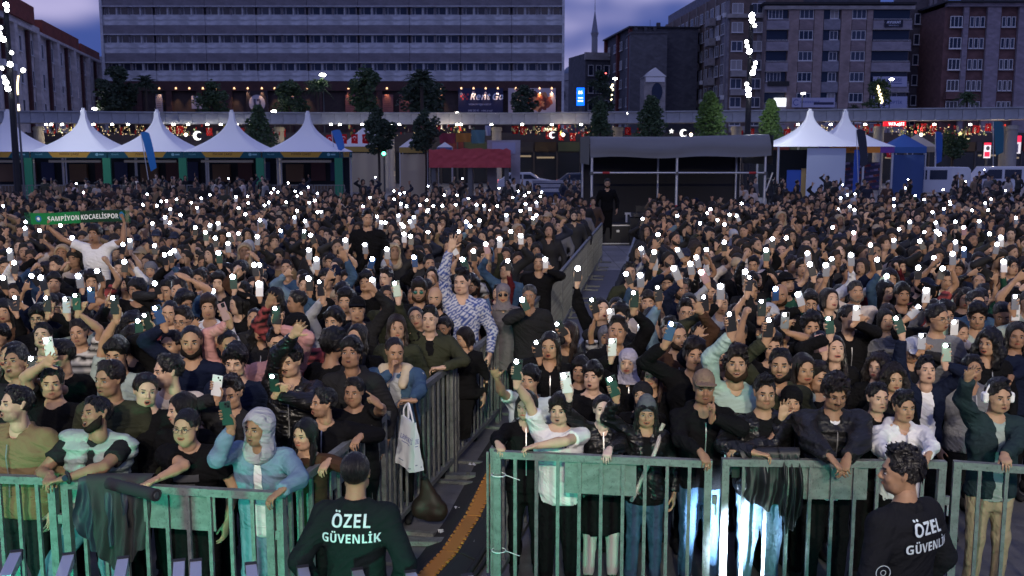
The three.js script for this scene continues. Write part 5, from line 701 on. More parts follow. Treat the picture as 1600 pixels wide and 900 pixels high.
function headChunk(h, lod) {
  const ch = skinOf(headPrims(h), [0.0086, 0.0142, 0.0215, 0.024][lod]), t = h.tone, hc = h.hairc, st = h.stubble || 0, o = h.mouth, list = [];
  const lip = h.female ? [t[0] * 0.85, t[1] * 0.42, t[2] * 0.42] : [t[0] * 0.78, t[1] * 0.56, t[2] * 0.58];
  list.push(tinted(ch, (x, y, z) => {
    let c = t; const m = 0.96 + 0.08 * vnoise(x * 60, y * 60, z * 60);
    if (st && y < -0.034 && z > -0.02 && y > -0.125 ) { const s = st * smooth(-0.034, -0.05, y) * (0.75 + 0.25 * vnoise(x * 200, y * 200, z * 200)); c = mix(c, mul(mix(hc, t, 0.3), 1), s); }
    return mul(c, m);
  }));
  const add3 = (g, c) => list.push(tinted(chunkOf(g), c)); const sd = lod < 2 ? [8, 5] : [6, 4];
  for (const s of [-1, 1]) {
    const ex = s * 0.0335;
    if (lod < 3) { add3(new THREE.SphereGeometry(0.0128, sd[0], sd[1]).scale(1.2, h.squint ? 0.36 : 0.53, 0.7).translate(ex, -0.0015, 0.0815), [0.36, 0.33, 0.31]); add3(new THREE.SphereGeometry(0.006, 6, 5).translate(ex + (h.gaze || 0) * 0.004, -0.001, 0.0865), [0.012, 0.008, 0.006]); }
    else add3(new THREE.SphereGeometry(0.011, 5, 4).scale(1.2, 0.6, 0.7).translate(ex, 0, 0.083), [0.06, 0.045, 0.04]);
    if (lod < 2) { const lash = new THREE.CapsuleGeometry(0.0028, 0.022, 2, 5).rotateZ(Math.PI / 2).rotateY(s * 0.45).translate(ex, 0.0058, 0.0868); add3(lash, [0.015, 0.01, 0.008]); }
    const br = new THREE.CapsuleGeometry(h.female ? 0.0036 : 0.0056, 0.028, 2, 5).rotateZ(Math.PI / 2 - s * (h.frown ? 0.2 : -0.07)).rotateY(s * 0.42).translate(s * 0.031, 0.023, 0.0875); add3(br, hc);
  }
  { const mw = 0.021 + 0.005 * h.smile, op = o > 0.1 ? 0.003 + 0.0105 * o : 0, cy = -0.0625 - op * 0.75, zz = 0.0925, curve = (x) => zz - 11 * x * x, lift = (x) => h.smile * 7 * x * x; const N = lod < 2 ? 7 : 4, ring = (sg) => { const pts = []; for (let i = 0; i <= N; i++) { const x = -mw + 2 * mw * i / N, q = 1 - (x / mw) * (x / mw); pts.push(new THREE.Vector3(x, cy + sg * (op + 0.0028) * Math.sqrt(Math.max(0, q)) + lift(x), curve(x) + 0.001)); } return new THREE.TubeGeometry(new THREE.CatmullRomCurve3(pts), lod < 2 ? 8 : 4, h.female ? 0.0042 : 0.0036, lod < 2 ? 5 : 4); };
    if (lod < 3) { add3(ring(1), lip); add3(ring(-1), lip); } if (op) add3(new THREE.SphereGeometry(1, 8, 6).scale(mw * 0.86, op + 0.001, 0.006).translate(0, cy, zz - 0.004), [0.035, 0.008, 0.008]); }
  if (o > 0.15 && lod < 3) add3(new THREE.CapsuleGeometry(0.0036, 0.024, 2, 6).rotateZ(Math.PI / 2).translate(0, -0.0605, 0.0905), [0.62, 0.6, 0.55]);
  if (h.mustache) { for (const s of [-1, 1]) add3(new THREE.CapsuleGeometry(0.0052, 0.02, 2, 6).rotateZ(Math.PI / 2 + s * 0.3).rotateY(s * 0.5).translate(s * 0.0125, -0.0515, 0.0915), hc); }
  return list;
}
// ---------------------------------------------------------------- hair and head coverings (in head space)
const face = (y0, z0) => C([0, y0 - 0.15, 0.14 + z0], [0, y0 + 0.012, 0.1 + z0], 0.12, 0.064, 0.012, { sub: true, w: [1, 0, 0], q: 0.92 });
function hairPrims(st, w) {
  const cap = (g, q = 1.12) => C([0, 0.034, -0.026], [0, 0.03, -0.004], 0.094 + g, 0.088 + g, 0.02, { w: [1, 0, 0], q: q / w });
  const lowCut = C([0, -0.16, 0.06], [0, -0.09, 0.02], 0.12, 0.085, 0.015, { sub: true });
  const sides = [-1, 1].map((s) => C([s * 0.1, -0.055, 0.045], [s * 0.1, -0.03, 0.035], 0.05, 0.045, 0.01, { sub: true }));
  switch (st) {
    case 'short': return [cap(0.007), C([-0.03, 0.108, 0.03], [0.03, 0.108, 0.02], 0.03, 0.03, 0.03), face(0.002, 0), lowCut, ...sides];
    case 'quiff': return [cap(0.006), C([-0.035, 0.118, 0.045], [0.035, 0.122, 0.04], 0.03, 0.03, 0.03), C([0, 0.125, 0], [0, 0.11, -0.05], 0.036, 0.04, 0.03), face(0.004, 0), lowCut, ...sides];
    case 'side': return [cap(0.008), C([-0.045, 0.105, 0.03], [0.03, 0.122, 0.035], 0.032, 0.027, 0.03), C([0.02, 0.115, 0], [0, 0.1, -0.05], 0.04, 0.045, 0.03), face(0.0, 0), lowCut, ...sides];
    case 'fringe': return [cap(0.013), C([-0.055, 0.075, 0.052], [0.055, 0.075, 0.052], 0.03, 0.03, 0.03), C([0, 0.105, 0.03], [0, 0.1, -0.04], 0.05, 0.05, 0.03), face(-0.018, 0.004), lowCut, ...sides];
    case 'curly': return [cap(0.016), C([-0.045, 0.1, 0.045], [0.045, 0.1, 0.045], 0.042, 0.042, 0.03), C([0, 0.12, 0], [0, 0.1, -0.05], 0.05, 0.055, 0.03), face(-0.008, 0.003), lowCut, ...sides];
    case 'buzz': return [cap(0.0035), face(0.012, -0.004), lowCut, ...sides];
    case 'long': return [cap(0.013), ...[-1, 1].flatMap((s) => [C([s * 0.075 * w, 0.03, -0.005], [s * 0.088, -0.1, 0.0], 0.024, 0.027, 0.02), C([s * 0.088, -0.1, 0.0], [s * 0.085, -0.24, 0.035], 0.027, 0.02, 0.02)]), C([0, 0, -0.06], [0, -0.2, -0.065], 0.075, 0.06, 0.03, { w: [0, 0, 1], q: 1.5 }), face(0.006, 0.0)];
    case 'fringelong': return [cap(0.013), ...[-1, 1].flatMap((s) => [C([s * 0.075 * w, 0.03, 0.01], [s * 0.085, -0.1, 0.015], 0.026, 0.028, 0.02), C([s * 0.085, -0.1, 0.015], [s * 0.085, -0.2, 0.035], 0.027, 0.02, 0.02)]), C([-0.04, 0.06, 0.066], [0.04, 0.06, 0.066], 0.024, 0.024, 0.02), C([0, 0, -0.06], [0, -0.18, -0.065], 0.075, 0.06, 0.03, { w: [0, 0, 1], q: 1.5 }), face(-0.015, 0.008)];
    case 'tied': return [cap(0.008), C([0, 0.05, -0.115], [0, 0.03, -0.13], 0.04, 0.036, 0.02), face(0.006, 0), lowCut, ...sides];
    case 'bob': return [cap(0.016), ...[-1, 1].map((s) => C([s * 0.072 * w, 0.03, 0.0], [s * 0.082, -0.085, 0.015], 0.032, 0.03, 0.02)), C([0, 0.0, -0.07], [0, -0.09, -0.06], 0.075, 0.065, 0.03), face(0.0, 0.0)];
    case 'curlylong': return [cap(0.03), ...[-1, 1].flatMap((s) => [C([s * 0.085, 0.03, 0.0], [s * 0.11, -0.08, 0.0], 0.04, 0.05, 0.03), C([s * 0.11, -0.08, 0.0], [s * 0.1, -0.2, 0.03], 0.05, 0.04, 0.03)]), C([0, 0, -0.07], [0, -0.2, -0.07], 0.085, 0.07, 0.03), face(0.004, 0.006)];
    case 'bald': return null;
  }
}
const hairWob = { short: [48, 0.0065], quiff: [42, 0.0095], side: [38, 0.008], fringe: [40, 0.0095], curly: [38, 0.015], buzz: [70, 0.002], long: [26, 0.004], fringelong: [26, 0.004], tied: [45, 0.003], bob: [26, 0.004], curlylong: [34, 0.015] };
function hairChunk(st, w, lod, seed) { const P = hairPrims(st, w); if (!P) return null; const [f, a] = hairWob[st], str = st === 'long' || st === 'fringelong' || st === 'bob'; return withUv(skinOf(P, [0.0105, 0.0175, 0.0245, 0.026][lod], { wob: (x, y, z) => a * (vnoise(x * f * (str ? 2.2 : 1) + seed, y * f * (str ? 0.35 : 1), z * f * (str ? 2.2 : 1)) + 0.6 * vnoise(x * f * 2.3, y * f * (str ? 0.6 : 2.3) + seed, z * f * 2.3)) }), (x, y, z) => str ? [Math.atan2(x, z) * 1.1, y * 3] : [x * 9, Math.atan2(z + 0.02, y) * 0.5]); }
// loose locks over the hair, laid the way it is combed
const COMB = { short: [[0, -0.1, 0.7], 0.55, 0.024], quiff: [[0, 0.75, 0.35], 0.5, 0.034], side: [[0.7, 0.25, 0.4], 0.4, 0.036], fringe: [[0, -0.7, 0.55], 0.4, 0.036], curly: [[0, 0.1, 0], 0.75, 0.032], long: [[0, -1, 0.05], 0.16, 0.085], fringelong: [[0, -1, 0.1], 0.16, 0.07], tied: [[0, 0.1, -1], 0.12, 0.05], bob: [[0, -1, 0], 0.16, 0.07], curlylong: [[0, -0.4, 0], 0.7, 0.045] };
function locks(ch, st, lod) {
  const cfg = COMB[st]; if (!cfg || lod > 2) return null; const n = [120, 70, 30][lod], nv = ch.p.length / 3, pos = [], nor = [], idx = [], uv = [];
  for (let k = 0; k < n; k++) {
    const v = Math.floor(rnd() * nv), p = [ch.p[v * 3], ch.p[v * 3 + 1], ch.p[v * 3 + 2]], nn = [ch.n[v * 3], ch.n[v * 3 + 1], ch.n[v * 3 + 2]]; if (nn[2] > 0.3 && p[1] < 0.045 && p[2] > 0.05) continue; if (p[1] < -0.04 && !['long', 'bob', 'fringelong', 'curlylong'].includes(st)) continue; if (Math.hypot(p[0], (p[1] - 0.02) * 0.9, p[2] + 0.015) < 0.085) continue;
    const [d0, lift, L0] = cfg; let d = add(add(d0, nn, lift * rr(0.5, 1.2)), [rr(-0.45, 0.45), rr(-0.35, 0.35), rr(-0.45, 0.45)]); if (p[2] < -0.03 && p[1] < 0.08 && st !== 'curly') d = add([0, -0.8, -0.2], nn, lift * 0.7); d = unit(d); const L = L0 * rr(0.55, 1.15) * (p[2] > 0.06 && p[1] < 0.085 ? 0.6 : 1), r = rr(0.0035, 0.0065) * (lod ? 1.25 : 1), bend = add(mul(nn, -0.35 * L), [0, -0.25 * L, 0]);
    let sx = unit(cross(d, [0.3, 0.9, 0.2])), sy = cross(sx, d); const o = pos.length / 3, rings = lod ? 1 : 2;
    for (let i = 0; i <= rings; i++) { const t = i / (rings + 1), c = add(add(add(p, nn, -0.003), d, L * t), bend, t * t); for (let q = 0; q < 3; q++) { const a = q * 2.094, nx = add(mul(sx, Math.cos(a)), sy, Math.sin(a)); pos.push(...add(c, nx, r * (1 - 0.45 * t))); nor.push(...unit(add(nx, nn, 0.6))); uv.push(q * 0.13 + k * 0.37, t * 0.1); } }
    pos.push(...add(add(add(p, nn, -0.003), d, L), bend, 1)); nor.push(...nn); uv.push(k * 0.37, 0.1);
    for (let i = 0; i < rings; i++) for (let q = 0; q < 3; q++) { const a = o + i * 3 + q, b = o + i * 3 + (q + 1) % 3; idx.push(a, b, a + 3, b, b + 3, a + 3); } const tip = pos.length / 3 - 1; for (let q = 0; q < 3; q++) idx.push(o + rings * 3 + q, o + rings * 3 + (q + 1) % 3, tip);
  }
  return { p: new Float32Array(pos), n: new Float32Array(nor), i: new Uint32Array(idx), u: new Float32Array(uv) };
}
const beardPrims = (full) => [C([-0.045, -0.075, 0.034], [0.045, -0.075, 0.034], 0.038, 0.038, 0.03), C([0, -0.092, 0.052], [0, -0.1, 0.052], 0.031, 0.028 + 0.008 * full, 0.03), C([-0.028, -0.05, 0.086], [0.028, -0.05, 0.086], 0.0055, 0.0055, 0.006), ...[-1, 1].flatMap((s) => [C([s * 0.066, -0.02, 0.012], [s * 0.058, -0.07, 0.03], 0.014, 0.022, 0.02)]), C([0, -0.0665, 0.1], [0, -0.0665, 0.085], 0.019, 0.02, 0.006, { sub: true, w: [0, 1, 0], q: 1.35 }), C([0, -0.01, 0.1], [0, -0.018, 0.09], 0.042, 0.038, 0.01, { sub: true })];
function coverChunk(kind, lod) {
  const c = [0.0115, 0.016, 0.022, 0.026][lod], wob = (f, a) => ({ wob: (x, y, z) => a * (vnoise(x * f, y * f * 1.6, z * f) + 0.5 * vnoise(x * f * 2, y * f * 3.2, z * f * 2)) });
  if (kind === 'hijab') return skinOf([C([0, 0.032, -0.024], [0, 0.028, -0.002], 0.106, 0.1, 0.03, { w: [1, 0, 0], q: 1.1 }), C([0, -0.05, 0.0], [0, -0.12, -0.01], 0.08, 0.082, 0.03), C([0, -0.12, 0.0], [0, -0.2, 0.0], 0.085, 0.15, 0.04, { w: [0, 0, 1], q: 1.4, cap: 2 }), C([0, -0.035, 0.16], [0, -0.02, 0.075], 0.075, 0.064, 0.008, { sub: true, w: [1, 0, 0], q: 1.12 })], c, wob(28, 0.0045));
  if (kind === 'hood') return skinOf([C([0, 0.04, -0.03], [0, 0.03, -0.0], 0.115, 0.112, 0.03, { w: [1, 0, 0], q: 1.06 }), C([0, -0.06, -0.02], [0, -0.15, -0.02], 0.105, 0.12, 0.04), C([0, -0.03, 0.2], [0, 0.0, 0.04], 0.1, 0.082, 0.01, { sub: true, w: [1, 0, 0], q: 1.08 }), C([0, -0.2, 0.15], [0, -0.13, 0.06], 0.1, 0.07, 0.02, { sub: true })], c, wob(22, 0.005));
  if (kind === 'beanie') return skinOf([C([0, 0.05, -0.026], [0, 0.045, -0.004], 0.1, 0.097, 0.02, { w: [1, 0, 0], q: 1.12 }), C([0, 0.1, -0.02], [0, 0.115, -0.03], 0.07, 0.06, 0.03), { a: [0, 0.055, -0.012], b: [0, 0.03, -0.012], ra: 0.1005, rb: 0.1005, k: 0.004, cap: 3, w: [1, 0, 0], q: 1.09 }, C([0, -0.13, 0], [0, -0.075, 0.0], 0.13, 0.12, 0.006, { sub: true }), C([0, -0.1, 0.06], [0, -0.05, 0.09], 0.08, 0.085, 0.006, { sub: true })], c, wob(40, 0.002));
  if (kind === 'cap') return skinOf([C([0, 0.05, -0.026], [0, 0.045, -0.004], 0.099, 0.096, 0.02, { w: [1, 0, 0], q: 1.12 }), C([-0.03, 0.05, 0.115], [0.03, 0.05, 0.115], 0.06, 0.06, 0.012, { w: [0, 1, 0], q: 5.5 }), C([0, -0.15, 0], [0, -0.08, -0.01], 0.15, 0.125, 0.006, { sub: true }), C([0, -0.06, 0.1], [0, -0.005, 0.08], 0.06, 0.045, 0.006, { sub: true })], c, wob(30, 0.0015));
}
// ---------------------------------------------------------------- cloth
const clothCache = new Map();
function cloth(rgb, rough = 0.88, more = {}) { const k = rgb.join() + rough + JSON.stringify(more); if (!clothCache.has(k)) clothCache.set(k, new THREE.MeshPhysicalMaterial({ color: col(...rgb), roughness: rough, specularIntensity: rough > 0.6 ? 0.15 : 0.8, bumpMap: creases, bumpScale: rough < 0.5 ? 0.016 : 0.011, ...more })); return clothCache.get(k); }
const skinMat = new THREE.MeshPhysicalMaterial({ color: col(1, 1, 1), vertexColors: true, roughness: 0.5, specularIntensity: 0.5 });
const tintMat = new THREE.MeshPhysicalMaterial({ vertexColors: true, roughness: 0.9, specularIntensity: 0.3 });
const strands = grain(256, (u, v) => { const a = tileNoise(u, v * 0.06, 60, 4); return 0.62 + 0.75 * a; }), strandCol = grain(256, (u, v) => { const a = tileNoise(u, v * 0.08, 44, 4); return Math.max(0.35, 0.75 + 0.7 * a); });
const creases = grain(512, (u, v) => { const a = tileNoise(u, v, 7, 3), b = tileNoise(v + 0.3, u, 13, 4); return 0.5 + 0.5 * (1 - Math.abs(a) * 5) * 0.6 + 0.35 * b; }, false);
const hairCache = new Map(); const hairMat = (c) => { const k = c.map((x) => x.toFixed(4)).join(); if (!hairCache.has(k)) hairCache.set(k, new THREE.MeshPhysicalMaterial({ color: col(...mul(c, 0.85)), map: strandCol, bumpMap: strands, bumpScale: 0.008, roughness: 0.45 })); return hairCache.get(k); };
const RGB = { black: [0.007, 0.007, 0.008], charcoal: [0.018, 0.018, 0.02], grey: [0.15, 0.15, 0.16], lightgrey: [0.34, 0.35, 0.37], white: [0.7, 0.7, 0.7], cream: [0.55, 0.47, 0.4], navy: [0.009, 0.013, 0.03], blue: [0.03, 0.07, 0.2], denim: [0.045, 0.085, 0.145], lightdenim: [0.15, 0.23, 0.31], olive: [0.035, 0.038, 0.024], green: [0.02, 0.07, 0.045], palegreen: [0.33, 0.45, 0.4], sage: [0.3, 0.36, 0.33], tan: [0.2, 0.14, 0.075], brown: [0.06, 0.032, 0.02], beige: [0.36, 0.28, 0.18], maroon: [0.08, 0.012, 0.016], red: [0.32, 0.02, 0.025], pink: [0.5, 0.26, 0.24], mauve: [0.3, 0.28, 0.33] };
// ---------------------------------------------------------------- a whole person
const CELLS = [{ top: 0.021, arm: 0.02, leg: 0.03 }, { top: 0.035, arm: 0.031, leg: 0.07 }, { top: 0.049, arm: 0.041, leg: 0.1 }, { top: 0.055, arm: 0.042, leg: 0.09 }];
function ik(S, T, l1, l2, pole) {
  let d = sub(T, S), D = len(d); const mx = (l1 + l2) * 0.985; if (D > mx) { T = add(S, mul(d, mx / D)); d = sub(T, S); D = mx; } const mn = Math.abs(l1 - l2) + 0.1; if (D < mn) { T = add(S, mul(unit(d), mn)); d = sub(T, S); D = mn; }
  const a = (l1 * l1 - l2 * l2 + D * D) / (2 * D), h = Math.sqrt(Math.max(0, l1 * l1 - a * a)), u = unit(d); let p = sub(pole, mul(u, dot(pole, u))); p = unit(p); return [add(add(S, u, a), p, h), T];
}
// skeleton of a pose in the person's own space (metres, feet at the origin, facing +z)
function skeleton(o) {
  const s = o.size || 1, ln = o.lean || 0, sd = o.tilt || 0, up = unit([Math.sin(sd), Math.cos(ln) * Math.cos(sd), Math.sin(ln)]), R = unit(cross(up, [0, 0, 1])), Fw = unit(cross(R, up));
  const hipY = (o.hipY ?? 0.93) * s, P = [0, hipY, -(o.back ?? Math.sin(ln) * 0.3) * s], N = add(P, up, 0.535 * s), sw = (o.female ? 0.163 : 0.187) * (o.bulk ? 0.5 + 0.5 * o.bulk : 1) * s;
  const K = { s, up, R, Fw, P, N, head: add(add(N, up, 0.125 * s), [0, 0.055 * s, 0.035 * s]), arms: [] };
  for (const [i, sg] of [[0, -1], [1, 1]]) {
    const A = (o.arms && o.arms[i]) || {}, lift = A.t && A.t[1] > N[1] + 0.1 * s ? 0.05 : 0; const S = add(add(add(N, R, sg * (sw - lift * 0.5 * s)), up, (-0.058 + lift) * s), Fw, 0.0);
    const T = A.t || add(S, [sg * 0.09 * s, -0.5 * s, 0.08 * s]); const pole = A.pole || (T[1] > S[1] ? [sg * 0.9, -0.4, -0.35] : [sg * 0.75, -0.3, -0.8]);
    const [E, W] = ik(S, T, 0.295 * s, 0.262 * s, pole); K.arms.push({ S, E, W, sg, pose: A.pose || 'relaxed', dir: A.dir, pn: A.pn });
  }
  return K;
}
function handMatrix(K, a) {
  const fore = unit(sub(a.W, a.E)), y = unit(a.dir || fore); let z = a.pn || (a.pose === 'grip' || a.pose === 'open' ? [0, 0, 1] : [-a.sg * 0.8, 0, -0.2]); z = unit(sub(z, mul(y, dot(z, y)))); let x = cross(y, z); // thumb side
  const m = new THREE.Matrix4(), flip = a.thumb ?? (a.sg > 0 ? -1 : 1); const s = K.s;
  m.set(x[0] * s * flip, y[0] * s, z[0] * s, a.W[0], x[1] * s * flip, y[1] * s, z[1] * s, a.W[1], x[2] * s * flip, y[2] * s, z[2] * s, a.W[2], 0, 0, 0, 1); return m;
}
function torsoField(K, o, g, y0 = -0.12, y1 = 1.0) {
  const { P, up, R, Fw, s } = K, bk = o.bulk || 1, fem = o.female, bel = o.belly || 0;
  const prof = fem ? [[-0.3, 0.165, 0.115], [0, 0.168, 0.118], [0.18, 0.15, 0.1], [0.38, 0.13, 0.092], [0.68, 0.155, 0.118], [0.85, 0.14, 0.092], [1, 0.07, 0.06]] : [[-0.3, 0.16, 0.115], [0, 0.162, 0.115], [0.2, 0.155, 0.106], [0.38, 0.15, 0.1], [0.7, 0.178, 0.115], [0.87, 0.165, 0.098], [1, 0.08, 0.066]];
  const L = 0.535 * s, c = add(P, up, L * 0.5), r = 0.36 * s + g; const wd = [0, 0, 0];
  return { k: 0.05 * s, lo: add(c, [-r, -r - 0.02, -r]), hi: add(c, [r, r, r]), f: (x, y, z) => {
    const dx = x - P[0], dy = y - P[1], dz = z - P[2], t = (dx * up[0] + dy * up[1] + dz * up[2]) / L, u = dx * R[0] + dy * R[1] + dz * R[2], v = dx * Fw[0] + dy * Fw[1] + dz * Fw[2];
    let w = prof[6][1], d = prof[6][2]; if (t <= prof[0][0]) { w = prof[0][1]; d = prof[0][2]; } else for (let i = 0; i < 6; i++) if (t < prof[i + 1][0]) { let q = (t - prof[i][0]) / (prof[i + 1][0] - prof[i][0]); q = q * q * (3 - 2 * q); w = prof[i][1] + (prof[i + 1][1] - prof[i][1]) * q; d = prof[i][2] + (prof[i + 1][2] - prof[i][2]) * q; break; }
    const be = bel * 0.05 * Math.exp(-Math.pow((t - 0.22) / 0.25, 2)); w = w * bk * s + g; d = d * (0.5 + 0.5 * bk) * s + g + be; const vv = v - be * 0.6;
    const e = Math.pow(Math.pow(Math.abs(u) / w, 2.4) + Math.pow(Math.abs(vv) / d, 2.4), 1 / 2.4); let q = (e - 1) * Math.min(w, d); q = Math.max(q, (t - y1) * L, (y0 - t) * L); return q; } };
}
function garment(K, o, kind, lod, inner) {
  const { s, N, up, R, Fw } = K, g = { tee: 0.016, shirt: 0.018, sweater: 0.018, hoodie: 0.023, jacket: 0.027, leather: 0.025, denim: 0.026, puffer: 0.04, vest: 0.044, coat: 0.03, stripe: 0.014 }[kind] || 0.014, bk = o.bulk ? 0.4 + 0.6 * o.bulk : 1;
  const low = { tee: -0.22, shirt: -0.2, hoodie: -0.14, sweater: -0.14, jacket: -0.16, leather: -0.1, denim: -0.1, puffer: -0.16, vest: -0.16, coat: -0.5 }[kind] ?? -0.15;
  const L = [torsoField(K, o, g, low, 0.965)], sleeve = inner ? 0.25 : kind === 'vest' ? 0 : kind === 'tee' ? 0.62 : 2;
  for (const a of K.arms) {
    const { S, E, W } = a; L.push(C(add(N, up, -0.035 * s), add(S, up, -0.004), (0.046 + g * 0.8) * s, (0.05 * bk + g * 0.8) * s, 0.05 * s));
    if (sleeve === 0) L.push(C(S, mix(S, E, 0.08), (0.056 * bk + g * 0.62) * s, (0.054 * bk + g * 0.62) * s, 0.03 * s, { cap: 2 }));
    else if (sleeve < 1) L.push(C(S, mix(S, E, sleeve), (0.052 * bk + g) * s, (0.053 * bk + g + 0.004) * s, 0.04 * s, { cap: 2 }));
    else { L.push(C(S, E, (0.05 * bk + g * 0.85) * s, (0.043 * bk + g * 0.85) * s, 0.035 * s)); L.push(C(E, mix(E, W, 0.93), (0.043 * bk + g * 0.85) * s, (0.031 + g * 0.7) * s, 0.025 * s, { cap: 2 })); }
  }
  if (kind === 'hoodie' || kind === 'coat' || (kind === 'jacket' && o.hoodback)) { L.push(C(add(add(N, Fw, -0.085 * s), R, -0.06 * s), add(add(N, Fw, -0.085 * s), R, 0.06 * s), 0.062 * s, 0.062 * s, 0.03)); for (const q of [-1, 1]) L.push(C(add(add(N, Fw, -0.05 * s), R, q * 0.085 * s), add(add(N, Fw, 0.055 * s), R, q * 0.06 * s), 0.04 * s, 0.03 * s, 0.02)); }
  else if (['jacket', 'leather', 'denim', 'puffer', 'vest', 'shirt'].includes(kind)) for (const q of [-1, 1]) { L.push(C(add(add(add(N, Fw, -0.06 * s), R, q * 0.03 * s), up, 0.02 * s), add(add(add(N, Fw, 0.0 * s), R, q * 0.075 * s), up, 0.012 * s), 0.03 * s, 0.03 * s, 0.015)); L.push(C(add(add(add(N, Fw, 0.0 * s), R, q * 0.075 * s), up, 0.012 * s), add(add(add(N, Fw, 0.085 * s), R, q * 0.06 * s), up, -0.06 * s), 0.03 * s, 0.02 * s, 0.015)); }
  // neck opening, and the open front of a jacket
  L.push(C(add(N, up, 0.16 * s), add(add(N, up, 0.028 * s), Fw, 0.018 * s), 0.076 * s, 0.058 * s, 0.008, { sub: true })); if (!['tee', 'sweater'].includes(kind) && !inner) L.push(C(add(add(N, up, 0.1 * s), Fw, 0.09 * s), add(add(N, up, kind === 'tee' ? 0.005 : -0.02), Fw, 0.075 * s), 0.046 * s, (kind === 'tee' || kind === 'sweater' ? 0.026 : 0.036) * s, 0.008, { sub: true }));
  if (o.open && !inner && kind !== 'tee') { const wd = o.open === true ? 0.055 : o.open; L.push(C(add(add(N, up, -0.02 * s), Fw, 0.15 * s), add(add(N, up, -0.75 * s), Fw, 0.19 * s), wd * 0.8, wd * 1.25, 0.008, { sub: true, w: Fw, q: 0.55 })); }
  const A = { tee: 0.007, shirt: 0.008, puffer: 0.004, vest: 0.003, leather: 0.011, jacket: 0.01, denim: 0.009, hoodie: 0.01, coat: 0.009, sweater: 0.008 }[kind] || 0.007, sd = o.seed || 0, quilt = kind === 'puffer' || kind === 'vest';
  return withUv(skinOf(L, CELLS[lod].top * (inner ? 1.3 : 1), { wob: lod > 2 ? null : (x, y, z) => (o.flat ? 0.3 : 1) * A * (vnoise(x * 9 + sd, y * 13 + (x + z) * 6, z * 9) + 0.7 * vnoise(x * 21, y * 26 + sd + (x - z) * 14, z * 21)) + (quilt ? 0.007 * Math.cos(y * 85) : 0) }), (x, y, z) => [(x * 0.9 + z * 0.8) / 0.62 + sd * 0.137, (y + 0.25 * x) / 0.62]);
}
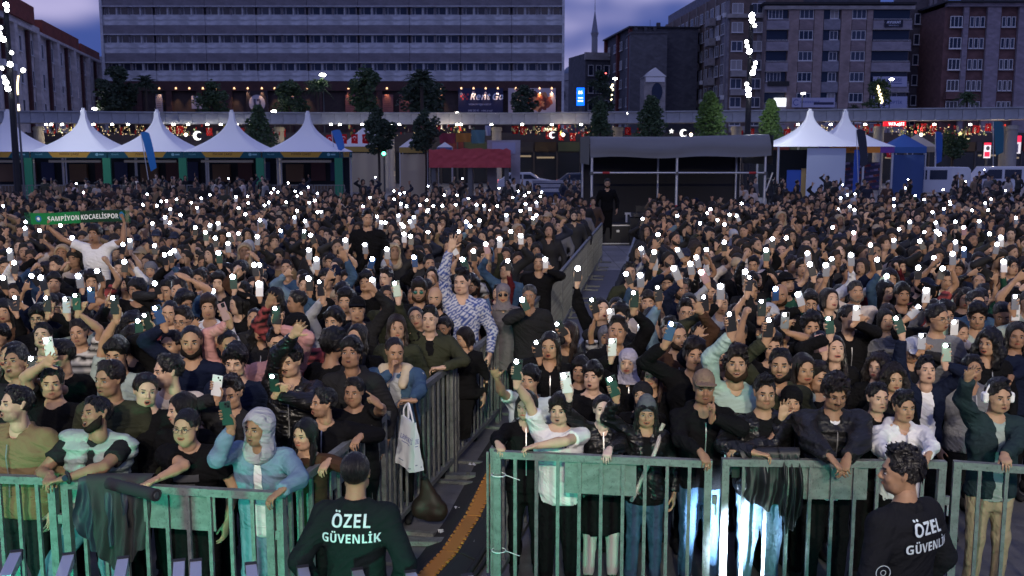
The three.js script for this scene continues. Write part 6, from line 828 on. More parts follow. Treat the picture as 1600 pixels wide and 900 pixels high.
function makePerson(o, lod) {
  const K = skeleton(o), s = K.s, h = o.face, out = { K, parts: [] }, body = [];
  // head
  const hm = new THREE.Matrix4().compose(new THREE.Vector3(...K.head), new THREE.Quaternion().setFromEuler(new THREE.Euler(o.nod || 0, o.turn || 0, o.roll || 0, 'YXZ')), new THREE.Vector3(s, s, s).multiplyScalar(o.headSize || 1)); out.hm = hm;
  for (const c of headChunk(h, lod)) body.push(moved(c, hm));
  // shoulders and arms
  const bk = o.bulk ? 0.4 + 0.6 * o.bulk : 1, fm = o.female ? 0.86 : 1, L = [C(add(K.N, K.up, 0.06 * s), add(K.N, K.up, -0.08 * s), 0.055 * s, 0.075 * s, 0.04), C(add(K.N, K.up, -0.07 * s), add(K.N, K.up, -0.3 * s), 0.09 * s, 0.09 * s, 0.04)];
  for (const a of K.arms) { L.push(C(add(K.N, K.up, -0.03 * s), a.S, 0.045 * s, 0.05 * s, 0.05)); L.push(C(a.S, mix(a.S, a.E, 0.4), 0.05 * s * bk, 0.05 * s * bk * fm, 0.03)); L.push(C(mix(a.S, a.E, 0.4), a.E, 0.05 * s * bk * fm, 0.039 * s * bk * fm, 0.02)); const q = mix(a.E, a.W, 0.28); L.push(C(a.E, q, 0.039 * s * bk * fm, 0.042 * s * bk * fm, 0.02)); L.push(C(q, a.W, 0.042 * s * bk * fm, 0.028 * s * fm, 0.02)); }
  body.push(tinted(skinOf(L, CELLS[lod].arm), (x, y, z) => mul(h.tone, 0.96 + 0.07 * vnoise(x * 25, y * 25, z * 25))));
  out.hands = K.arms.map((a) => { const m = handMatrix(K, a); const c = tinted(hand(a.pose, lod), (x, y) => mul(h.tone, 0.97)); body.push(moved(c, m)); return m; });
  out.parts.push(['body', geoOf(body, true), skinMat]);
  if (o.hair && o.hair !== 'bald') { const hc = hairChunk(o.hair, h.wide, lod, o.seed || 0); const lk = locks(hc, o.cover ? '' : o.hair, lod); out.parts.push(['hair', geoOf(lk ? [moved(hc, hm), moved(lk, hm)] : [moved(hc, hm)]), hairMat(h.hairc)]); }
  if (o.beard) out.parts.push(['beard', geoOf([moved(skinOf(beardPrims(o.beard), [0.0088, 0.012, 0.0165, 0.02][lod], { wob: (x, y, z) => 0.002 * vnoise(x * 90, y * 90, z * 90) }), hm)]), cloth(mul(h.hairc, 1.3), 0.75)]);
  if (o.cover) out.parts.push([o.cover === 'hijab' ? 'headscarf' : o.cover, geoOf([moved(withUv(coverChunk(o.cover, lod), (x, y, z) => [(x + z * 0.8) / 0.4, (y + x * 0.3) / 0.4]), hm)]), cloth(o.coverc || RGB.grey, 0.9)]);
  // clothes
  const tk = o.top || 'tee', rough = tk === 'leather' ? 0.36 : tk === 'puffer' ? 0.55 : tk === 'vest' ? 0.6 : 0.9; out.parts.push([{ tee: 'shirt', shirt: 'shirt', sweater: 'sweater', hoodie: 'hoodie', vest: 'vest' }[tk] || 'jacket', geoOf([o.topTint ? tinted(garment(K, o, tk, lod), o.topTint) : garment(K, o, tk, lod)], !!o.topTint), o.topTint ? tintMat : cloth(o.topc || RGB.black, rough)]);
  if (o.inner) out.parts.push(['shirt', geoOf([garment(K, o, 'tee', lod, tk !== 'vest')]), cloth(o.inner, 0.9)]);
  const Lg = [torsoField(K, o, -0.004, -0.35, 0.12)], fem = o.female ? 0.92 : 1;
  for (const q of [-1, 1]) { const H = add(add(K.P, [q * 0.085 * s, -0.06 * s, 0]), [0, 0, 0]), kn = [q * 0.1 * s, 0.5 * s, 0.03 * s + K.P[2] * 0.4], an = [q * 0.11 * s, (lod < 2 ? 0.09 : 0.03) * s, -0.01]; if (o.stride && o.stride[q < 0 ? 0 : 1]) { const d = o.stride[q < 0 ? 0 : 1]; an[0] += d[0]; an[2] += d[1]; kn[0] += d[0] * 0.45; kn[2] += d[1] * 0.45 + 0.02; } Lg.push(C(H, kn, 0.1 * s * bk * fem, 0.07 * s * bk * fem, 0.04)); Lg.push(C(kn, an, 0.07 * s * bk * fem, 0.057 * s, 0.03, { cap: 2 })); (out.ank = out.ank || []).push(an); }
  const lw = o.bottom === 'skirt' ? [{ ...C(add(K.P, [0, 0.08, 0]), add(K.P, [0, -0.42 * s, 0]), 0.15 * s, 0.22 * s, 0.03, { cap: 3, w: [0, 0, 1], q: 1.3 }) }] : Lg;
  out.parts.push([o.bottom === 'skirt' ? 'skirt' : 'trousers', geoOf([withUv(skinOf(lw, CELLS[lod].leg, { wob: lod > 1 ? null : (x, y, z) => 0.008 * vnoise(x * 12, y * 9 + (o.seed || 0), z * 12) + 0.005 * vnoise(x * 25, y * 30, z * 25) }), (x, y, z) => [(x + z * 0.7) / 0.5, y / 0.9])]), cloth(o.legc || RGB.black, 0.9)]);
  if (o.bottom === 'skirt') out.parts.push(['tights', geoOf([skinOf(Lg.slice(1), CELLS[lod].leg)]), cloth(o.tights || [0.4, 0.36, 0.34], 0.6)]);
  if (lod < 2) for (const a of out.ank) out.parts.push(['shoe', geoOf([skinOf([C([a[0], 0.05 * s, a[2] - 0.04], [a[0], 0.042 * s, a[2] + 0.14], 0.045 * s, 0.04 * s, 0.02), C([a[0], 0.05 * s, a[2]], [a[0], 0.11 * s, a[2]], 0.045 * s, 0.045 * s, 0.02)], 0.028)]), cloth(o.shoec || RGB.charcoal, 0.7)]);
  return out;
}
// ---------------------------------------------------------------- phones
const phoneBody = new RoundedBoxGeometry(0.074, 0.152, 0.0095, 2, 0.0045), phoneSmall = new THREE.BoxGeometry(0.076, 0.154, 0.0095), bumpGeo = new RoundedBoxGeometry(0.034, 0.036, 0.003, 1, 0.001), lensGeo = cyl(0.0065, 0.0065, 0.003, 10).rotateX(Math.PI / 2), ledGeo = new THREE.CircleGeometry(0.0155, 14), ledFar = new THREE.CircleGeometry(0.027, 9);
const ledMat = glow(0.85, 0.92, 1, 90), ledFarMat = glow(0.8, 0.88, 1, 75), lensMat = std(0.01, 0.01, 0.012, 0.1), screenMat = glow(0.35, 0.45, 0.8, 0.5, 0.05);
const PHC = { black: [0.012, 0.012, 0.014], 'dark green': [0.012, 0.05, 0.035], blue: [0.02, 0.06, 0.16], white: [0.68, 0.68, 0.66], grey: [0.2, 0.21, 0.23], pink: [0.35, 0.2, 0.2], 'pale green': [0.28, 0.4, 0.3], red: [0.2, 0.02, 0.03], 'clear silver': [0.4, 0.42, 0.45], orange: [0.7, 0.25, 0.04] };
const phoneMats = {}; for (const k in PHC) phoneMats[k] = new THREE.MeshPhysicalMaterial({ color: col(...PHC[k]), roughness: 0.42 });
let phoneCount = 0;
function phone(m, color, lod, lit, label, group) {
  phoneCount++; const g = thing('phone', label, 'phone', null, 0, group); m.decompose(g.position, g.quaternion, g.scale); const fl = g.scale.x < 0 ? -1 : 1; g.scale.set(1, 1, 1); // a mirrored hand holds an unmirrored phone
  { const e = m.elements, x = new THREE.Vector3(e[0] * fl, e[1] * fl, e[2] * fl).normalize(), y = new THREE.Vector3(e[4], e[5], e[6]).normalize(), z = new THREE.Vector3().crossVectors(x, y); const det = m.determinant(); if (det < 0) x.negate(); z.set(e[8], e[9], e[10]).normalize(); g.quaternion.setFromRotationMatrix(new THREE.Matrix4().makeBasis(x, y, z)); }
  const off = [0, 0.107, 0.0255];
  part('case', lod < 2 ? phoneBody : phoneSmall, phoneMats[color], g, off);
  if (lod < 2) { const b = part('camera_bump', bumpGeo, phoneMats[color === 'white' ? 'white' : 'black'], g, [0.016, off[1] + 0.053, off[2] + 0.006]); part('lens', lensGeo, lensMat, b, [-0.007, 0.008, 0.0025]); part('lens', lensGeo, lensMat, b, [0.007, -0.008, 0.0025]); }
  if (lit) part('torch_light', lod < 2 ? ledGeo : ledFar, lod < 2 ? ledMat : ledFarMat, g, [-0.008, off[1] + 0.056, off[2] + 0.0085]);
  else part('screen', new THREE.BoxGeometry(0.07, 0.148, 0.001), screenMat, g, [0, off[1], off[2] - 0.0056]);
  return g;
}
// ---------------------------------------------------------------- people who stand out, from the rails back
// x,y: sight line to the eyes; d: distance ahead (else the eyes' height h is used); arms by sight line
const heads = [];
function solve(q) {
  const o = { ...q }; o.face = { wide: rr(0.95, 1.04), jaw: q.female ? rr(0.82, 0.92) : rr(0.95, 1.1), nose: q.female ? 0.9 : rr(0.98, 1.25), mouth: 0, smile: 0, tone: TONES[Math.floor(rnd() * 5)], hairc: HAIRC[Math.floor(rnd() * 3)], female: q.female, gaze: rr(-0.5, 0.5), ...(q.f || {}) }; o.seed = Math.floor(rnd() * 1000);
  if (!o.face.stubble && !q.female) o.face.stubble = o.beard ? 0.7 : rr(0.05, 0.45);
  const P = q.d ? at(q.x, q.y, q.d) : onLevel(q.x, q.y, q.h || (q.female ? 1.56 : 1.63)); o.arms = null; o.size = 1;
  const K1 = skeleton(o); o.size = Math.min(1.12, Math.max(0.82, P.y / K1.head[1])); if (q.perch) { o.size = q.perch; }
  const K = skeleton(o), yaw = q.yaw || 0, c = Math.cos(yaw), s = Math.sin(yaw);
  const root = [P.x - (K.head[0] * c + K.head[2] * s), q.perch ? P.y - K.head[1] : 0, P.z - (-K.head[0] * s + K.head[2] * c)];
  const local = (w) => { const x = w[0] - root[0], z = w[2] - root[2]; return [x * c - z * s, w[1] - root[1], x * s + z * c]; }, ldir = (v) => [v[0] * c - v[2] * s, v[1], v[0] * s + v[2] * c];
  o.arms = [q.L, q.R].map((A, i) => {
    if (!A) return null; const sg = i ? 1 : -1; const [kind, px, py, dd = 0.25, more = {}] = A; let w, r;
    if (kind === 'phone') { const f = at(px, py, -P.z - dd), dir = unit(more.dir || [sg * rr(-0.2, 0.4), 1, rr(-0.25, 0.1)]); w = [f.x - dir[0] * 0.163, f.y - dir[1] * 0.163, f.z - 0.03]; r = { t: local(w), pose: 'grip', dir: ldir(dir), pn: ldir([rr(-0.3, 0.3), 0, 1]), phone: more.color || pick(['black', 'black', 'grey', 'dark green', 'blue', 'white', 'clear silver', 'black']), lit: more.lit ?? true }; }
    else if (kind === 'rail') { const p = onLevel(px, py, 1.185); r = { t: local([p.x, p.y, p.z]), pose: 'rail', dir: ldir(unit(more.dir || [-sg * 0.3, -0.3, 1])), pn: [0, -1, 0.2] }; }
    else { const p = at(px, py, -P.z - dd); r = { t: local([p.x, p.y, p.z]), pose: kind, dir: more.dir && ldir(unit(more.dir)), pn: more.pn && ldir(more.pn) }; }
    return { ...r, pole: more.pole && ldir(more.pole) };
  });
  return { o, root, yaw, P, q };
}
const N0 = (x, y, label, q) => heads.push({ x, y, label, ...q });
const open = (m = 0.9) => ({ mouth: m }), grin = { mouth: 0.25, smile: 1 };
// left block
N0(25, 632, 'man in tan collared jacket singing at left end of the rail', { d: 6.45, hair: 'short', beard: 0, f: { ...open(), stubble: 0.7 }, turn: -0.5, nod: -0.18, roll: 0.1, top: 'jacket', topc: RGB.tan, yaw: -0.2, bulk: 1.1, legc: RGB.charcoal });
N0(150, 648, 'bearded man in pale quilted vest singing with forearm on the rail', { d: 6.42, hair: 'short', beard: 1, f: { ...open(1), squint: true }, turn: -0.55, nod: -0.28, roll: 0.25, lean: 0.12, tilt: 0.12, top: 'vest', topc: RGB.sage, open: 0.032, inner: RGB.charcoal, bulk: 1.12, legc: RGB.lightdenim, L: ['rail', 78, 743], R: ['rail', 100, 748, 0, { pole: [1, 0.1, -0.4], dir: [-1, -0.2, 0.3] }], stride: [[-0.35, 0.25], [0, 0]] });
N0(171, 592, 'young man in dark olive sweater staring left behind vest man', { hair: 'short', f: { mouth: 0.3 }, turn: -0.4, top: 'sweater', topc: RGB.olive, h: 1.66 });
N0(228, 610, 'woman in black top, hair tied, sunglasses on head, singing', { female: true, hair: 'tied', f: open(0.9), turn: 0.5, roll: -0.1, top: 'sweater', topc: RGB.black, bulk: 1.1, shades: 'head' });
N0(262, 580, 'dark haired man in cream tee looking left in profile', { hair: 'short', f: { mouth: 0.2, stubble: 0.5 }, turn: -0.9, top: 'tee', topc: RGB.cream });
N0(283, 640, 'person with black bob looking left behind glasses woman', { female: true, hair: 'bob', f: { mouth: 0.1 }, turn: -0.9, d: 6.75, top: 'sweater', topc: RGB.black });
N0(291, 667, 'smiling woman with round glasses and black tee leaning on the rail', { d: 6.32, female: true, hair: 'tied', f: { ...grin, plump: true }, turn: -0.15, lean: 0.22, top: 'tee', topc: RGB.black, bulk: 1.25, glasses: true, legc: RGB.black, L: ['rail', 238, 752, 0, { pole: [0.2, 0.2, -1], dir: [-0.9, -0.3, 0.5] }] });
N0(361, 614, 'young man in grey jacket holding up a pale phone beside his face', { hair: 'quiff', f: { mouth: 0.1, mustache: true }, turn: -0.1, nod: 0.15, top: 'jacket', topc: RGB.charcoal, open: true, inner: RGB.black, d: 7.0, L: ['phone', 341, 590, 0.25, { color: 'white', lit: false }] });
N0(403, 670, 'man in grey hood and blue denim jacket filming with green phone', { d: 6.22, cover: 'hood', coverc: RGB.lightgrey, hair: 'buzz', f: { ...open(0.35), stubble: 0.3 }, turn: -0.4, nod: -0.08, top: 'denim', topc: RGB.lightdenim, open: 0.035, inner: RGB.white, legc: RGB.lightdenim, lean: 0.15, L: ['phone', 352, 632, 0.28, { color: 'dark green', lit: false, pole: [-0.6, -1, 0] }], R: ['rail', 438, 768, 0, { dir: [-0.7, -0.4, 0.8], pole: [1, -0.2, -0.2] }] });
N0(476, 682, 'woman with long dark hair and brown sweater looking left by the aisle', { d: 6.5, female: true, hair: 'long', f: { mouth: 0 }, turn: -0.45, top: 'sweater', topc: RGB.brown, lean: 0.1, R: ['rail', 512, 722] });
N0(505, 630, 'man with faded dark hair and black jacket singing in left profile', { d: 7.05, hair: 'short', f: { ...open(), stubble: 0.7 }, turn: -0.95, nod: -0.1, top: 'jacket', topc: RGB.black, bulk: 1.05, R: ['rail', 560, 682, 0, {}] });
N0(553, 612, 'plump boy in black tee pointing a raised finger', { d: 7.5, hair: 'short', f: { mouth: 0, smile: 0.6, plump: true, stubble: 0.05, squint: true }, turn: -0.15, top: 'tee', topc: RGB.black, bulk: 1.25, R: ['point', 592, 632, 0.4, { dir: [-0.8, 0.8, 0.3], pole: [0.8, -0.6, 0] }] });
N0(617, 549, 'man in denim jacket with cream collar, hand at his chin', { hair: 'buzz', f: { mouth: 0, smile: 0.5, stubble: 0.5 }, turn: 0.3, nod: 0.12, top: 'denim', topc: RGB.denim, d: 8.4, bulk: 1.2, collar: true, inner: RGB.lightgrey, open: 0.04, L: ['fist', 612, 580, 0.18, { dir: [0.2, 1, 0.1], pole: [-0.8, -0.6, 0.2] }], R: ['rail', 640, 640, 0, { pole: [1, -0.4, 0.2], dir: [-1, 0.1, 0.3] }] });
N0(672, 500, 'youth in olive hooded jacket leaning on the aisle rail', { hair: 'quiff', f: { mouth: 0.3 }, turn: -0.15, nod: -0.15, top: 'hoodie', topc: RGB.olive, open: 0.03, inner: RGB.black, d: 9.6, L: ['phone', 617, 444, 0.3, { color: 'pale green' }], R: ['rail', 690, 575, 0, { pole: [1, -0.2, 0], dir: [-1, 0, 0.2] }] });
N0(454, 564, 'moustached man in black leather jacket with lit green phone', { hair: 'side', f: { mouth: 0.2, mustache: true, squint: true }, turn: -0.35, nod: 0.1, top: 'leather', topc: RGB.black, R: ['phone', 452, 592, 0.4, { color: 'dark green', dir: [0.6, 0.7, 0.2] }], L: ['open', 460, 520, 0.2] });
N0(434, 536, 'man with round glasses and short beard in pink shirt', { hair: 'quiff', beard: 0.5, f: { mouth: 0.1 }, turn: 0.35, top: 'shirt', topc: RGB.pink, glasses: true, h: 1.66 });
N0(521, 538, 'man in black tee seen from behind with thick black hair', { hair: 'curly', yaw: 2.6, top: 'tee', topc: RGB.black, d: 8.2 });
N0(549, 552, 'boy with a pained frown under messy black hair', { hair: 'fringe', f: { mouth: 0.4, frown: true }, turn: -0.1, nod: -0.2, top: 'hoodie', topc: RGB.charcoal });
N0(463, 472, 'man with undercut hair in left profile, white collar showing', { hair: 'short', f: { mouth: 0.1, stubble: 0.4 }, turn: -1.1, top: 'jacket', topc: RGB.black, open: true, inner: RGB.white });
N0(680, 466, 'bald bearded man in black singing', { hair: 'bald', beard: 1, f: { ...open(0.8), tone: TONES[0], stubble: 0.8 }, turn: -0.1, top: 'sweater', topc: RGB.black, bulk: 1.15 });
N0(655, 455, 'bearded man wearing mirrored sunglasses', { hair: 'curly', beard: 0.6, f: grin, top: 'jacket', topc: RGB.black, shades: 'eyes', h: 1.66 });
N0(722, 441, 'man in blue and white striped shirt with raised arm', { hair: 'quiff', f: { mouth: 0.3 }, turn: -0.3, top: 'shirt', stripes: true, d: 10.9, h: 1.7, L: ['open', 704, 388, 0.1, { pole: [-0.8, -0.3, 0] }] });
N0(786, 459, 'woman in grey headscarf and sunglasses beside the aisle', { female: true, cover: 'hijab', coverc: [0.17, 0.15, 0.16], f: grin, top: 'coat', topc: [0.12, 0.11, 0.12], shades: 'eyes', L: ['phone', 760, 470, 0.2, { lit: false, color: 'blue' }] });
N0(694, 512, 'bearded man in navy behind olive hooded youth', { hair: 'short', beard: 0.6, turn: -0.4, nod: 0.2, top: 'sweater', topc: RGB.navy, d: 10.1 });
N0(650, 497, 'laughing woman with glasses left of the olive youth', { female: true, hair: 'tied', f: grin, nod: -0.25, roll: 0.2, glasses: true, top: 'sweater', topc: RGB.maroon, d: 10.0 });
N0(620, 512, 'woman with brown hair half hidden behind denim man', { female: true, hair: 'long', f: { mouth: 0, hairc: HAIRC[3] }, turn: 0.2, top: 'sweater', topc: RGB.olive, d: 9.3 });
N0(535, 461, 'smiling boy with curly black fringe near pale sweater arm', { hair: 'curly', f: grin, turn: -0.2, top: 'hoodie', topc: RGB.charcoal });
N0(545, 438, 'man with bushy dark hair and beard looking left', { hair: 'curly', beard: 0.5, turn: -0.5, top: 'jacket', topc: RGB.black });
N0(522, 502, 'boy in pale knitted sweater lifting his arm', { hair: 'fringe', f: { mouth: 0.5 }, turn: -0.3, top: 'sweater', topc: RGB.lightgrey, L: ['phone', 501, 441, 0.25, { color: 'black' }] });
N0(410, 514, 'laughing girl with wavy hair left of round glasses man', { female: true, hair: 'curlylong', f: { ...open(0.7), smile: 1 }, turn: -0.1, top: 'jacket', topc: RGB.charcoal });
N0(299, 534, 'balding bearded man with wide eyes', { hair: 'buzz', beard: 0.9, f: { mouth: 0, tone: TONES[1] }, turn: 0.2, top: 'shirt', topc: RGB.navy, h: 1.7 });
N0(268, 540, 'man with short black hair and closed eyes', { hair: 'short', f: { mouth: 0.1, squint: true, stubble: 0.5 }, turn: -0.2, nod: -0.1, top: 'sweater', topc: RGB.black });
N0(94, 555, 'man in left profile holding up a white phone', { hair: 'short', f: { mouth: 0.1, stubble: 0.4 }, turn: -0.7, top: 'tee', topc: RGB.black, L: ['phone', 74, 530, 0.2, { color: 'white', lit: true }] });
N0(26, 568, 'singing man tilting his face up at left edge', { hair: 'short', f: { ...open(), squint: true }, turn: -0.2, nod: -0.35, roll: 0.2, top: 'tee', topc: RGB.charcoal, R: ['phone', 52, 563, 0.35, { color: 'black' }] });
N0(82, 598, 'man in black tee with a bare arm raised beside his face', { hair: 'short', f: { mouth: 0.2 }, turn: 0.3, top: 'tee', topc: RGB.black, d: 7.1, L: ['open', 70, 568, 0.2] });
N0(62, 497, 'young man with thin glasses under two lit phones', { hair: 'fringe', f: { mouth: 0.2 }, glasses: true, top: 'hoodie', topc: RGB.black, R: ['phone', 78, 467, 0.2, { color: 'black' }] });
N0(128, 498, 'singing man with dark hair below the blue phone', { hair: 'curly', f: open(0.9), nod: -0.2, top: 'tee', topc: RGB.sage, R: ['phone', 164, 463, 0.25, { color: 'blue', dir: [0.7, 0.5, 0] }] });
N0(182, 553, 'boy with messy fringe and green tee, arm up', { hair: 'fringe', f: { mouth: 0.2 }, nod: 0.15, top: 'tee', topc: RGB.sage, L: ['phone', 178, 466, 0.1, { color: 'black' }] });
N0(207, 533, 'boy with black fringe peering between raised arms', { hair: 'fringe', f: { mouth: 0.1, tone: TONES[1] }, top: 'hoodie', topc: RGB.black, R: ['phone', 242, 514, 0.3, { color: 'dark green', dir: [0.8, 0.6, 0] }] });
N0(286, 502, 'youth with dark framed glasses and parted lips', { hair: 'quiff', f: { mouth: 0.3 }, glasses: true, turn: -0.2, top: 'shirt', topc: RGB.cream });
N0(288, 474, 'man with dark curls in right profile', { hair: 'curly', f: { mouth: 0 }, turn: 0.9, nod: 0.2, top: 'jacket', topc: RGB.black });
N0(262, 455, 'smirking man with wavy hair near the white shirt man', { hair: 'side', f: { mouth: 0, smile: 0.7 }, turn: -0.2, top: 'jacket', topc: RGB.charcoal, L: ['phone', 244, 442, 0.15, { color: 'black' }] });
N0(214, 453, 'dark skinned young man looking left', { hair: 'fringe', f: { mouth: 0.1, tone: TONES[2] }, turn: -0.5, top: 'tee', topc: RGB.black });
N0(312, 437, 'man with dark rimmed glasses and stubble, upper left crowd', { hair: 'side', f: { mouth: 0.1, stubble: 0.4 }, glasses: true, top: 'jacket', topc: RGB.black });
N0(290, 435, 'clean shaven youth left of the dark rimmed glasses man', { hair: 'fringe', f: { mouth: 0 }, turn: -0.2, top: 'hoodie', topc: RGB.black });
N0(342, 442, 'man with wavy hair lifting a clear phone', { hair: 'curly', f: { mouth: 0.2 }, top: 'jacket', topc: RGB.charcoal, L: ['phone', 333, 456, 0.3, { color: 'clear silver', dir: [1, 0.15, 0] }] });
N0(372, 476, 'woman with straight black hair in left profile', { female: true, hair: 'bob', f: { mouth: 0 }, turn: -0.9, top: 'sweater', topc: RGB.black });
N0(357, 540, 'man with thick black glasses and pink shirt, arm raised', { hair: 'buzz', f: { mouth: 0.1 }, turn: 0.5, glasses: true, top: 'shirt', topc: RGB.pink, L: ['phone', 346, 478, 0.15, { color: 'pink', lit: false }] });
N0(368, 564, 'boy with black bowl hair below the thick glasses man', { hair: 'fringe', f: { mouth: 0 }, nod: 0.2, top: 'tee', topc: RGB.navy });
N0(326, 480, 'laughing youth with light brown curls', { hair: 'curly', f: { ...grin, hairc: HAIRC[3] }, turn: 0.2, top: 'shirt', topc: RGB.white });
N0(572, 441, 'man with raised eyebrows behind a pale phone', { hair: 'curly', f: { mouth: 0.1 }, top: 'tee', topc: RGB.black, R: ['phone', 579, 438, 0.35, { color: 'clear silver' }] });
N0(675, 431, 'long haired girl singing in the centre left crowd', { female: true, hair: 'long', f: open(0.6), turn: -0.1, top: 'jacket', topc: RGB.black });
N0(737, 447, 'man with dark skin and thick hair near striped shirt', { hair: 'curly', beard: 0.4, f: { tone: TONES[2], mouth: 0 }, turn: -0.3, top: 'jacket', topc: RGB.charcoal });
N0(725, 528, 'child with brown hair low beside the aisle rail', { female: true, hair: 'bob', h: 1.35, f: { hairc: HAIRC[2], mouth: 0 }, turn: -0.9, nod: 0.3, top: 'hoodie', topc: RGB.black });
// right block
N0(874, 640, 'boy in white tee with printed letters, arm raised at the rail', { d: 7.0, hair: 'fringe', f: { ...open(0.6), stubble: 0 }, turn: -0.25, top: 'tee', topc: RGB.white, legc: RGB.black, text: 'boy', bulk: 1.08, L: ['phone', 797, 538, 0.25, { color: 'black', pole: [0.3, 0.2, -1] }], R: ['rail', 836, 697, 0, { pole: [1, 0.1, -0.2], dir: [-1, -0.15, 0.4] }] });
N0(828, 594, 'singing young man in white tee with green shoulder stripe', { hair: 'fringe', f: open(0.8), turn: -0.35, nod: -0.05, top: 'tee', topc: [0.6, 0.68, 0.64], d: 7.7, L: ['open', 772, 583, 0.4, { pole: [-0.3, -1, 0] }] });
N0(822, 655, 'person in black jacket behind the boy, hand on corner rail', { d: 7.25, hair: 'bob', female: true, f: { mouth: 0 }, turn: -0.4, top: 'jacket', topc: RGB.black, L: ['rail', 776, 698] });
N0(942, 640, 'pale woman with red lips in black jacket and skirt singing', { d: 7.1, female: true, hair: 'tied', f: { ...open(0.7), tone: [0.62, 0.44, 0.36] }, nod: -0.2, top: 'leather', topc: RGB.black, bottom: 'skirt', tights: [0.5, 0.47, 0.45], L: ['phone', 884, 586, 0.25, { color: 'white', dir: [-0.15, 1, 0] }], R: ['rail', 950, 705] });
N0(926, 588, 'youth in black shirt singing with long face', { hair: 'fringe', f: open(1), turn: -0.35, nod: -0.1, top: 'tee', topc: RGB.black, d: 7.8 });
N0(907, 578, 'man half hidden behind the singing youth', { hair: 'fringe', f: { mouth: 0 }, turn: -0.3, top: 'sweater', topc: RGB.black, d: 8.3 });
N0(1010, 652, 'smiling woman in grey beanie and black leather jacket with strap bag', { d: 7.05, female: true, cover: 'beanie', coverc: [0.1, 0.11, 0.12], hair: 'fringelong', f: { ...grin, mouth: 0.4, hairc: HAIRC[1] }, turn: -0.1, top: 'leather', topc: RGB.black, open: 0.03, inner: RGB.black, legc: RGB.denim, strap: true, L: ['phone', 953, 592, 0.2, { color: 'dark green' }] });
N0(981, 566, 'smiling woman in lilac grey headscarf with white phone', { d: 8.3, female: true, cover: 'hijab', coverc: [0.34, 0.32, 0.38], f: { ...grin, mouth: 0.15 }, turn: -0.25, top: 'coat', topc: RGB.black, L: ['phone', 956, 532, 0.2, { color: 'white' }] });
N0(1018, 588, 'auburn haired woman in black smiling upward', { d: 8.0, female: true, hair: 'long', f: { ...grin, mouth: 0, hairc: HAIRC[4] }, turn: -0.25, nod: -0.1, top: 'jacket', topc: RGB.black });
N0(1004, 618, 'woman in dark headscarf laughing behind the beanie woman', { d: 7.5, female: true, cover: 'hijab', coverc: RGB.charcoal, f: { ...grin, squint: true }, turn: -0.4, nod: -0.2, roll: 0.2, top: 'sweater', topc: RGB.black });
N0(1100, 606, 'smiling man in beige cap and black jacket with thumb raised', { d: 7.05, cover: 'cap', coverc: [0.2, 0.14, 0.1], hair: 'buzz', f: { ...grin, mouth: 0.2 }, turn: -0.05, top: 'hoodie', topc: RGB.black, legc: RGB.denim, R: ['point', 1112, 652, 0.3, { dir: [0.1, 1, 0.2], pn: [-1, 0, 0] }], L: ['rail', 1096, 708, 0, { dir: [0.3, -0.5, 1], pole: [-1, -0.4, -0.2] }] });
N0(1085, 556, 'man with curly black hair and moustache looking up', { hair: 'curly', f: { mouth: 0.1, mustache: true }, nod: -0.1, top: 'hoodie', topc: RGB.black, L: ['phone', 1051, 507, 0.2, { color: 'blue', dir: [0.3, 1, 0] }] });
N0(1150, 570, 'bearded man in pale green shirt with raised arm', { hair: 'curly', beard: 0.8, f: { ...grin, mouth: 0.35 }, nod: -0.2, turn: -0.15, top: 'shirt', topc: RGB.palegreen, h: 1.66, L: ['phone', 1140, 490, 0.25, { color: 'black' }] });
N0(1139, 540, 'laughing woman with reddish hair behind the pale green shirt', { female: true, hair: 'tied', f: { ...grin, hairc: HAIRC[4] }, nod: -0.15, top: 'sweater', topc: RGB.sage, d: 8.9 });
N0(1195, 614, 'smiling man in black leather jacket with folded arms on rail', { d: 6.95, hair: 'quiff', f: { ...grin, mouth: 0.1, stubble: 0.5 }, turn: -0.05, top: 'leather', topc: RGB.black, open: 0.045, inner: RGB.black, legc: RGB.lightdenim, bulk: 1.1, L: ['rail', 1180, 708, 0, { pole: [-1, -0.2, -0.1], dir: [1, -0.1, 0.3] }], R: ['rail', 1160, 702, 0, { pole: [1, -0.2, -0.1], dir: [-1, -0.05, 0.3] }] });
N0(1219, 571, 'grinning bearded man in green jacket behind the leather jacket man', { hair: 'short', beard: 0.8, f: { ...grin, mouth: 0.3 }, turn: -0.3, nod: -0.1, top: 'jacket', topc: RGB.olive });
N0(1237, 627, 'woman in black headscarf shouting with hand at her mouth', { d: 7.15, female: true, cover: 'hijab', coverc: RGB.black, f: open(0.8), turn: -0.2, top: 'coat', topc: RGB.black, L: ['open', 1221, 652, 0.25, { dir: [0.2, 1, 0.1], pole: [-0.6, -0.8, 0.2] }] });
N0(1256, 577, 'smiling girl with long straight dark hair', { female: true, hair: 'long', f: { ...grin, mouth: 0.2 }, turn: 0.1, top: 'tee', topc: RGB.sage, h: 1.55 });
N0(1279, 590, 'young man with side fringe peering past the padded jacket', { hair: 'side', f: { mouth: 0, tone: TONES[1] }, turn: 0.2, nod: 0.1, top: 'sweater', topc: RGB.black, d: 7.6 });
N0(1305, 614, 'broad man in black padded jacket looking down over the rail', { d: 6.85, hair: 'curly', f: { mouth: 0, mustache: true, squint: true }, nod: 0.28, top: 'puffer', topc: RGB.black, inner: RGB.white, bulk: 1.25, legc: RGB.black, lean: 0.15, L: ['rail', 1310, 731, 0, { pole: [-1, -0.1, 0], dir: [0.5, -0.6, 0.6] }], R: ['rail', 1322, 722, 0, { pole: [1, -0.1, 0], dir: [-0.4, -0.7, 0.6] }] });
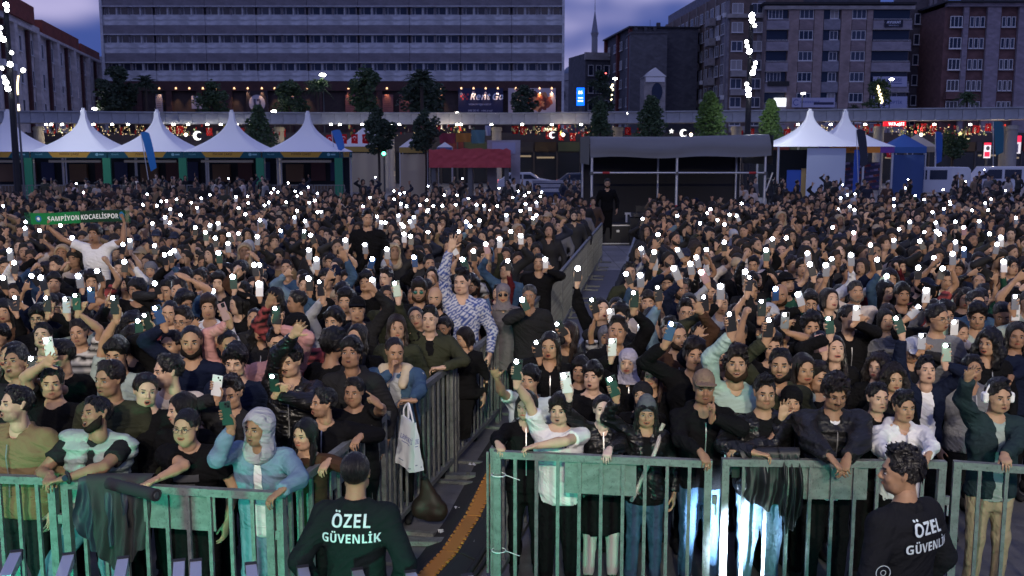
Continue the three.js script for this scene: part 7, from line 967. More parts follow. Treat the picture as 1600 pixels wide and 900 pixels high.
N0(1371, 622, 'boy with short dark hair hugging the white hooded boy', { d: 7.15, hair: 'short', f: { mouth: 0.2, squint: true }, turn: 0.1, nod: -0.1, top: 'jacket', topc: RGB.black, R: ['relaxed', 1400, 668, 0.2, { dir: [1, -0.3, 0.2], pole: [0, -1, 0.5] }] });
N0(1412, 636, 'boy in white zipped hoodie at the right rail', { d: 6.95, hair: 'side', f: { mouth: 0.2, stubble: 0.1 }, turn: 0.1, top: 'hoodie', topc: RGB.white, legc: RGB.black, R: ['rail', 1452, 722, 0, { pole: [1, -0.3, 0], dir: [-0.7, -0.5, 0.7] }], L: ['rail', 1400, 724] });
N0(1447, 580, 'singing young man looking up in white tee and dark jacket', { d: 8.0, hair: 'side', f: { ...open(0.6), tone: TONES[3] }, turn: -0.1, nod: -0.3, top: 'jacket', topc: RGB.navy, open: 0.06, inner: RGB.white, R: ['phone', 1479, 541, 0.2, { color: 'pale green' }], L: ['phone', 1401, 480, 0.1, { color: 'dark green' }] });
N0(1519, 576, 'man in grey hooded sweatshirt under dark jacket at right', { hair: 'short', f: { mouth: 0.2, tone: TONES[2] }, turn: -0.15, top: 'hoodie', topc: RGB.grey, bulk: 1.15, d: 8.0 });
N0(1560, 620, 'young man wearing white headphones, dark shirt and beige trousers', { d: 6.9, hair: 'side', f: { mouth: 0.35, stubble: 0.1 }, turn: 0.05, top: 'jacket', topc: [0.02, 0.035, 0.04], open: 0.035, inner: RGB.sage, legc: RGB.beige, headphones: true, L: ['open', 1512, 592, 0.25], R: ['rail', 1568, 716] });
N0(827, 462, 'grey haired man holding a dark phone beside the aisle', { hair: 'short', f: { mouth: 0, hairc: [0.12, 0.12, 0.12] }, turn: -0.1, top: 'jacket', topc: RGB.charcoal, L: ['phone', 816, 468, 0.35, { color: 'dark green', dir: [-0.4, 0.9, 0] }], h: 1.6 });
N0(859, 541, 'woman with dark hair behind a raised dark hand', { female: true, hair: 'long', f: open(0.6), turn: -0.2, top: 'jacket', topc: RGB.black, L: ['phone', 839, 534, 0.3, { color: 'black' }] });
N0(886, 524, 'woman with brown hair in left profile near the aisle', { female: true, hair: 'long', f: { mouth: 0.1, hairc: HAIRC[3] }, turn: -0.9, top: 'sweater', topc: RGB.charcoal, L: ['phone', 872, 505, 0.3, { color: 'black', dir: [-0.5, 0.8, 0] }] });
N0(970, 496, 'man with glasses and wavy hair behind a lit white phone', { hair: 'curly', f: { mouth: 0 }, glasses: true, turn: -0.2, top: 'hoodie', topc: RGB.charcoal, L: ['phone', 955, 486, 0.3, { color: 'white' }] });
N0(1018, 500, 'woman with centre parted black hair, fingers at her cheek', { female: true, hair: 'long', f: { mouth: 0 }, nod: 0.2, turn: -0.1, top: 'jacket', topc: RGB.black, L: ['phone', 1003, 507, 0.35, { color: 'clear silver' }], R: ['open', 1030, 522, 0.2, { dir: [-0.5, 1, 0.1] }] });
N0(1094, 520, 'woman with round glasses frowning in the right crowd', { female: true, hair: 'tied', f: { mouth: 0, frown: true }, glasses: true, top: 'sweater', topc: RGB.olive, h: 1.58 });
N0(1152, 523, 'tanned man with short hair in black behind green shirt arm', { hair: 'short', f: { mouth: 0, tone: TONES[1] }, turn: -0.2, top: 'jacket', topc: RGB.black });
N0(1071, 488, 'man with glasses behind a dark green phone', { hair: 'quiff', f: { mouth: 0.1 }, glasses: true, top: 'hoodie', topc: RGB.charcoal, R: ['phone', 1105, 492, 0.2, { color: 'dark green' }] });
N0(1219, 461, 'bald man with a goatee in the right crowd', { hair: 'bald', beard: 0.5, f: { mouth: 0 }, turn: -0.3, top: 'jacket', topc: RGB.charcoal, L: ['phone', 1211, 451, 0.35, { color: 'blue' }] });
N0(1266, 475, 'man with curly black hair and glasses in the right crowd', { hair: 'curly', f: { mouth: 0, tone: TONES[1] }, glasses: true, turn: -0.2, top: 'jacket', topc: RGB.black, L: ['phone', 1247, 459, 0.3, { color: 'clear silver' }] });
N0(1220, 517, 'youth with brown fringe singing upward, right crowd', { hair: 'fringe', f: { ...open(0.5), hairc: HAIRC[2] }, nod: -0.25, top: 'tee', topc: RGB.black, R: ['phone', 1237, 492, 0.3, { color: 'grey' }] });
N0(1267, 511, 'moustached dark man with heavy eyelids, right crowd', { hair: 'curly', f: { mouth: 0, mustache: true, squint: true, tone: TONES[1] }, turn: -0.1, top: 'jacket', topc: RGB.black });
N0(1282, 540, 'girl hiding her mouth behind a pink phone', { female: true, hair: 'long', f: grin, nod: -0.15, top: 'sweater', topc: RGB.black, L: ['phone', 1282, 527, 0.3, { color: 'pink', lit: false }] });
N0(1304, 546, 'girl with long wavy hair laughing upward right of the pink phone', { female: true, hair: 'long', f: { ...grin, mouth: 0.4 }, nod: -0.25, top: 'jacket', topc: RGB.black, L: ['phone', 1296, 498, 0.2, { color: 'dark green' }] });
N0(1327, 497, 'grinning man holding a big white phone out sideways', { hair: 'short', f: { ...grin, mouth: 0.15, stubble: 0.4 }, turn: 0.4, nod: -0.1, top: 'jacket', topc: RGB.black, R: ['phone', 1358, 488, 0.35, { color: 'white', dir: [0.75, 0.7, 0] }] });
N0(1337, 456, 'heavy middle aged man with grey beard, right crowd', { hair: 'short', beard: 0.5, f: { mouth: 0, hairc: [0.07, 0.065, 0.06], plump: true }, nod: -0.1, top: 'tee', topc: RGB.cream, bulk: 1.2 });
N0(1390, 437, 'boy with huge curly afro style hair', { hair: 'curlylong', f: { mouth: 0.2, hairc: HAIRC[2] }, top: 'sweater', topc: RGB.lightgrey, L: ['phone', 1386, 432, 0.4, { color: 'pale green', dir: [0.7, 0.7, 0] }] });
N0(1410, 460, 'man with flat fringe and thin moustache, right crowd', { hair: 'fringe', f: { mouth: 0, mustache: true }, turn: -0.1, top: 'jacket', topc: RGB.black });
N0(1384, 500, 'small woman peering under raised phones, right crowd', { female: true, hair: 'long', f: { mouth: 0 }, h: 1.48, top: 'sweater', topc: RGB.grey });
N0(1476, 493, 'man filming with a green phone before his face', { hair: 'curly', f: { mouth: 0 }, top: 'hoodie', topc: RGB.black, R: ['phone', 1479, 502, 0.3, { color: 'pale green', lit: false }], L: ['phone', 1437, 481, 0.2, { color: 'clear silver', dir: [0.6, 0.6, 0] }] });
N0(1527, 495, 'man with wet dark curls looking left, right crowd', { hair: 'curly', f: { mouth: 0.1, tone: TONES[1], stubble: 0.5 }, turn: -0.4, nod: 0.15, top: 'shirt', topc: RGB.sage });
N0(1532, 469, 'man with short hair looking down behind wet curls man', { hair: 'short', f: { mouth: 0 }, nod: 0.25, top: 'jacket', topc: RGB.black });
N0(1566, 492, 'dark man bowing his head in the right crowd', { hair: 'short', f: { mouth: 0.2, tone: TONES[2] }, turn: -0.3, nod: 0.35, top: 'jacket', topc: RGB.charcoal, R: ['phone', 1590, 480, 0.3, { color: 'white', lit: false }] });
N0(1545, 536, 'laughing woman with big dark curls in left profile', { female: true, hair: 'curlylong', f: { ...open(0.7), smile: 1 }, turn: -0.9, top: 'jacket', topc: RGB.black });
N0(1588, 525, 'pale woman with long hair at the right edge', { female: true, hair: 'long', f: { mouth: 0.1 }, turn: -0.3, top: 'sweater', topc: RGB.navy, R: ['open', 1580, 590, 0.35, {}] });
N0(1372, 573, 'woman with black corkscrew curls in left profile', { female: true, hair: 'curlylong', f: { mouth: 0.2 }, turn: -0.8, top: 'jacket', topc: RGB.black, d: 8.2 });
N0(1396, 592, 'smiling girl half hidden behind curls and dark sleeve', { female: true, hair: 'curlylong', f: grin, top: 'sweater', topc: RGB.black, d: 7.9 });
N0(1425, 549, 'person in white cap looking down, right crowd', { cover: 'cap', coverc: [0.55, 0.55, 0.55], hair: 'buzz', f: { mouth: 0 }, nod: 0.3, top: 'sweater', topc: RGB.charcoal, d: 8.9, R: ['phone', 1459, 530, 0.25, { color: 'clear silver', dir: [0.6, 0.7, 0] }] });
N0(1296, 560, 'tan hooded figure seen behind laughing girl', { cover: 'hood', coverc: RGB.tan, hair: 'buzz', f: { mouth: 0 }, turn: -0.8, top: 'hoodie', topc: RGB.tan, d: 8.8 });
N0(1500, 520, 'woman whose hand lifts a dazzling lit phone case', { female: true, hair: 'tied', f: { mouth: 0.2 }, turn: 0.3, top: 'sweater', topc: RGB.mauve, R: ['phone', 1515, 525, 0.35, { color: 'white', dir: [1, 0.1, 0] }], d: 9.6 });
N0(842, 410, 'middle aged man with cropped hair and open collar, centre crowd', { hair: 'short', f: { mouth: 0, smile: 0.5, hairc: [0.05, 0.048, 0.045] }, turn: -0.1, top: 'jacket', topc: RGB.black, R: ['phone', 866, 411, 0.3, { color: 'white', dir: [0.7, 0.6, 0] }] });
// those lifted above the crowd
N0(148, 366, 'man in white tee above the crowd holding a green scarf overhead', { d: 14.2, perch: 1.05, hair: 'fringe', f: { ...open(1), frown: true }, nod: -0.05, top: 'tee', topc: RGB.white, scarf: true, L: ['fist', 66, 349, 0.05, { dir: [0.2, 1, 0], pole: [-0.2, -1, 0.2] }], R: ['fist', 194, 345, 0.05, { dir: [-0.2, 1, 0], pole: [0.2, -1, 0.2] }] });
N0(574, 341, 'man in black zip jacket raised on shoulders above the crowd', { d: 14.8, perch: 1.0, hair: 'quiff', f: { mouth: 0, smile: 0.4 }, turn: 0.35, nod: 0.1, top: 'jacket', topc: RGB.black, inner: RGB.black, open: 0.02 });
// sound crew
N0(949, 287, 'man with glasses in black hoodie standing left under the mixing tent', { d: 31.6, perch: 1.12, hair: 'side', beard: 0.4, f: { mouth: 0 }, turn: -0.1, top: 'hoodie', topc: RGB.black, glasses: true });
N0(1037, 309, 'operator seated at the sound desk with bowed head', { d: 36, h: 1.3, hair: 'short', f: { mouth: 0 }, top: 'jacket', topc: RGB.black });
N0(1072, 315, 'man in black and white jacket beside the tent pole', { d: 31.4, hair: 'fringe', f: { mouth: 0 }, turn: -0.3, top: 'jacket', topc: RGB.black, open: 0.03, inner: RGB.white });
N0(1088, 316, 'person in beige coat and dark cap under the mixing tent', { d: 31.8, cover: 'cap', coverc: RGB.navy, hair: 'short', yaw: 2.4, top: 'coat', topc: RGB.beige });
// the two guards in the pit
N0(556, 738, 'security guard in black printed jacket, back turned, at left', { d: 5.15, hair: 'buzz', f: { hairc: [0.02, 0.016, 0.012], tone: TONES[1] }, yaw: Math.PI - 0.05, turn: 0.05, top: 'jacket', topc: [0.012, 0.017, 0.018], flat: true, bulk: 0.92, text: 'guard', R: ['relaxed', 500, 925, 0.05, {}], L: ['relaxed', 618, 925, 0.05, {}] });
N0(1408, 738, 'security guard in black printed jacket looking left, at right', { d: 4.95, hair: 'quiff', f: { mouth: 0, stubble: 0.5, tone: TONES[1] }, yaw: Math.PI + 0.55, turn: 0.75, top: 'jacket', topc: [0.014, 0.015, 0.018], flat: true, bulk: 1.0, text: 'guard' });
// ---------------------------------------------------------------- lit phones seen over the crowd
const torches = [[119, 287], [135, 302], [189, 294], [199, 303], [222, 277], [234, 305], [357, 279], [8, 322], [217, 315], [229, 321], [245, 321], [252, 315], [260, 314], [276, 312], [269, 327], [299, 317], [308, 325], [315, 309], [332, 305], [369, 307], [389, 307], [388, 317], [379, 326], [383, 334], [262, 339], [282, 336], [271, 349], [305, 355], [328, 352], [326, 363], [348, 350], [357, 366], [341, 372], [354, 381], [342, 395], [377, 365], [40, 346], [39, 355], [44, 356], [69, 361], [114, 370], [94, 352], [14, 392], [18, 408], [51, 430], [63, 435], [123, 431], [153, 423], [192, 406], [194, 382], [204, 376], [239, 349], [247, 385], [259, 398], [272, 388], [274, 397], [372, 434], [397, 412], [2, 434],
  [559, 276], [589, 277], [724, 279], [430, 295], [428, 302], [434, 300], [452, 286], [461, 299], [464, 306], [473, 302], [482, 292], [498, 302], [518, 305], [532, 299], [492, 313], [486, 316], [424, 317], [417, 321], [447, 316], [464, 330], [460, 340], [476, 345], [502, 333], [508, 332], [533, 338], [475, 361], [446, 363], [486, 367], [406, 344], [403, 368], [482, 391], [495, 405], [407, 415], [483, 435], [544, 376], [571, 323], [578, 309], [593, 317], [589, 339], [596, 347], [602, 348], [574, 373], [571, 382], [582, 404], [616, 312], [618, 299], [627, 318], [635, 322], [629, 304], [636, 302], [669, 291], [672, 314], [662, 321], [677, 322], [669, 328], [673, 332], [652, 340], [640, 345], [627, 350], [635, 354], [631, 365], [643, 368], [626, 337], [603, 390], [647, 402], [676, 364], [694, 305], [694, 322], [714, 305], [712, 320], [732, 315], [735, 310], [750, 321], [759, 321], [777, 322], [766, 329], [728, 346], [749, 345], [742, 354], [717, 362], [759, 382], [751, 391], [706, 385], [724, 405], [786, 373], [795, 336], [792, 405], [782, 294],
  [810, 299], [830, 302], [846, 300], [847, 307], [820, 305], [804, 309], [838, 316], [827, 319], [831, 326], [817, 329], [870, 318], [838, 336], [834, 340], [884, 339], [939, 278], [807, 363], [823, 369], [972, 333], [1004, 342], [1002, 389], [1024, 394], [1028, 407], [1037, 367], [1060, 390], [1073, 353], [1058, 337], [1080, 412], [1089, 403], [1101, 391], [1097, 425], [1094, 349], [1105, 333], [1110, 326], [1122, 344], [1132, 351], [1140, 336], [1151, 337], [1162, 318], [1181, 320], [1187, 330], [1194, 331], [1139, 380], [1175, 427], [1172, 435], [912, 406], [903, 420], [979, 424], [1009, 429], [1055, 420],
  [1230, 259], [1245, 300], [1297, 293], [1290, 298], [1289, 307], [1317, 289], [1324, 304], [1318, 310], [1339, 303], [1356, 307], [1331, 322], [1336, 327], [1357, 327], [1309, 326], [1292, 335], [1258, 315], [1243, 322], [1244, 337], [1218, 356], [1210, 374], [1229, 371], [1204, 392], [1259, 397], [1301, 356], [1301, 404], [1267, 413], [1292, 414], [1334, 364], [1331, 399], [1366, 384], [1371, 405], [1404, 377], [1409, 359], [1437, 376], [1441, 419], [1429, 347], [1444, 363], [1462, 348], [1464, 335], [1457, 331], [1444, 312], [1432, 306], [1421, 281], [1417, 294], [1392, 297], [1399, 311], [1397, 321], [1384, 314], [1377, 330], [1478, 297], [1484, 315], [1490, 321], [1512, 284], [1480, 327], [1497, 347], [1477, 367], [1471, 362], [1493, 378], [1507, 389], [1499, 399], [1469, 405], [1475, 420], [1514, 357], [1531, 345], [1519, 329], [1552, 311], [1542, 318], [1549, 329], [1546, 365], [1564, 371], [1558, 381], [1576, 410], [1592, 341], [1571, 298], [1539, 265], [1572, 255],
  [15, 466], [99, 468], [130, 464], [244, 481], [228, 492], [405, 444], [435, 482], [925, 464], [996, 457], [1028, 450], [1100, 464], [1127, 448], [1199, 472], [1197, 491], [1202, 500], [1455, 454], [1585, 463]];
const solved = heads.map(solve);
for (const s of solved) s.named = true;
const inAisle = (x, z) => -z < 34 && x > fences.left(z) - 0.3 && x < fences.right(z) + 0.3;
const frontLimit = (x) => (x < -0.6 ? 7.9 : 8.1);
const blocked = (x, z) => -z < frontLimit(x) || inAisle(x, z) || (x > 2.3 && x < 9.6 && -z > 31.2 && -z < 41);
const roots = solved.map((s) => [s.root[0], s.root[2]]);
const clear = (x, z, r) => roots.every((q) => (q[0] - x) * (q[0] - x) + (q[1] - z) * (q[1] - z) > r * r);
const DARK = ['black', 'black', 'black', 'charcoal', 'charcoal', 'navy', 'black', 'olive', 'black', 'charcoal', 'navy', 'brown'], BRIGHT = ['white', 'grey', 'lightgrey', 'cream', 'denim', 'blue', 'sage', 'beige', 'maroon', 'grey', 'cream', 'green', 'tan', 'white'];
const WORD = { lightgrey: 'light grey', lightdenim: 'light denim', palegreen: 'pale green' };
function lookAuto() {
  const female = rnd() < 0.33, top = pick(['tee', 'jacket', 'hoodie', 'tee', 'jacket', 'shirt', 'leather', 'denim', 'sweater', 'tee', 'hoodie']), cn = top === 'leather' ? 'black' : top === 'denim' ? pick(['denim', 'black', 'lightdenim']) : rnd() < 0.74 ? pick(DARK) : pick(BRIGHT);
  const r = rnd(), cover = female ? (r < 0.16 ? 'hijab' : null) : r < 0.05 ? 'cap' : r < 0.08 ? 'hood' : r < 0.1 ? 'beanie' : null, cc = pick(['charcoal', 'black', 'black', 'beige', 'grey', 'navy', 'lightgrey']);
  const hair = cover === 'hijab' ? null : female ? pick(['long', 'long', 'tied', 'bob', 'curlylong', 'fringelong']) : pick(['short', 'short', 'quiff', 'side', 'fringe', 'curly', 'fringe', 'short', 'buzz']);
  const m = rnd(), bands = (top === 'sweater' || top === 'tee') && rnd() < 0.16; return { female, top, topc: RGB[cn], cn, bands, cover, coverc: RGB[cc], cc, hair: cover === 'cap' || cover === 'beanie' || cover === 'hood' ? (female ? 'long' : 'buzz') : hair, beard: !female && rnd() < 0.25 ? rr(0.3, 1) : 0, glasses: rnd() < 0.1, bulk: rr(0.94, 1.15), f: { mouth: m < 0.25 ? 0 : m < 0.5 ? 0.25 : rr(0.5, 1), smile: rnd() < 0.35 ? 1 : 0, mustache: !female && rnd() < 0.1 }, turn: rr(-0.45, 0.45), nod: rr(-0.28, 0.12), roll: rr(-0.12, 0.12), auto: true };
}
const everyone = solved, PHONES = ['black', 'black', 'black', 'grey', 'grey', 'clear silver', 'black', 'dark green', 'white', 'black', 'blue', 'grey', 'pink', 'black'];
const inst = []; // far people: {variant kind, x, z, size, yaw, torch}
// each lit phone goes to a free arm within reach, or to somebody new
for (const [px, py] of torches) {
  let done = false;
  if (py > 375) for (const s of everyone) {
    if (s.q.perch || s.q.text || [s.q.L, s.q.R].some((a) => a && a[0] !== 'rail')) continue; const d0 = -s.P.z; if (Math.abs(s.P.x - at(px, py, d0).x) > 0.6) continue;
    for (const i of [0, 1]) { if (done || s.q[i ? 'R' : 'L']) continue; const sg = i ? 1 : -1; const f = at(px, py, d0 - 0.2), S = [s.P.x + sg * 0.19, s.P.y - 0.2, s.P.z], W = [f.x, f.y - 0.16, f.z - 0.03], D = len(sub(W, S)); if (D < 0.5 && D > 0.28 && W[1] > S[1] - 0.1 && sg * (W[0] - s.P.x) > -0.05) { const t = ['phone', px, py, 0.2, { color: pick(PHONES), dir: [sg * rr(-0.1, 0.35), 1, 0] }]; s.q[i ? 'R' : 'L'] = t; s.redo = true; done = true; } }
    if (done) break;
  }
  if (done) continue;
  for (let k = 0; k < 40 && !done; k++) {
    const hgt = rr(1.84, 2.06), f = onLevel(px, py, hgt), sg = rnd() < 0.5 ? -1 : 1, x = f.x - sg * rr(0.12, 0.3), z = f.z - rr(0.12, 0.3);
    if (blocked(x, z) || !clear(x, z, k < 25 ? 0.36 : 0.26)) continue;
    const eye = new THREE.Vector3(x, hgt - rr(0.36, 0.46), z), pj = project(eye), q = { ...lookAuto(), x: pj[0], y: pj[1], d: -z }; q[sg > 0 ? 'R' : 'L'] = ['phone', px, py, -z + f.z, { color: pick(PHONES), dir: [sg * rr(-0.35, 0.6), 1, rr(-0.25, 0.1)] }];
    everyone.push({ q, P: eye, root: [x, 0, z], redo: true }); roots.push([x, z]); done = true;
  }
}
// fill the standing room
for (let z = -7; z > -62;) {
  const dz = z > -27 ? 0.56 : z > -34 ? 0.8 : 1.6, dx = z > -27 ? 0.48 : z > -34 ? 0.75 : 1.7; z -= dz; const lim = 0.53 * -z + 1.2;
  for (let x = -lim; x < lim; x += dx) { const X = x + rr(-0.14, 0.14) * (dz / 0.56), Z = z + rr(-0.17, 0.17) * (dz / 0.56); if (z < -34 && (rnd() < 0.3 || fbm(x * 0.13, z * 0.13, 4) < -0.06)) continue; if (blocked(X, Z) || !clear(X, Z, -z < 14 ? 0.385 : 0.35)) continue;
    const lk = -z < 24 ? lookAuto() : { auto: true }, ey = lk.female ? rr(1.46, 1.6) : rr(1.54, 1.7), eye = new THREE.Vector3(X, ey, Z), pj = project(eye); const q = { ...lk, x: pj[0], y: pj[1], d: -Z };
    if (-z < 24 && rnd() < 0.55) { const i = rnd() < 0.5, sg = i ? 1 : -1, t = project(new THREE.Vector3(X + sg * rr(0.15, 0.3), ey + rr(0.12, 0.3), Z + 0.15)); q[i ? 'R' : 'L'] = [pick(['open', 'open', 'relaxed', 'fist', 'point']), t[0], t[1], 0.15, {}]; }
    everyone.push({ q, P: eye, root: [X, 0, Z], redo: true, fill: true }); roots.push([X, Z]);
  }
}
console.log('people', everyone.length);
// the nearest three hundred are built one by one
const ranked = everyone.slice().sort((a, b) => (b.named ? 1e3 : 0) + b.P.z - ((a.named ? 1e3 : 0) + a.P.z));
const single = ranked.slice(0, 300), rest = ranked.slice(300);
// ---------------------------------------------------------------- labels for the unnamed
const colorWord = (q) => q.bands ? 'striped' : (WORD[q.cn] || q.cn || 'dark');
const garmentWord = { tee: 'tee', jacket: 'jacket', hoodie: 'hoodie', sweater: 'sweater', shirt: 'shirt', leather: 'leather jacket', denim: 'denim jacket', coat: 'coat' };
const hairWord = { short: 'short dark hair', quiff: 'swept up hair', side: 'side swept hair', fringe: 'dark fringe', curly: 'curly hair', buzz: 'cropped hair', long: 'long dark hair', tied: 'tied back hair', bob: 'a dark bob', curlylong: 'big curls', fringelong: 'long hair and fringe' };
const anchors = [[148, 366, 'the scarf holder'], [574, 341, 'the man on shoulders'], [680, 466, 'the bald bearded man'], [786, 459, 'the grey headscarf woman'], [722, 441, 'the striped shirt man'], [463, 472, 'the undercut man'], [312, 437, 'the dark rimmed glasses man'], [262, 455, 'the smirking man'], [94, 555, 'the white phone man'], [299, 534, 'the balding man'], [410, 514, 'the laughing wavy girl'], [617, 549, 'the cream collar man'], [521, 538, 'the man seen from behind'], [842, 410, 'the open collar man'], [981, 566, 'the lilac headscarf woman'], [1018, 500, 'the centre parted woman'], [1085, 556, 'the curly moustached man'], [1150, 570, 'the pale green shirt man'], [1219, 461, 'the goatee man'], [1266, 475, 'the curly glasses man'], [1327, 497, 'the big white phone man'], [1390, 437, 'the afro haired boy'], [1476, 493, 'the green phone man'], [1532, 469, 'the man looking down'], [1545, 536, 'the laughing curly woman'], [1447, 580, 'the man looking up'], [1560, 620, 'the headphones man'], [25, 632, 'the tan jacket man'], [171, 592, 'the olive sweater man'], [62, 497, 'the thin glasses youth'], [1094, 520, 'the frowning glasses woman'], [970, 496, 'the wavy haired man'], [949, 287, 'the standing sound man'], [1337, 456, 'the grey bearded man']];
const used = new Set(heads.map((h) => h.label));
const clampWords = (t) => t.split(/[\s-]+/).slice(0, 16).join(' ').replace(/(, | (and|with|in|of|the|left|right|behind|just|far|front))+$/, '');
function relation(x, y, n = 0) { const l = anchors.map(([ax, ay, t]) => [Math.hypot(ax - x, (ay - y) * 1.4), ax, ay, t]).sort((a, b) => a[0] - b[0])[n], dx = x - l[1], dy = y - l[2]; const near = l[0] < 40 ? 'just ' : l[0] > 110 ? 'far ' : ''; return near + (Math.abs(dx) > Math.abs(dy) * 1.3 ? (dx < 0 ? 'left of ' : 'right of ') : dy < 0 ? 'behind ' : 'in front of ') + l[3]; }
function autoLabel(s) {
  const q = s.q, who = q.female ? 'woman' : 'man', held = [q.L, q.R].find((a) => a && a[0] === 'phone'), ar = [q.L, q.R].find((a) => a && a[0] !== 'phone');
  const head = q.cover === 'hijab' ? `in ${WORD[q.cc] || q.cc} headscarf` : q.cover ? `in ${WORD[q.cc] || q.cc} ${q.cover}` : `with ${hairWord[q.hair] || 'dark hair'}`;
  const act = held ? ' holding lit phone' : ar ? ' with hand up' : ''; const base = `${who} ${head}, ${colorWord(q)} ${garmentWord[q.top] || 'top'}${act}, `;
  const more = [relation(q.x, q.y), relation(q.x, q.y, 1), relation(q.x, q.y, 2)]; for (const m of more) { const t = base + m; if (!used.has(t) && t.split(' ').length <= 16) { used.add(t); return t; } }
  for (const m of more) for (const extra of [q.beard ? 'bearded ' : q.glasses ? 'bespectacled ' : '', 'small ', 'tall ', 'broad ']) { const t = `${extra}${who}${act} in ${colorWord(q)} ${garmentWord[q.top] || 'top'} ${m}`; if (!used.has(t)) { used.add(t); return t; } }
  return base + more[0];
}
// ---------------------------------------------------------------- build the three hundred
const goldFrame = std(0.05, 0.045, 0.04, 0.3, 0.5), darkLens = std(0.01, 0.012, 0.014, 0.08), mirrorLens = std(0.1, 0.35, 0.25, 0.08, 0.8);
const glassGeo = mergeGeometries([new THREE.TorusGeometry(0.021, 0.0018, 5, 16).translate(-0.0335, -0.002, 0.1), new THREE.TorusGeometry(0.021, 0.0018, 5, 16).translate(0.0335, -0.002, 0.1), rod([-0.013, 0.002, 0.1], [0.013, 0.002, 0.1], 0.0018, 5), rod([-0.0545, 0, 0.099], [-0.08, 0.002, 0.0], 0.0018, 5), rod([0.0545, 0, 0.099], [0.08, 0.002, 0.0], 0.0018, 5)].map((g) => (g.index ? g.toNonIndexed() : g)));
const shadeGeo = mergeGeometries([-1, 1].map((s) => new THREE.SphereGeometry(0.023, 12, 8).scale(1, 0.85, 0.25).translate(s * 0.033, -0.002, 0.1)));
const headphoneGeo = [new THREE.TorusGeometry(0.104, 0.009, 8, 24, Math.PI).scale(0.93, 1.22, 1).translate(0, 0.0, -0.01), ...[-1, 1].map((s) => new RoundedBoxGeometry(0.045, 0.085, 0.07, 4, 0.02).translate(s * 0.103, -0.005, -0.01))];
function lettering(text, size, arc) { const sh = fontBold.generateShapes(text, size), g = new THREE.ShapeGeometry(sh, 4); g.computeBoundingBox(); const w = g.boundingBox.max.x; g.translate(-w / 2, 0, 0); return g; }
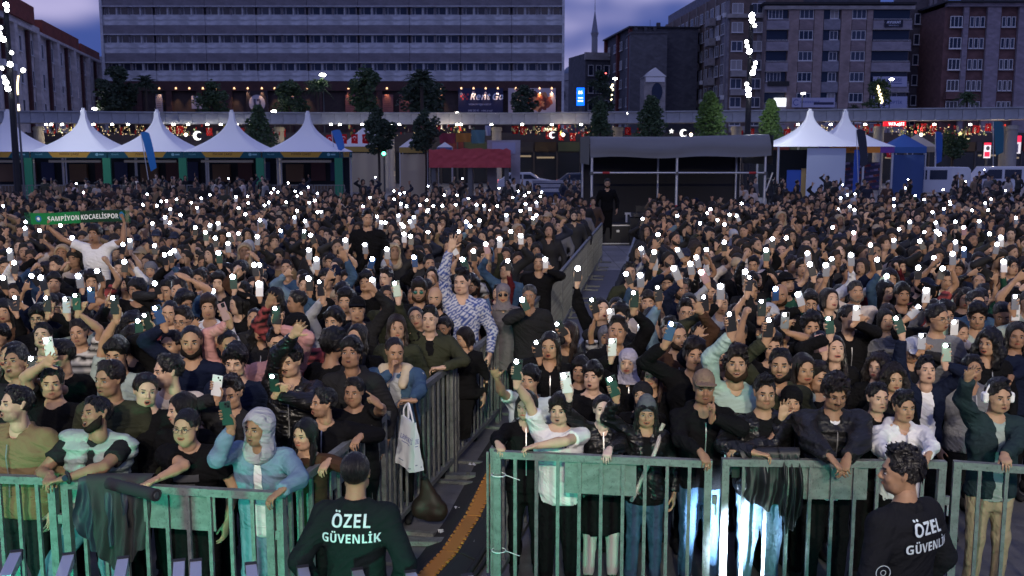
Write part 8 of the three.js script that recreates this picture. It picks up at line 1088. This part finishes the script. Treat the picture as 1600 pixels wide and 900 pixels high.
// lays flat letters on the cloth of a chest or back
function laid(geo, K, o, off, sgn, y0, arc = 0, x0 = 0) {
  const f = torsoField(K, o, off, -0.5, 1.2).f, p = geo.attributes.position; const out = [];
  for (let i = 0; i < p.count; i++) { const tx = p.getX(i) + x0, ty = p.getY(i) + y0 - arc * tx * tx; let a = 0, b = 0.35; const base = add(add(K.P, K.up, ty), K.R, sgn * tx); for (let k = 0; k < 18; k++) { const m = (a + b) / 2, q = add(base, K.Fw, sgn * m); f(...q) < 0 ? (a = m) : (b = m); } const q = add(base, K.Fw, sgn * (a + 0.009)); p.setXYZ(i, ...q); }
  geo.computeVertexNormals(); return geo;
}
let triangles = 0; const tri = []; const counts = [0, 0, 0];
single.forEach((s) => {
  if (s.redo && s.named) { const q = s.q; const sv = seedState; Object.assign(s, solve(q), { named: true }); } else if (s.redo) Object.assign(s, solve(s.q));
  const dist = -s.P.z, q = s.q, o = s.o, lod = dist < 7.6 ? 0 : dist < 9.7 ? 1 : 2; counts[lod]++;
  if (q.stripes) { o.topTint = (x, y, z) => { const a = Math.floor((x + 0.02 * Math.sin(y * 30)) / 0.16 + 9), t = y * 30 + (a % 2 ? 1 : -1) * x * 16; return (t - Math.floor(t)) < 0.5 ? [0.04, 0.07, 0.24] : [0.48, 0.5, 0.55]; }; o.sz = 1; }
  if (q.bands) { const a = mix(RGB[q.cn], [0.012, 0.012, 0.014], 0.5), c = pick([[0.5, 0.48, 0.45], [0.4, 0.4, 0.42], [0.3, 0.06, 0.06]]), w = rr(22, 34); o.topTint = (x, y, z) => (Math.sin(y * w * 3.14 + Math.abs(x) * 14) > 0.1 ? a : c); }
  const b = makePerson(o, q.stripes ? 0 : lod), label = q.label || clampWords(autoLabel(s)); s.label = label;
  const g = thing('person', label, 'person', s.root, s.yaw, q.auto ? 'people standing in the crowd' : undefined);
  for (const [n, ge, ma] of b.parts) { part(n, ge, ma, g); triangles += ge.index.count / 3; tri[lod] = (tri[lod] || 0) + ge.index.count / 3; }
  const onHead = (n, ge, ma, parent = g) => part(n, ge.clone().applyMatrix4(b.hm), ma, parent);
  if (q.glasses) onHead('glasses', glassGeo, goldFrame); if (q.shades === 'eyes') onHead('sunglasses', shadeGeo, q.label.includes('mirrored') ? mirrorLens : darkLens); if (q.shades === 'head') onHead('sunglasses', shadeGeo.clone().rotateX(-0.7).translate(0, 0.06, 0.02), darkLens);
  if (q.headphones) { onHead('headband', headphoneGeo[0], M.white); onHead('ear_cup', headphoneGeo[1], M.white); onHead('ear_cup', headphoneGeo[2], M.white); }
  if (q.collar) { const K = b.K; part('collar', geoOf([skinOf([-1, 1].flatMap((w) => [C(add(add(K.N, K.Fw, -0.07), K.R, w * 0.04), add(add(K.N, K.R, w * 0.1), K.up, -0.0), 0.05, 0.052, 0.02), C(add(add(K.N, K.R, w * 0.1), K.up, -0.0), add(add(add(K.N, K.Fw, 0.15), K.R, w * 0.075), K.up, -0.1), 0.052, 0.04, 0.02)]), 0.014, { wob: (x, y, z) => 0.005 * vnoise(x * 60, y * 60, z * 60) })]), cloth([0.5, 0.42, 0.3], 1), g); }
  if (q.strap) { const K = b.K, pts = []; for (let i = 0; i <= 10; i++) { const t = i / 10, base = add(add(K.P, K.up, 0.5 - 0.55 * t), K.R, 0.13 - 0.24 * t); const f = torsoField(K, o, 0.032, -0.6, 1.3).f; let lo = 0, hi = 0.3; for (let k = 0; k < 16; k++) { const m = (lo + hi) / 2; f(...add(base, K.Fw, m)) < 0 ? (lo = m) : (hi = m); } pts.push(add(base, K.Fw, lo + 0.004)); } part('bag_strap', tube(pts, 0.016, 20, 6), std(0.45, 0.42, 0.38, 0.7), g); }
  if (q.text === 'guard') { const K = b.K; const rows = [['ÖZEL', 0.064, 0.425, 0.5], ['GÜVENLİK', 0.046, 0.345, 0.1]]; for (const [t, sz, y0, arc] of rows) part('lettering', laid(lettering(t, sz), K, o, 0.046, -1, y0, arc), std(0.62, 0.72, 0.74, 0.5), g); if (q.x > 1000) { const E = K.arms.find((a) => a.sg > 0); const bc = mix(E.S, E.E, 0.75); const ring = new THREE.RingGeometry(0.035, 0.039, 24), dots = [new THREE.RingGeometry(0.012, 0.015, 16), ring]; part('arm_badge', mergeGeometries(dots).rotateY(Math.PI * 0.86).translate(bc[0] + 0.02, bc[1], bc[2] - 0.078), std(0.6, 0.7, 0.7, 0.5), g); } }
  if (q.text === 'boy') part('lettering', laid(lettering('STAND', 0.042), b.K, o, 0.02, 1, 0.345), std(0.04, 0.05, 0.05, 0.8), g);
  if (lod < 2 && !q.text && !q.open && ['jacket', 'hoodie', 'puffer', 'leather', 'denim', 'coat'].includes(q.top)) part('zip', laid(new THREE.PlaneGeometry(0.009, 0.36, 1, 14), b.K, o, 0.04, 1, 0.26), std(0.3, 0.3, 0.31, 0.35, 0.6), g);
  if (lod < 2 && q.top === 'tee' && !q.text && !q.bands && (q.auto ? rnd() < 0.5 : q.female)) { const c = pick([[0.2, 0.2, 0.2], [0.05, 0.05, 0.06], [0.16, 0.05, 0.05], [0.05, 0.08, 0.14]]); part('chest_print', laid(mergeGeometries([new THREE.PlaneGeometry(0.17, 0.05, 8, 3), new THREE.PlaneGeometry(0.11, 0.03, 6, 2).translate(0, -0.055, 0)]), b.K, o, 0.026, 1, 0.33), std(...c, 0.9), g); }
  g.updateMatrixWorld(true);
  if (q.label && q.label.includes('quilted vest')) { const w = b.K.arms[1], m = mix(w.E, w.W, 0.9), u = unit(sub(w.W, w.E)); const wt = new THREE.TorusGeometry(0.034, 0.011, 8, 20); wt.applyQuaternion(new THREE.Quaternion().setFromUnitVectors(new THREE.Vector3(0, 0, 1), new THREE.Vector3(...u))).translate(...m); const ws = thing('wrist_watch', 'black watch on the wrist of quilted vest man', 'watch', s.root, s.yaw); part('strap', wt, M.rubber, ws); part('dial', cyl(0.019, 0.019, 0.01, 16).rotateX(Math.PI / 2).translate(m[0], m[1] + 0.01, m[2] + 0.042), M.glass, ws); }
  b.K.arms.forEach((a, i) => { const A = o.arms[i]; if (!A || !A.phone) return; const m = new THREE.Matrix4().multiplyMatrices(g.matrixWorld, b.hands[i]); const who = q.label ? q.label.split(/ in | with | holding | wearing | looking | under | lifting |, /)[0] : '';
    const tail = label.split(' '), cut = (n) => tail.length <= n ? label : q.auto ? `${q.female ? 'woman' : 'man'} in ${colorWord(q)} ${garmentWord[q.top] || 'top'} ${label.split(', ').pop()}` : tail.slice(0, n).join(' ').replace(/[, ]+(and|with|in|of|the|his|her|a|beside|at|by|on|over|under|behind|before)?$/, ''); let pl = `${A.phone} ${A.lit ? 'lit ' : ''}phone of the ${cut(12)}`; let k = 0; while (used.has(clampWords(pl)) && k < 3) pl = ['other ', 'raised ', 'second '][k++] + pl; pl = clampWords(pl); used.add(pl); phone(m, A.phone, lod, A.lit, pl, 'phones held up by the crowd'); });
});
console.log('person triangles', triangles, counts.join(), tri.map((t, i) => Math.round(t / counts[i])).join());
// ---------------------------------------------------------------- the rest of the crowd: too many to take one by one
{
  const variants = []; const mk = (i) => { const lk = lookAuto(); const up = i % 4 === 0 ? 1 : i % 4 === 2 ? -1 : 0; const o = { ...lk, seed: i, size: 1, arms: [null, null], face: { wide: 1, jaw: lk.female ? 0.88 : 1, nose: 1.05, mouth: lk.f.mouth, smile: 0, tone: TONES[i % 5], hairc: HAIRC[i % 3], female: lk.female, stubble: lk.female ? 0 : 0.25 } }; if (up) o.arms[up > 0 ? 1 : 0] = { t: [up * rr(0.12, 0.3), rr(1.72, 1.84), rr(0.12, 0.26)], pose: 'grip', dir: [up * rr(-0.3, 0.55), 1, rr(-0.2, 0.1)], pn: [rr(-0.3, 0.3), 0, 1] }; else if (i % 6 === 1) o.arms[i % 12 === 1 ? 0 : 1] = { t: [(i % 12 === 1 ? -1 : 1) * rr(0.12, 0.32), rr(1.72, 1.9), rr(0.05, 0.2)], pose: 'open', dir: [rr(-0.3, 0.3), 1, 0] };
    o.topc = lk.topc; const b = makePerson(o, 3), list = []; for (const [n, ge, ma] of b.parts) { const ch = { p: ge.attributes.position.array, n: ge.attributes.normal.array, i: ge.index.array }; if (ge.attributes.color) ch.c = ge.attributes.color.array; else { const cc = ma.color; list.push(tinted(ch, [cc.r, cc.g, cc.b])); continue; } list.push(ch); }
    const mi = up ? b.hands[up > 0 ? 1 : 0] : null; variants.push({ geo: geoOf(list, true), up, hand: mi, torch: mi && new THREE.Vector3(-0.008, 0.163, 0.0335).applyMatrix4(mi), list: [], female: lk.female }); };
  for (let i = 0; i < 36; i++) mk(i);
  const ups = variants.filter((v) => v.up), downs = variants.filter((v) => !v.up); const crowd = new THREE.Group(); crowd.name = 'crowd'; crowd.userData = { label: 'dense far crowd of people filling the plaza towards the tents', category: 'crowd', kind: 'stuff' };
  const farPhones = [];
  for (const s of rest) { const tor = [s.q.L, s.q.R].find((a) => a && a[0] === 'phone'), yaw = rr(-0.35, 0.35) * (s.P.z < -42 ? 4 : 1), m = new THREE.Matrix4(); let v = tor ? pick(ups) : pick(downs);
    let sz = s.P.y / 1.64; if (tor) { let f, r; for (let k = 0; k < 25; k++) { v = pick(ups); f = onLevel(tor[1], tor[2], rr(1.84, 2.04)); sz = f.y / v.torch.y; r = v.torch.clone().multiplyScalar(sz).applyAxisAngle(new THREE.Vector3(0, 1, 0), yaw * 0.5); if (!inAisle(f.x - r.x, f.z - r.z)) break; } m.compose(new THREE.Vector3(f.x - r.x, 0, f.z - r.z), new THREE.Quaternion().setFromAxisAngle(new THREE.Vector3(0, 1, 0), yaw * 0.5), new THREE.Vector3(sz, sz, sz)); farPhones.push([new THREE.Matrix4().multiplyMatrices(m, v.hand), tor]); }
    else m.compose(new THREE.Vector3(...s.root), new THREE.Quaternion().setFromAxisAngle(new THREE.Vector3(0, 1, 0), yaw), new THREE.Vector3(sz * rr(0.97, 1.08), sz, sz)); v.list.push(m); }
  const mat = new THREE.MeshStandardMaterial({ vertexColors: true, roughness: 0.8 }); let n = 0;
  for (const v of variants) { if (!v.list.length) continue; const im = new THREE.InstancedMesh(v.geo, mat, v.list.length); v.list.forEach((m, i) => { im.setMatrixAt(i, m); const t = rr(0.75, 1.1); im.setColorAt(i, col(t * rr(0.95, 1.05), t, t * rr(0.95, 1.08))); }); im.name = 'crowd_people'; im.userData.kind = 'stuff'; im.castShadow = im.receiveShadow = true; crowd.add(im); n += v.list.length; }
  scene.add(crowd); console.log('crowd instances', n);
  // far torches: each a phone of its own
  const cols = [[60, 'left lamp mast'], [150, 'second white tent'], [228, 'leaning blue flag'], [300, 'gap right of the third tent'], [350, 'fourth white tent'], [410, 'dark conifer'], [460, 'fifth white tent'], [510, 'lit palm'], [560, 'cream market tent'], [600, 'green traffic light'], [640, 'striped gazebo'], [680, 'left end of the red box'], [730, 'middle of the red box'], [775, 'right end of the red box'], [815, 'pale portal'], [860, 'coffee sign'], [915, 'dark car'], [990, 'mixing tent left half'], [1060, 'mixing tent middle pole'], [1120, 'mixing tent right half'], [1180, 'right lamp mast'], [1250, 'closed white tent side'], [1300, 'nearest right tent'], [1345, 'dark portrait flag'], [1395, 'blue gazebo'], [1440, 'beige gazebo'], [1480, 'tall blue banner'], [1520, 'small palm'], [1555, 'red screen'], [1610, 'right edge column']];
  const ORD = ['highest', 'second highest', 'third highest', 'fourth highest', 'fifth highest', 'sixth highest', 'seventh highest', 'eighth highest', 'ninth highest', 'tenth highest', 'eleventh highest', 'twelfth highest', 'thirteenth highest', 'fourteenth highest', 'fifteenth highest', 'sixteenth highest'];
  const byCol = new Map(); for (const fp of farPhones) { const c = cols.find(([x]) => fp[1][1] < x) || cols[cols.length - 1]; if (!byCol.has(c[1])) byCol.set(c[1], []); byCol.get(c[1]).push(fp); }
  for (const [w, l] of byCol) l.sort((a, b) => a[1][2] - b[1][2]).forEach(([m, tor], i) => phoneCount < 300 && phone(m, tor[4].color, 2, true, `${ORD[i] || 'lowest'} far lit phone torch below the ${w}`, 'phones held up by the crowd'));
}
console.log('phones', phoneCount);
// ---------------------------------------------------------------- things carried, worn and hung
{ // scarf
  const a = at(48, 341, 14.15), b = at(196, 338, 14.15), L = a.distanceTo(b), g = thing('football_scarf', 'green knitted scarf with white lettering stretched overhead', 'scarf', [(a.x + b.x) / 2, (a.y + b.y) / 2, a.z], 0); g.rotation.z = Math.atan2(b.y - a.y, b.x - a.x);
  const tx = canvas(1024, 128, (c, w, h) => { c.fillStyle = '#0d7a3c'; c.fillRect(0, 0, w, h); c.fillStyle = '#0a3a20'; c.fillRect(540, 0, w - 540, h); c.fillStyle = '#f2f4ee'; c.font = 'bold 74px sans-serif'; c.fillText('ŞAMPİYON', 180, 92, 350); c.fillText('KOCAELİSPOR', 545, 92, 400); c.fillStyle = '#1d6fa0'; c.beginPath(); c.arc(90, 64, 36, 0, 7); c.fill(); c.beginPath(); c.ellipse(985, 64, 30, 48, 0, 0, 7); c.fill(); c.fillStyle = '#e8efe8'; c.beginPath(); c.arc(90, 64, 18, 0, 7); c.fill(); for (let i = 0; i < 128; i += 4) { c.fillStyle = 'rgba(0,0,0,0.08)'; c.fillRect(0, i, w, 1.5); } });
  const ge = new THREE.BoxGeometry(L, 0.165, 0.012, 50, 4, 1), p = ge.attributes.position; for (let i = 0; i < p.count; i++) { const x = p.getX(i); p.setZ(i, p.getZ(i) + 0.012 * Math.sin(x * 9) + 0.008 * Math.sin(x * 21 + p.getY(i) * 20)); p.setY(i, p.getY(i) + 0.012 * Math.sin(x * 4)); } ge.computeVertexNormals(); part('knit', ge, new THREE.MeshStandardMaterial({ map: tx, roughness: 0.95 }), g);
  for (const s of [-1, 1]) for (let i = 0; i < 9; i++) part('fringe', rod([s * L / 2, -0.075 + i * 0.019, 0], [s * (L / 2 + 0.07), -0.085 + i * 0.02, 0.004 * i], 0.004, 4), std(0.02, 0.2, 0.08, 0.95), g);
}
{ // plastic bag on the aisle fence
  const p = at(640, 690, 7.75), g = thing('plastic_bag', 'white plastic carrier bag with blue lettering hung on aisle rail', 'bag', [p.x, p.y - 0.19, p.z + 0.05], -0.9);
  const tx = canvas(256, 384, (c, w, h) => { c.fillStyle = '#dcdfe6'; c.fillRect(0, 0, w, h); c.fillStyle = '#2c3f96'; c.font = 'bold 50px serif'; c.fillText('LEPİKCİ', 34, 170, 190); c.fillRect(60, 186, 120, 5); c.fillStyle = '#6b7896'; c.fillRect(40, 330, 60, 8); c.fillRect(180, 350, 40, 8); });
  const ge = new THREE.BoxGeometry(0.27, 0.4, 0.07, 14, 18, 4), q = ge.attributes.position; for (let i = 0; i < q.count; i++) { let x = q.getX(i), y = q.getY(i), z = q.getZ(i); const t = (y + 0.2) / 0.4; x *= 1.05 - 0.3 * t; z *= (1.2 - t) * (1 + 0.2 * vnoise(x * 20, y * 14, 3)); z += 0.012 * fbm(x * 12, y * 12, 1); y += 0.014 * vnoise(x * 14, 2, 5); q.setXYZ(i, x, y, z); } ge.computeVertexNormals(); part('sack', ge.translate(0, 0.19, 0), new THREE.MeshPhysicalMaterial({ map: tx, roughness: 0.4, transmission: 0.2, thickness: 0 }), g); for (const s of [-1, 1]) part('handle', tube([[s * 0.07, 0.38, 0], [s * 0.05, 0.47, 0.01], [0, 0.52, 0], [-0.0, 0.4, 0]], 0.008, 14, 5), std(0.7, 0.7, 0.74, 0.5), g);
}
{ // dark shoulder bag on the fence foot
  const p = onLevel(690, 815, 0.12), g = thing('shoulder_bag', 'dark brown shoulder bag hanging low on the aisle fence', 'bag', [p.x - 0.12, 0.1, p.z - 0.1]); part('sack', geoOf([skinOf([C([-0.05, 0.1, 0], [0.06, 0.09, 0], 0.1, 0.11, 0.04, { w: [0, 0, 1], q: 1.7 }), C([0.01, 0.18, 0], [-0.03, 0.36, 0.02], 0.09, 0.035, 0.05, { w: [0, 0, 1], q: 1.8 })], 0.014, { wob: (x, y, z) => 0.01 * vnoise(x * 18, y * 18, z * 18) })]), cloth([0.02, 0.012, 0.01], 0.5), g); part('strap', tube([[-0.02, 0.42, 0.02], [-0.06, 0.75, 0.05], [-0.1, 1.05, 0.1]], 0.012, 14, 5), cloth([0.02, 0.012, 0.01], 0.5), g);
}
function drapeGeo(w0, drop, back, seed, gather = 0) {
  const n = 40, m = 44, pos = [], idx = []; for (let j = 0; j <= m; j++) for (let i = 0; i <= n; i++) { const u = i / n * 2 - 1, v = j / m, s = v * (drop + back + 0.1) - back; let x, y, z; const w = w0 * (1 + 0.12 * Math.sin(v * 4 + seed) - gather * Math.max(0, s / drop)); x = u * w + 0.02 * vnoise(v * 6, seed, 1);
    const fold = 0.022 * Math.sin(u * 9 + seed + 1.4 * Math.sin(v * 3)) + 0.014 * Math.sin(u * 17 + v * 5 + seed) + 0.02 * fbm(x * 9 + seed, s * 6, 2); if (s < -0.05) { y = 1.165 + (s + 0.05); z = -0.05; } else if (s < 0.05) { const t = s / 0.05 * Math.PI / 2; y = 1.165 + 0.035 * Math.cos(t); z = 0.05 * Math.sin(t); } else { const hem = 1 - 0.3 * u * u - 0.1 * vnoise(u * 3, seed, 9); y = 1.165 - (s - 0.05) * hem; z = 0.05 + Math.min(1, (s - 0.05) * 5) * (0.03 + fold); } pos.push(x, y, z); }
  for (let j = 0; j < m; j++) for (let i = 0; i < n; i++) { const a = j * (n + 1) + i; idx.push(a, a + n + 1, a + 1, a + 1, a + n + 1, a + n + 2); }
  const ge = new THREE.BufferGeometry(); ge.setAttribute('position', new THREE.Float32BufferAttribute(pos, 3)); ge.setIndex(idx); ge.computeVertexNormals(); return ge;
}
{ // jacket hung over the left rail, with a rolled mat
  const p = onLevel(192, 752, 1.15), g = thing('draped_jacket', 'dark jacket draped over the left front rail', 'jacket', [p.x, 0, p.z]);
  part('cloth', drapeGeo(0.2, 0.5, 0.3, 1.3), new THREE.MeshStandardMaterial({ color: col(0.025, 0.025, 0.027), roughness: 0.8, side: THREE.DoubleSide }), g); part('lining', drapeGeo(0.16, 0.4, 0.2, 4.1).translate(-0.12, -0.004, -0.012), new THREE.MeshStandardMaterial({ color: col(0.02, 0.022, 0.04), roughness: 0.6, side: THREE.DoubleSide }), g);
  const a = onLevel(178, 745, 1.22), b = onLevel(252, 768, 1.2), r = thing('rolled_mat', 'black rolled mat lying on the left front rail', 'mat', [(a.x + b.x) / 2, 1.205, (a.z + b.z) / 2 + 0.08]); part('roll', rod([a.x - (a.x + b.x) / 2, 0.0, a.z - (a.z + b.z) / 2], [b.x - (a.x + b.x) / 2, 0, b.z - (a.z + b.z) / 2], 0.038, 16), M.rubber, r); part('core', rod([b.x - (a.x + b.x) / 2 - 0.02, 0, b.z - (a.z + b.z) / 2 - 0.004], [b.x - (a.x + b.x) / 2 + 0.004, 0, b.z - (a.z + b.z) / 2 + 0.002], 0.02, 12), M.darkSteel, r);
}
{ // coat bundle under the leather jacket man's arms
  const p = onLevel(1200, 722, 1.1), g = thing('bundled_coat', 'black leather coat bundled over the rail below folded arms', 'coat', [p.x, 0, p.z]); part('cloth', drapeGeo(0.24, 0.34, 0.25, 2.7, 0.25).translate(0, 0.012, 0.02), new THREE.MeshPhysicalMaterial({ color: col(0.012, 0.012, 0.014), roughness: 0.5, side: THREE.DoubleSide }), g); part('sleeve', drapeGeo(0.07, 0.52, 0.1, 5.2).translate(0.12, 0.02, 0.045), new THREE.MeshPhysicalMaterial({ color: col(0.012, 0.012, 0.014), roughness: 0.5, side: THREE.DoubleSide }), g);
}
renderer.render(scene, camera);
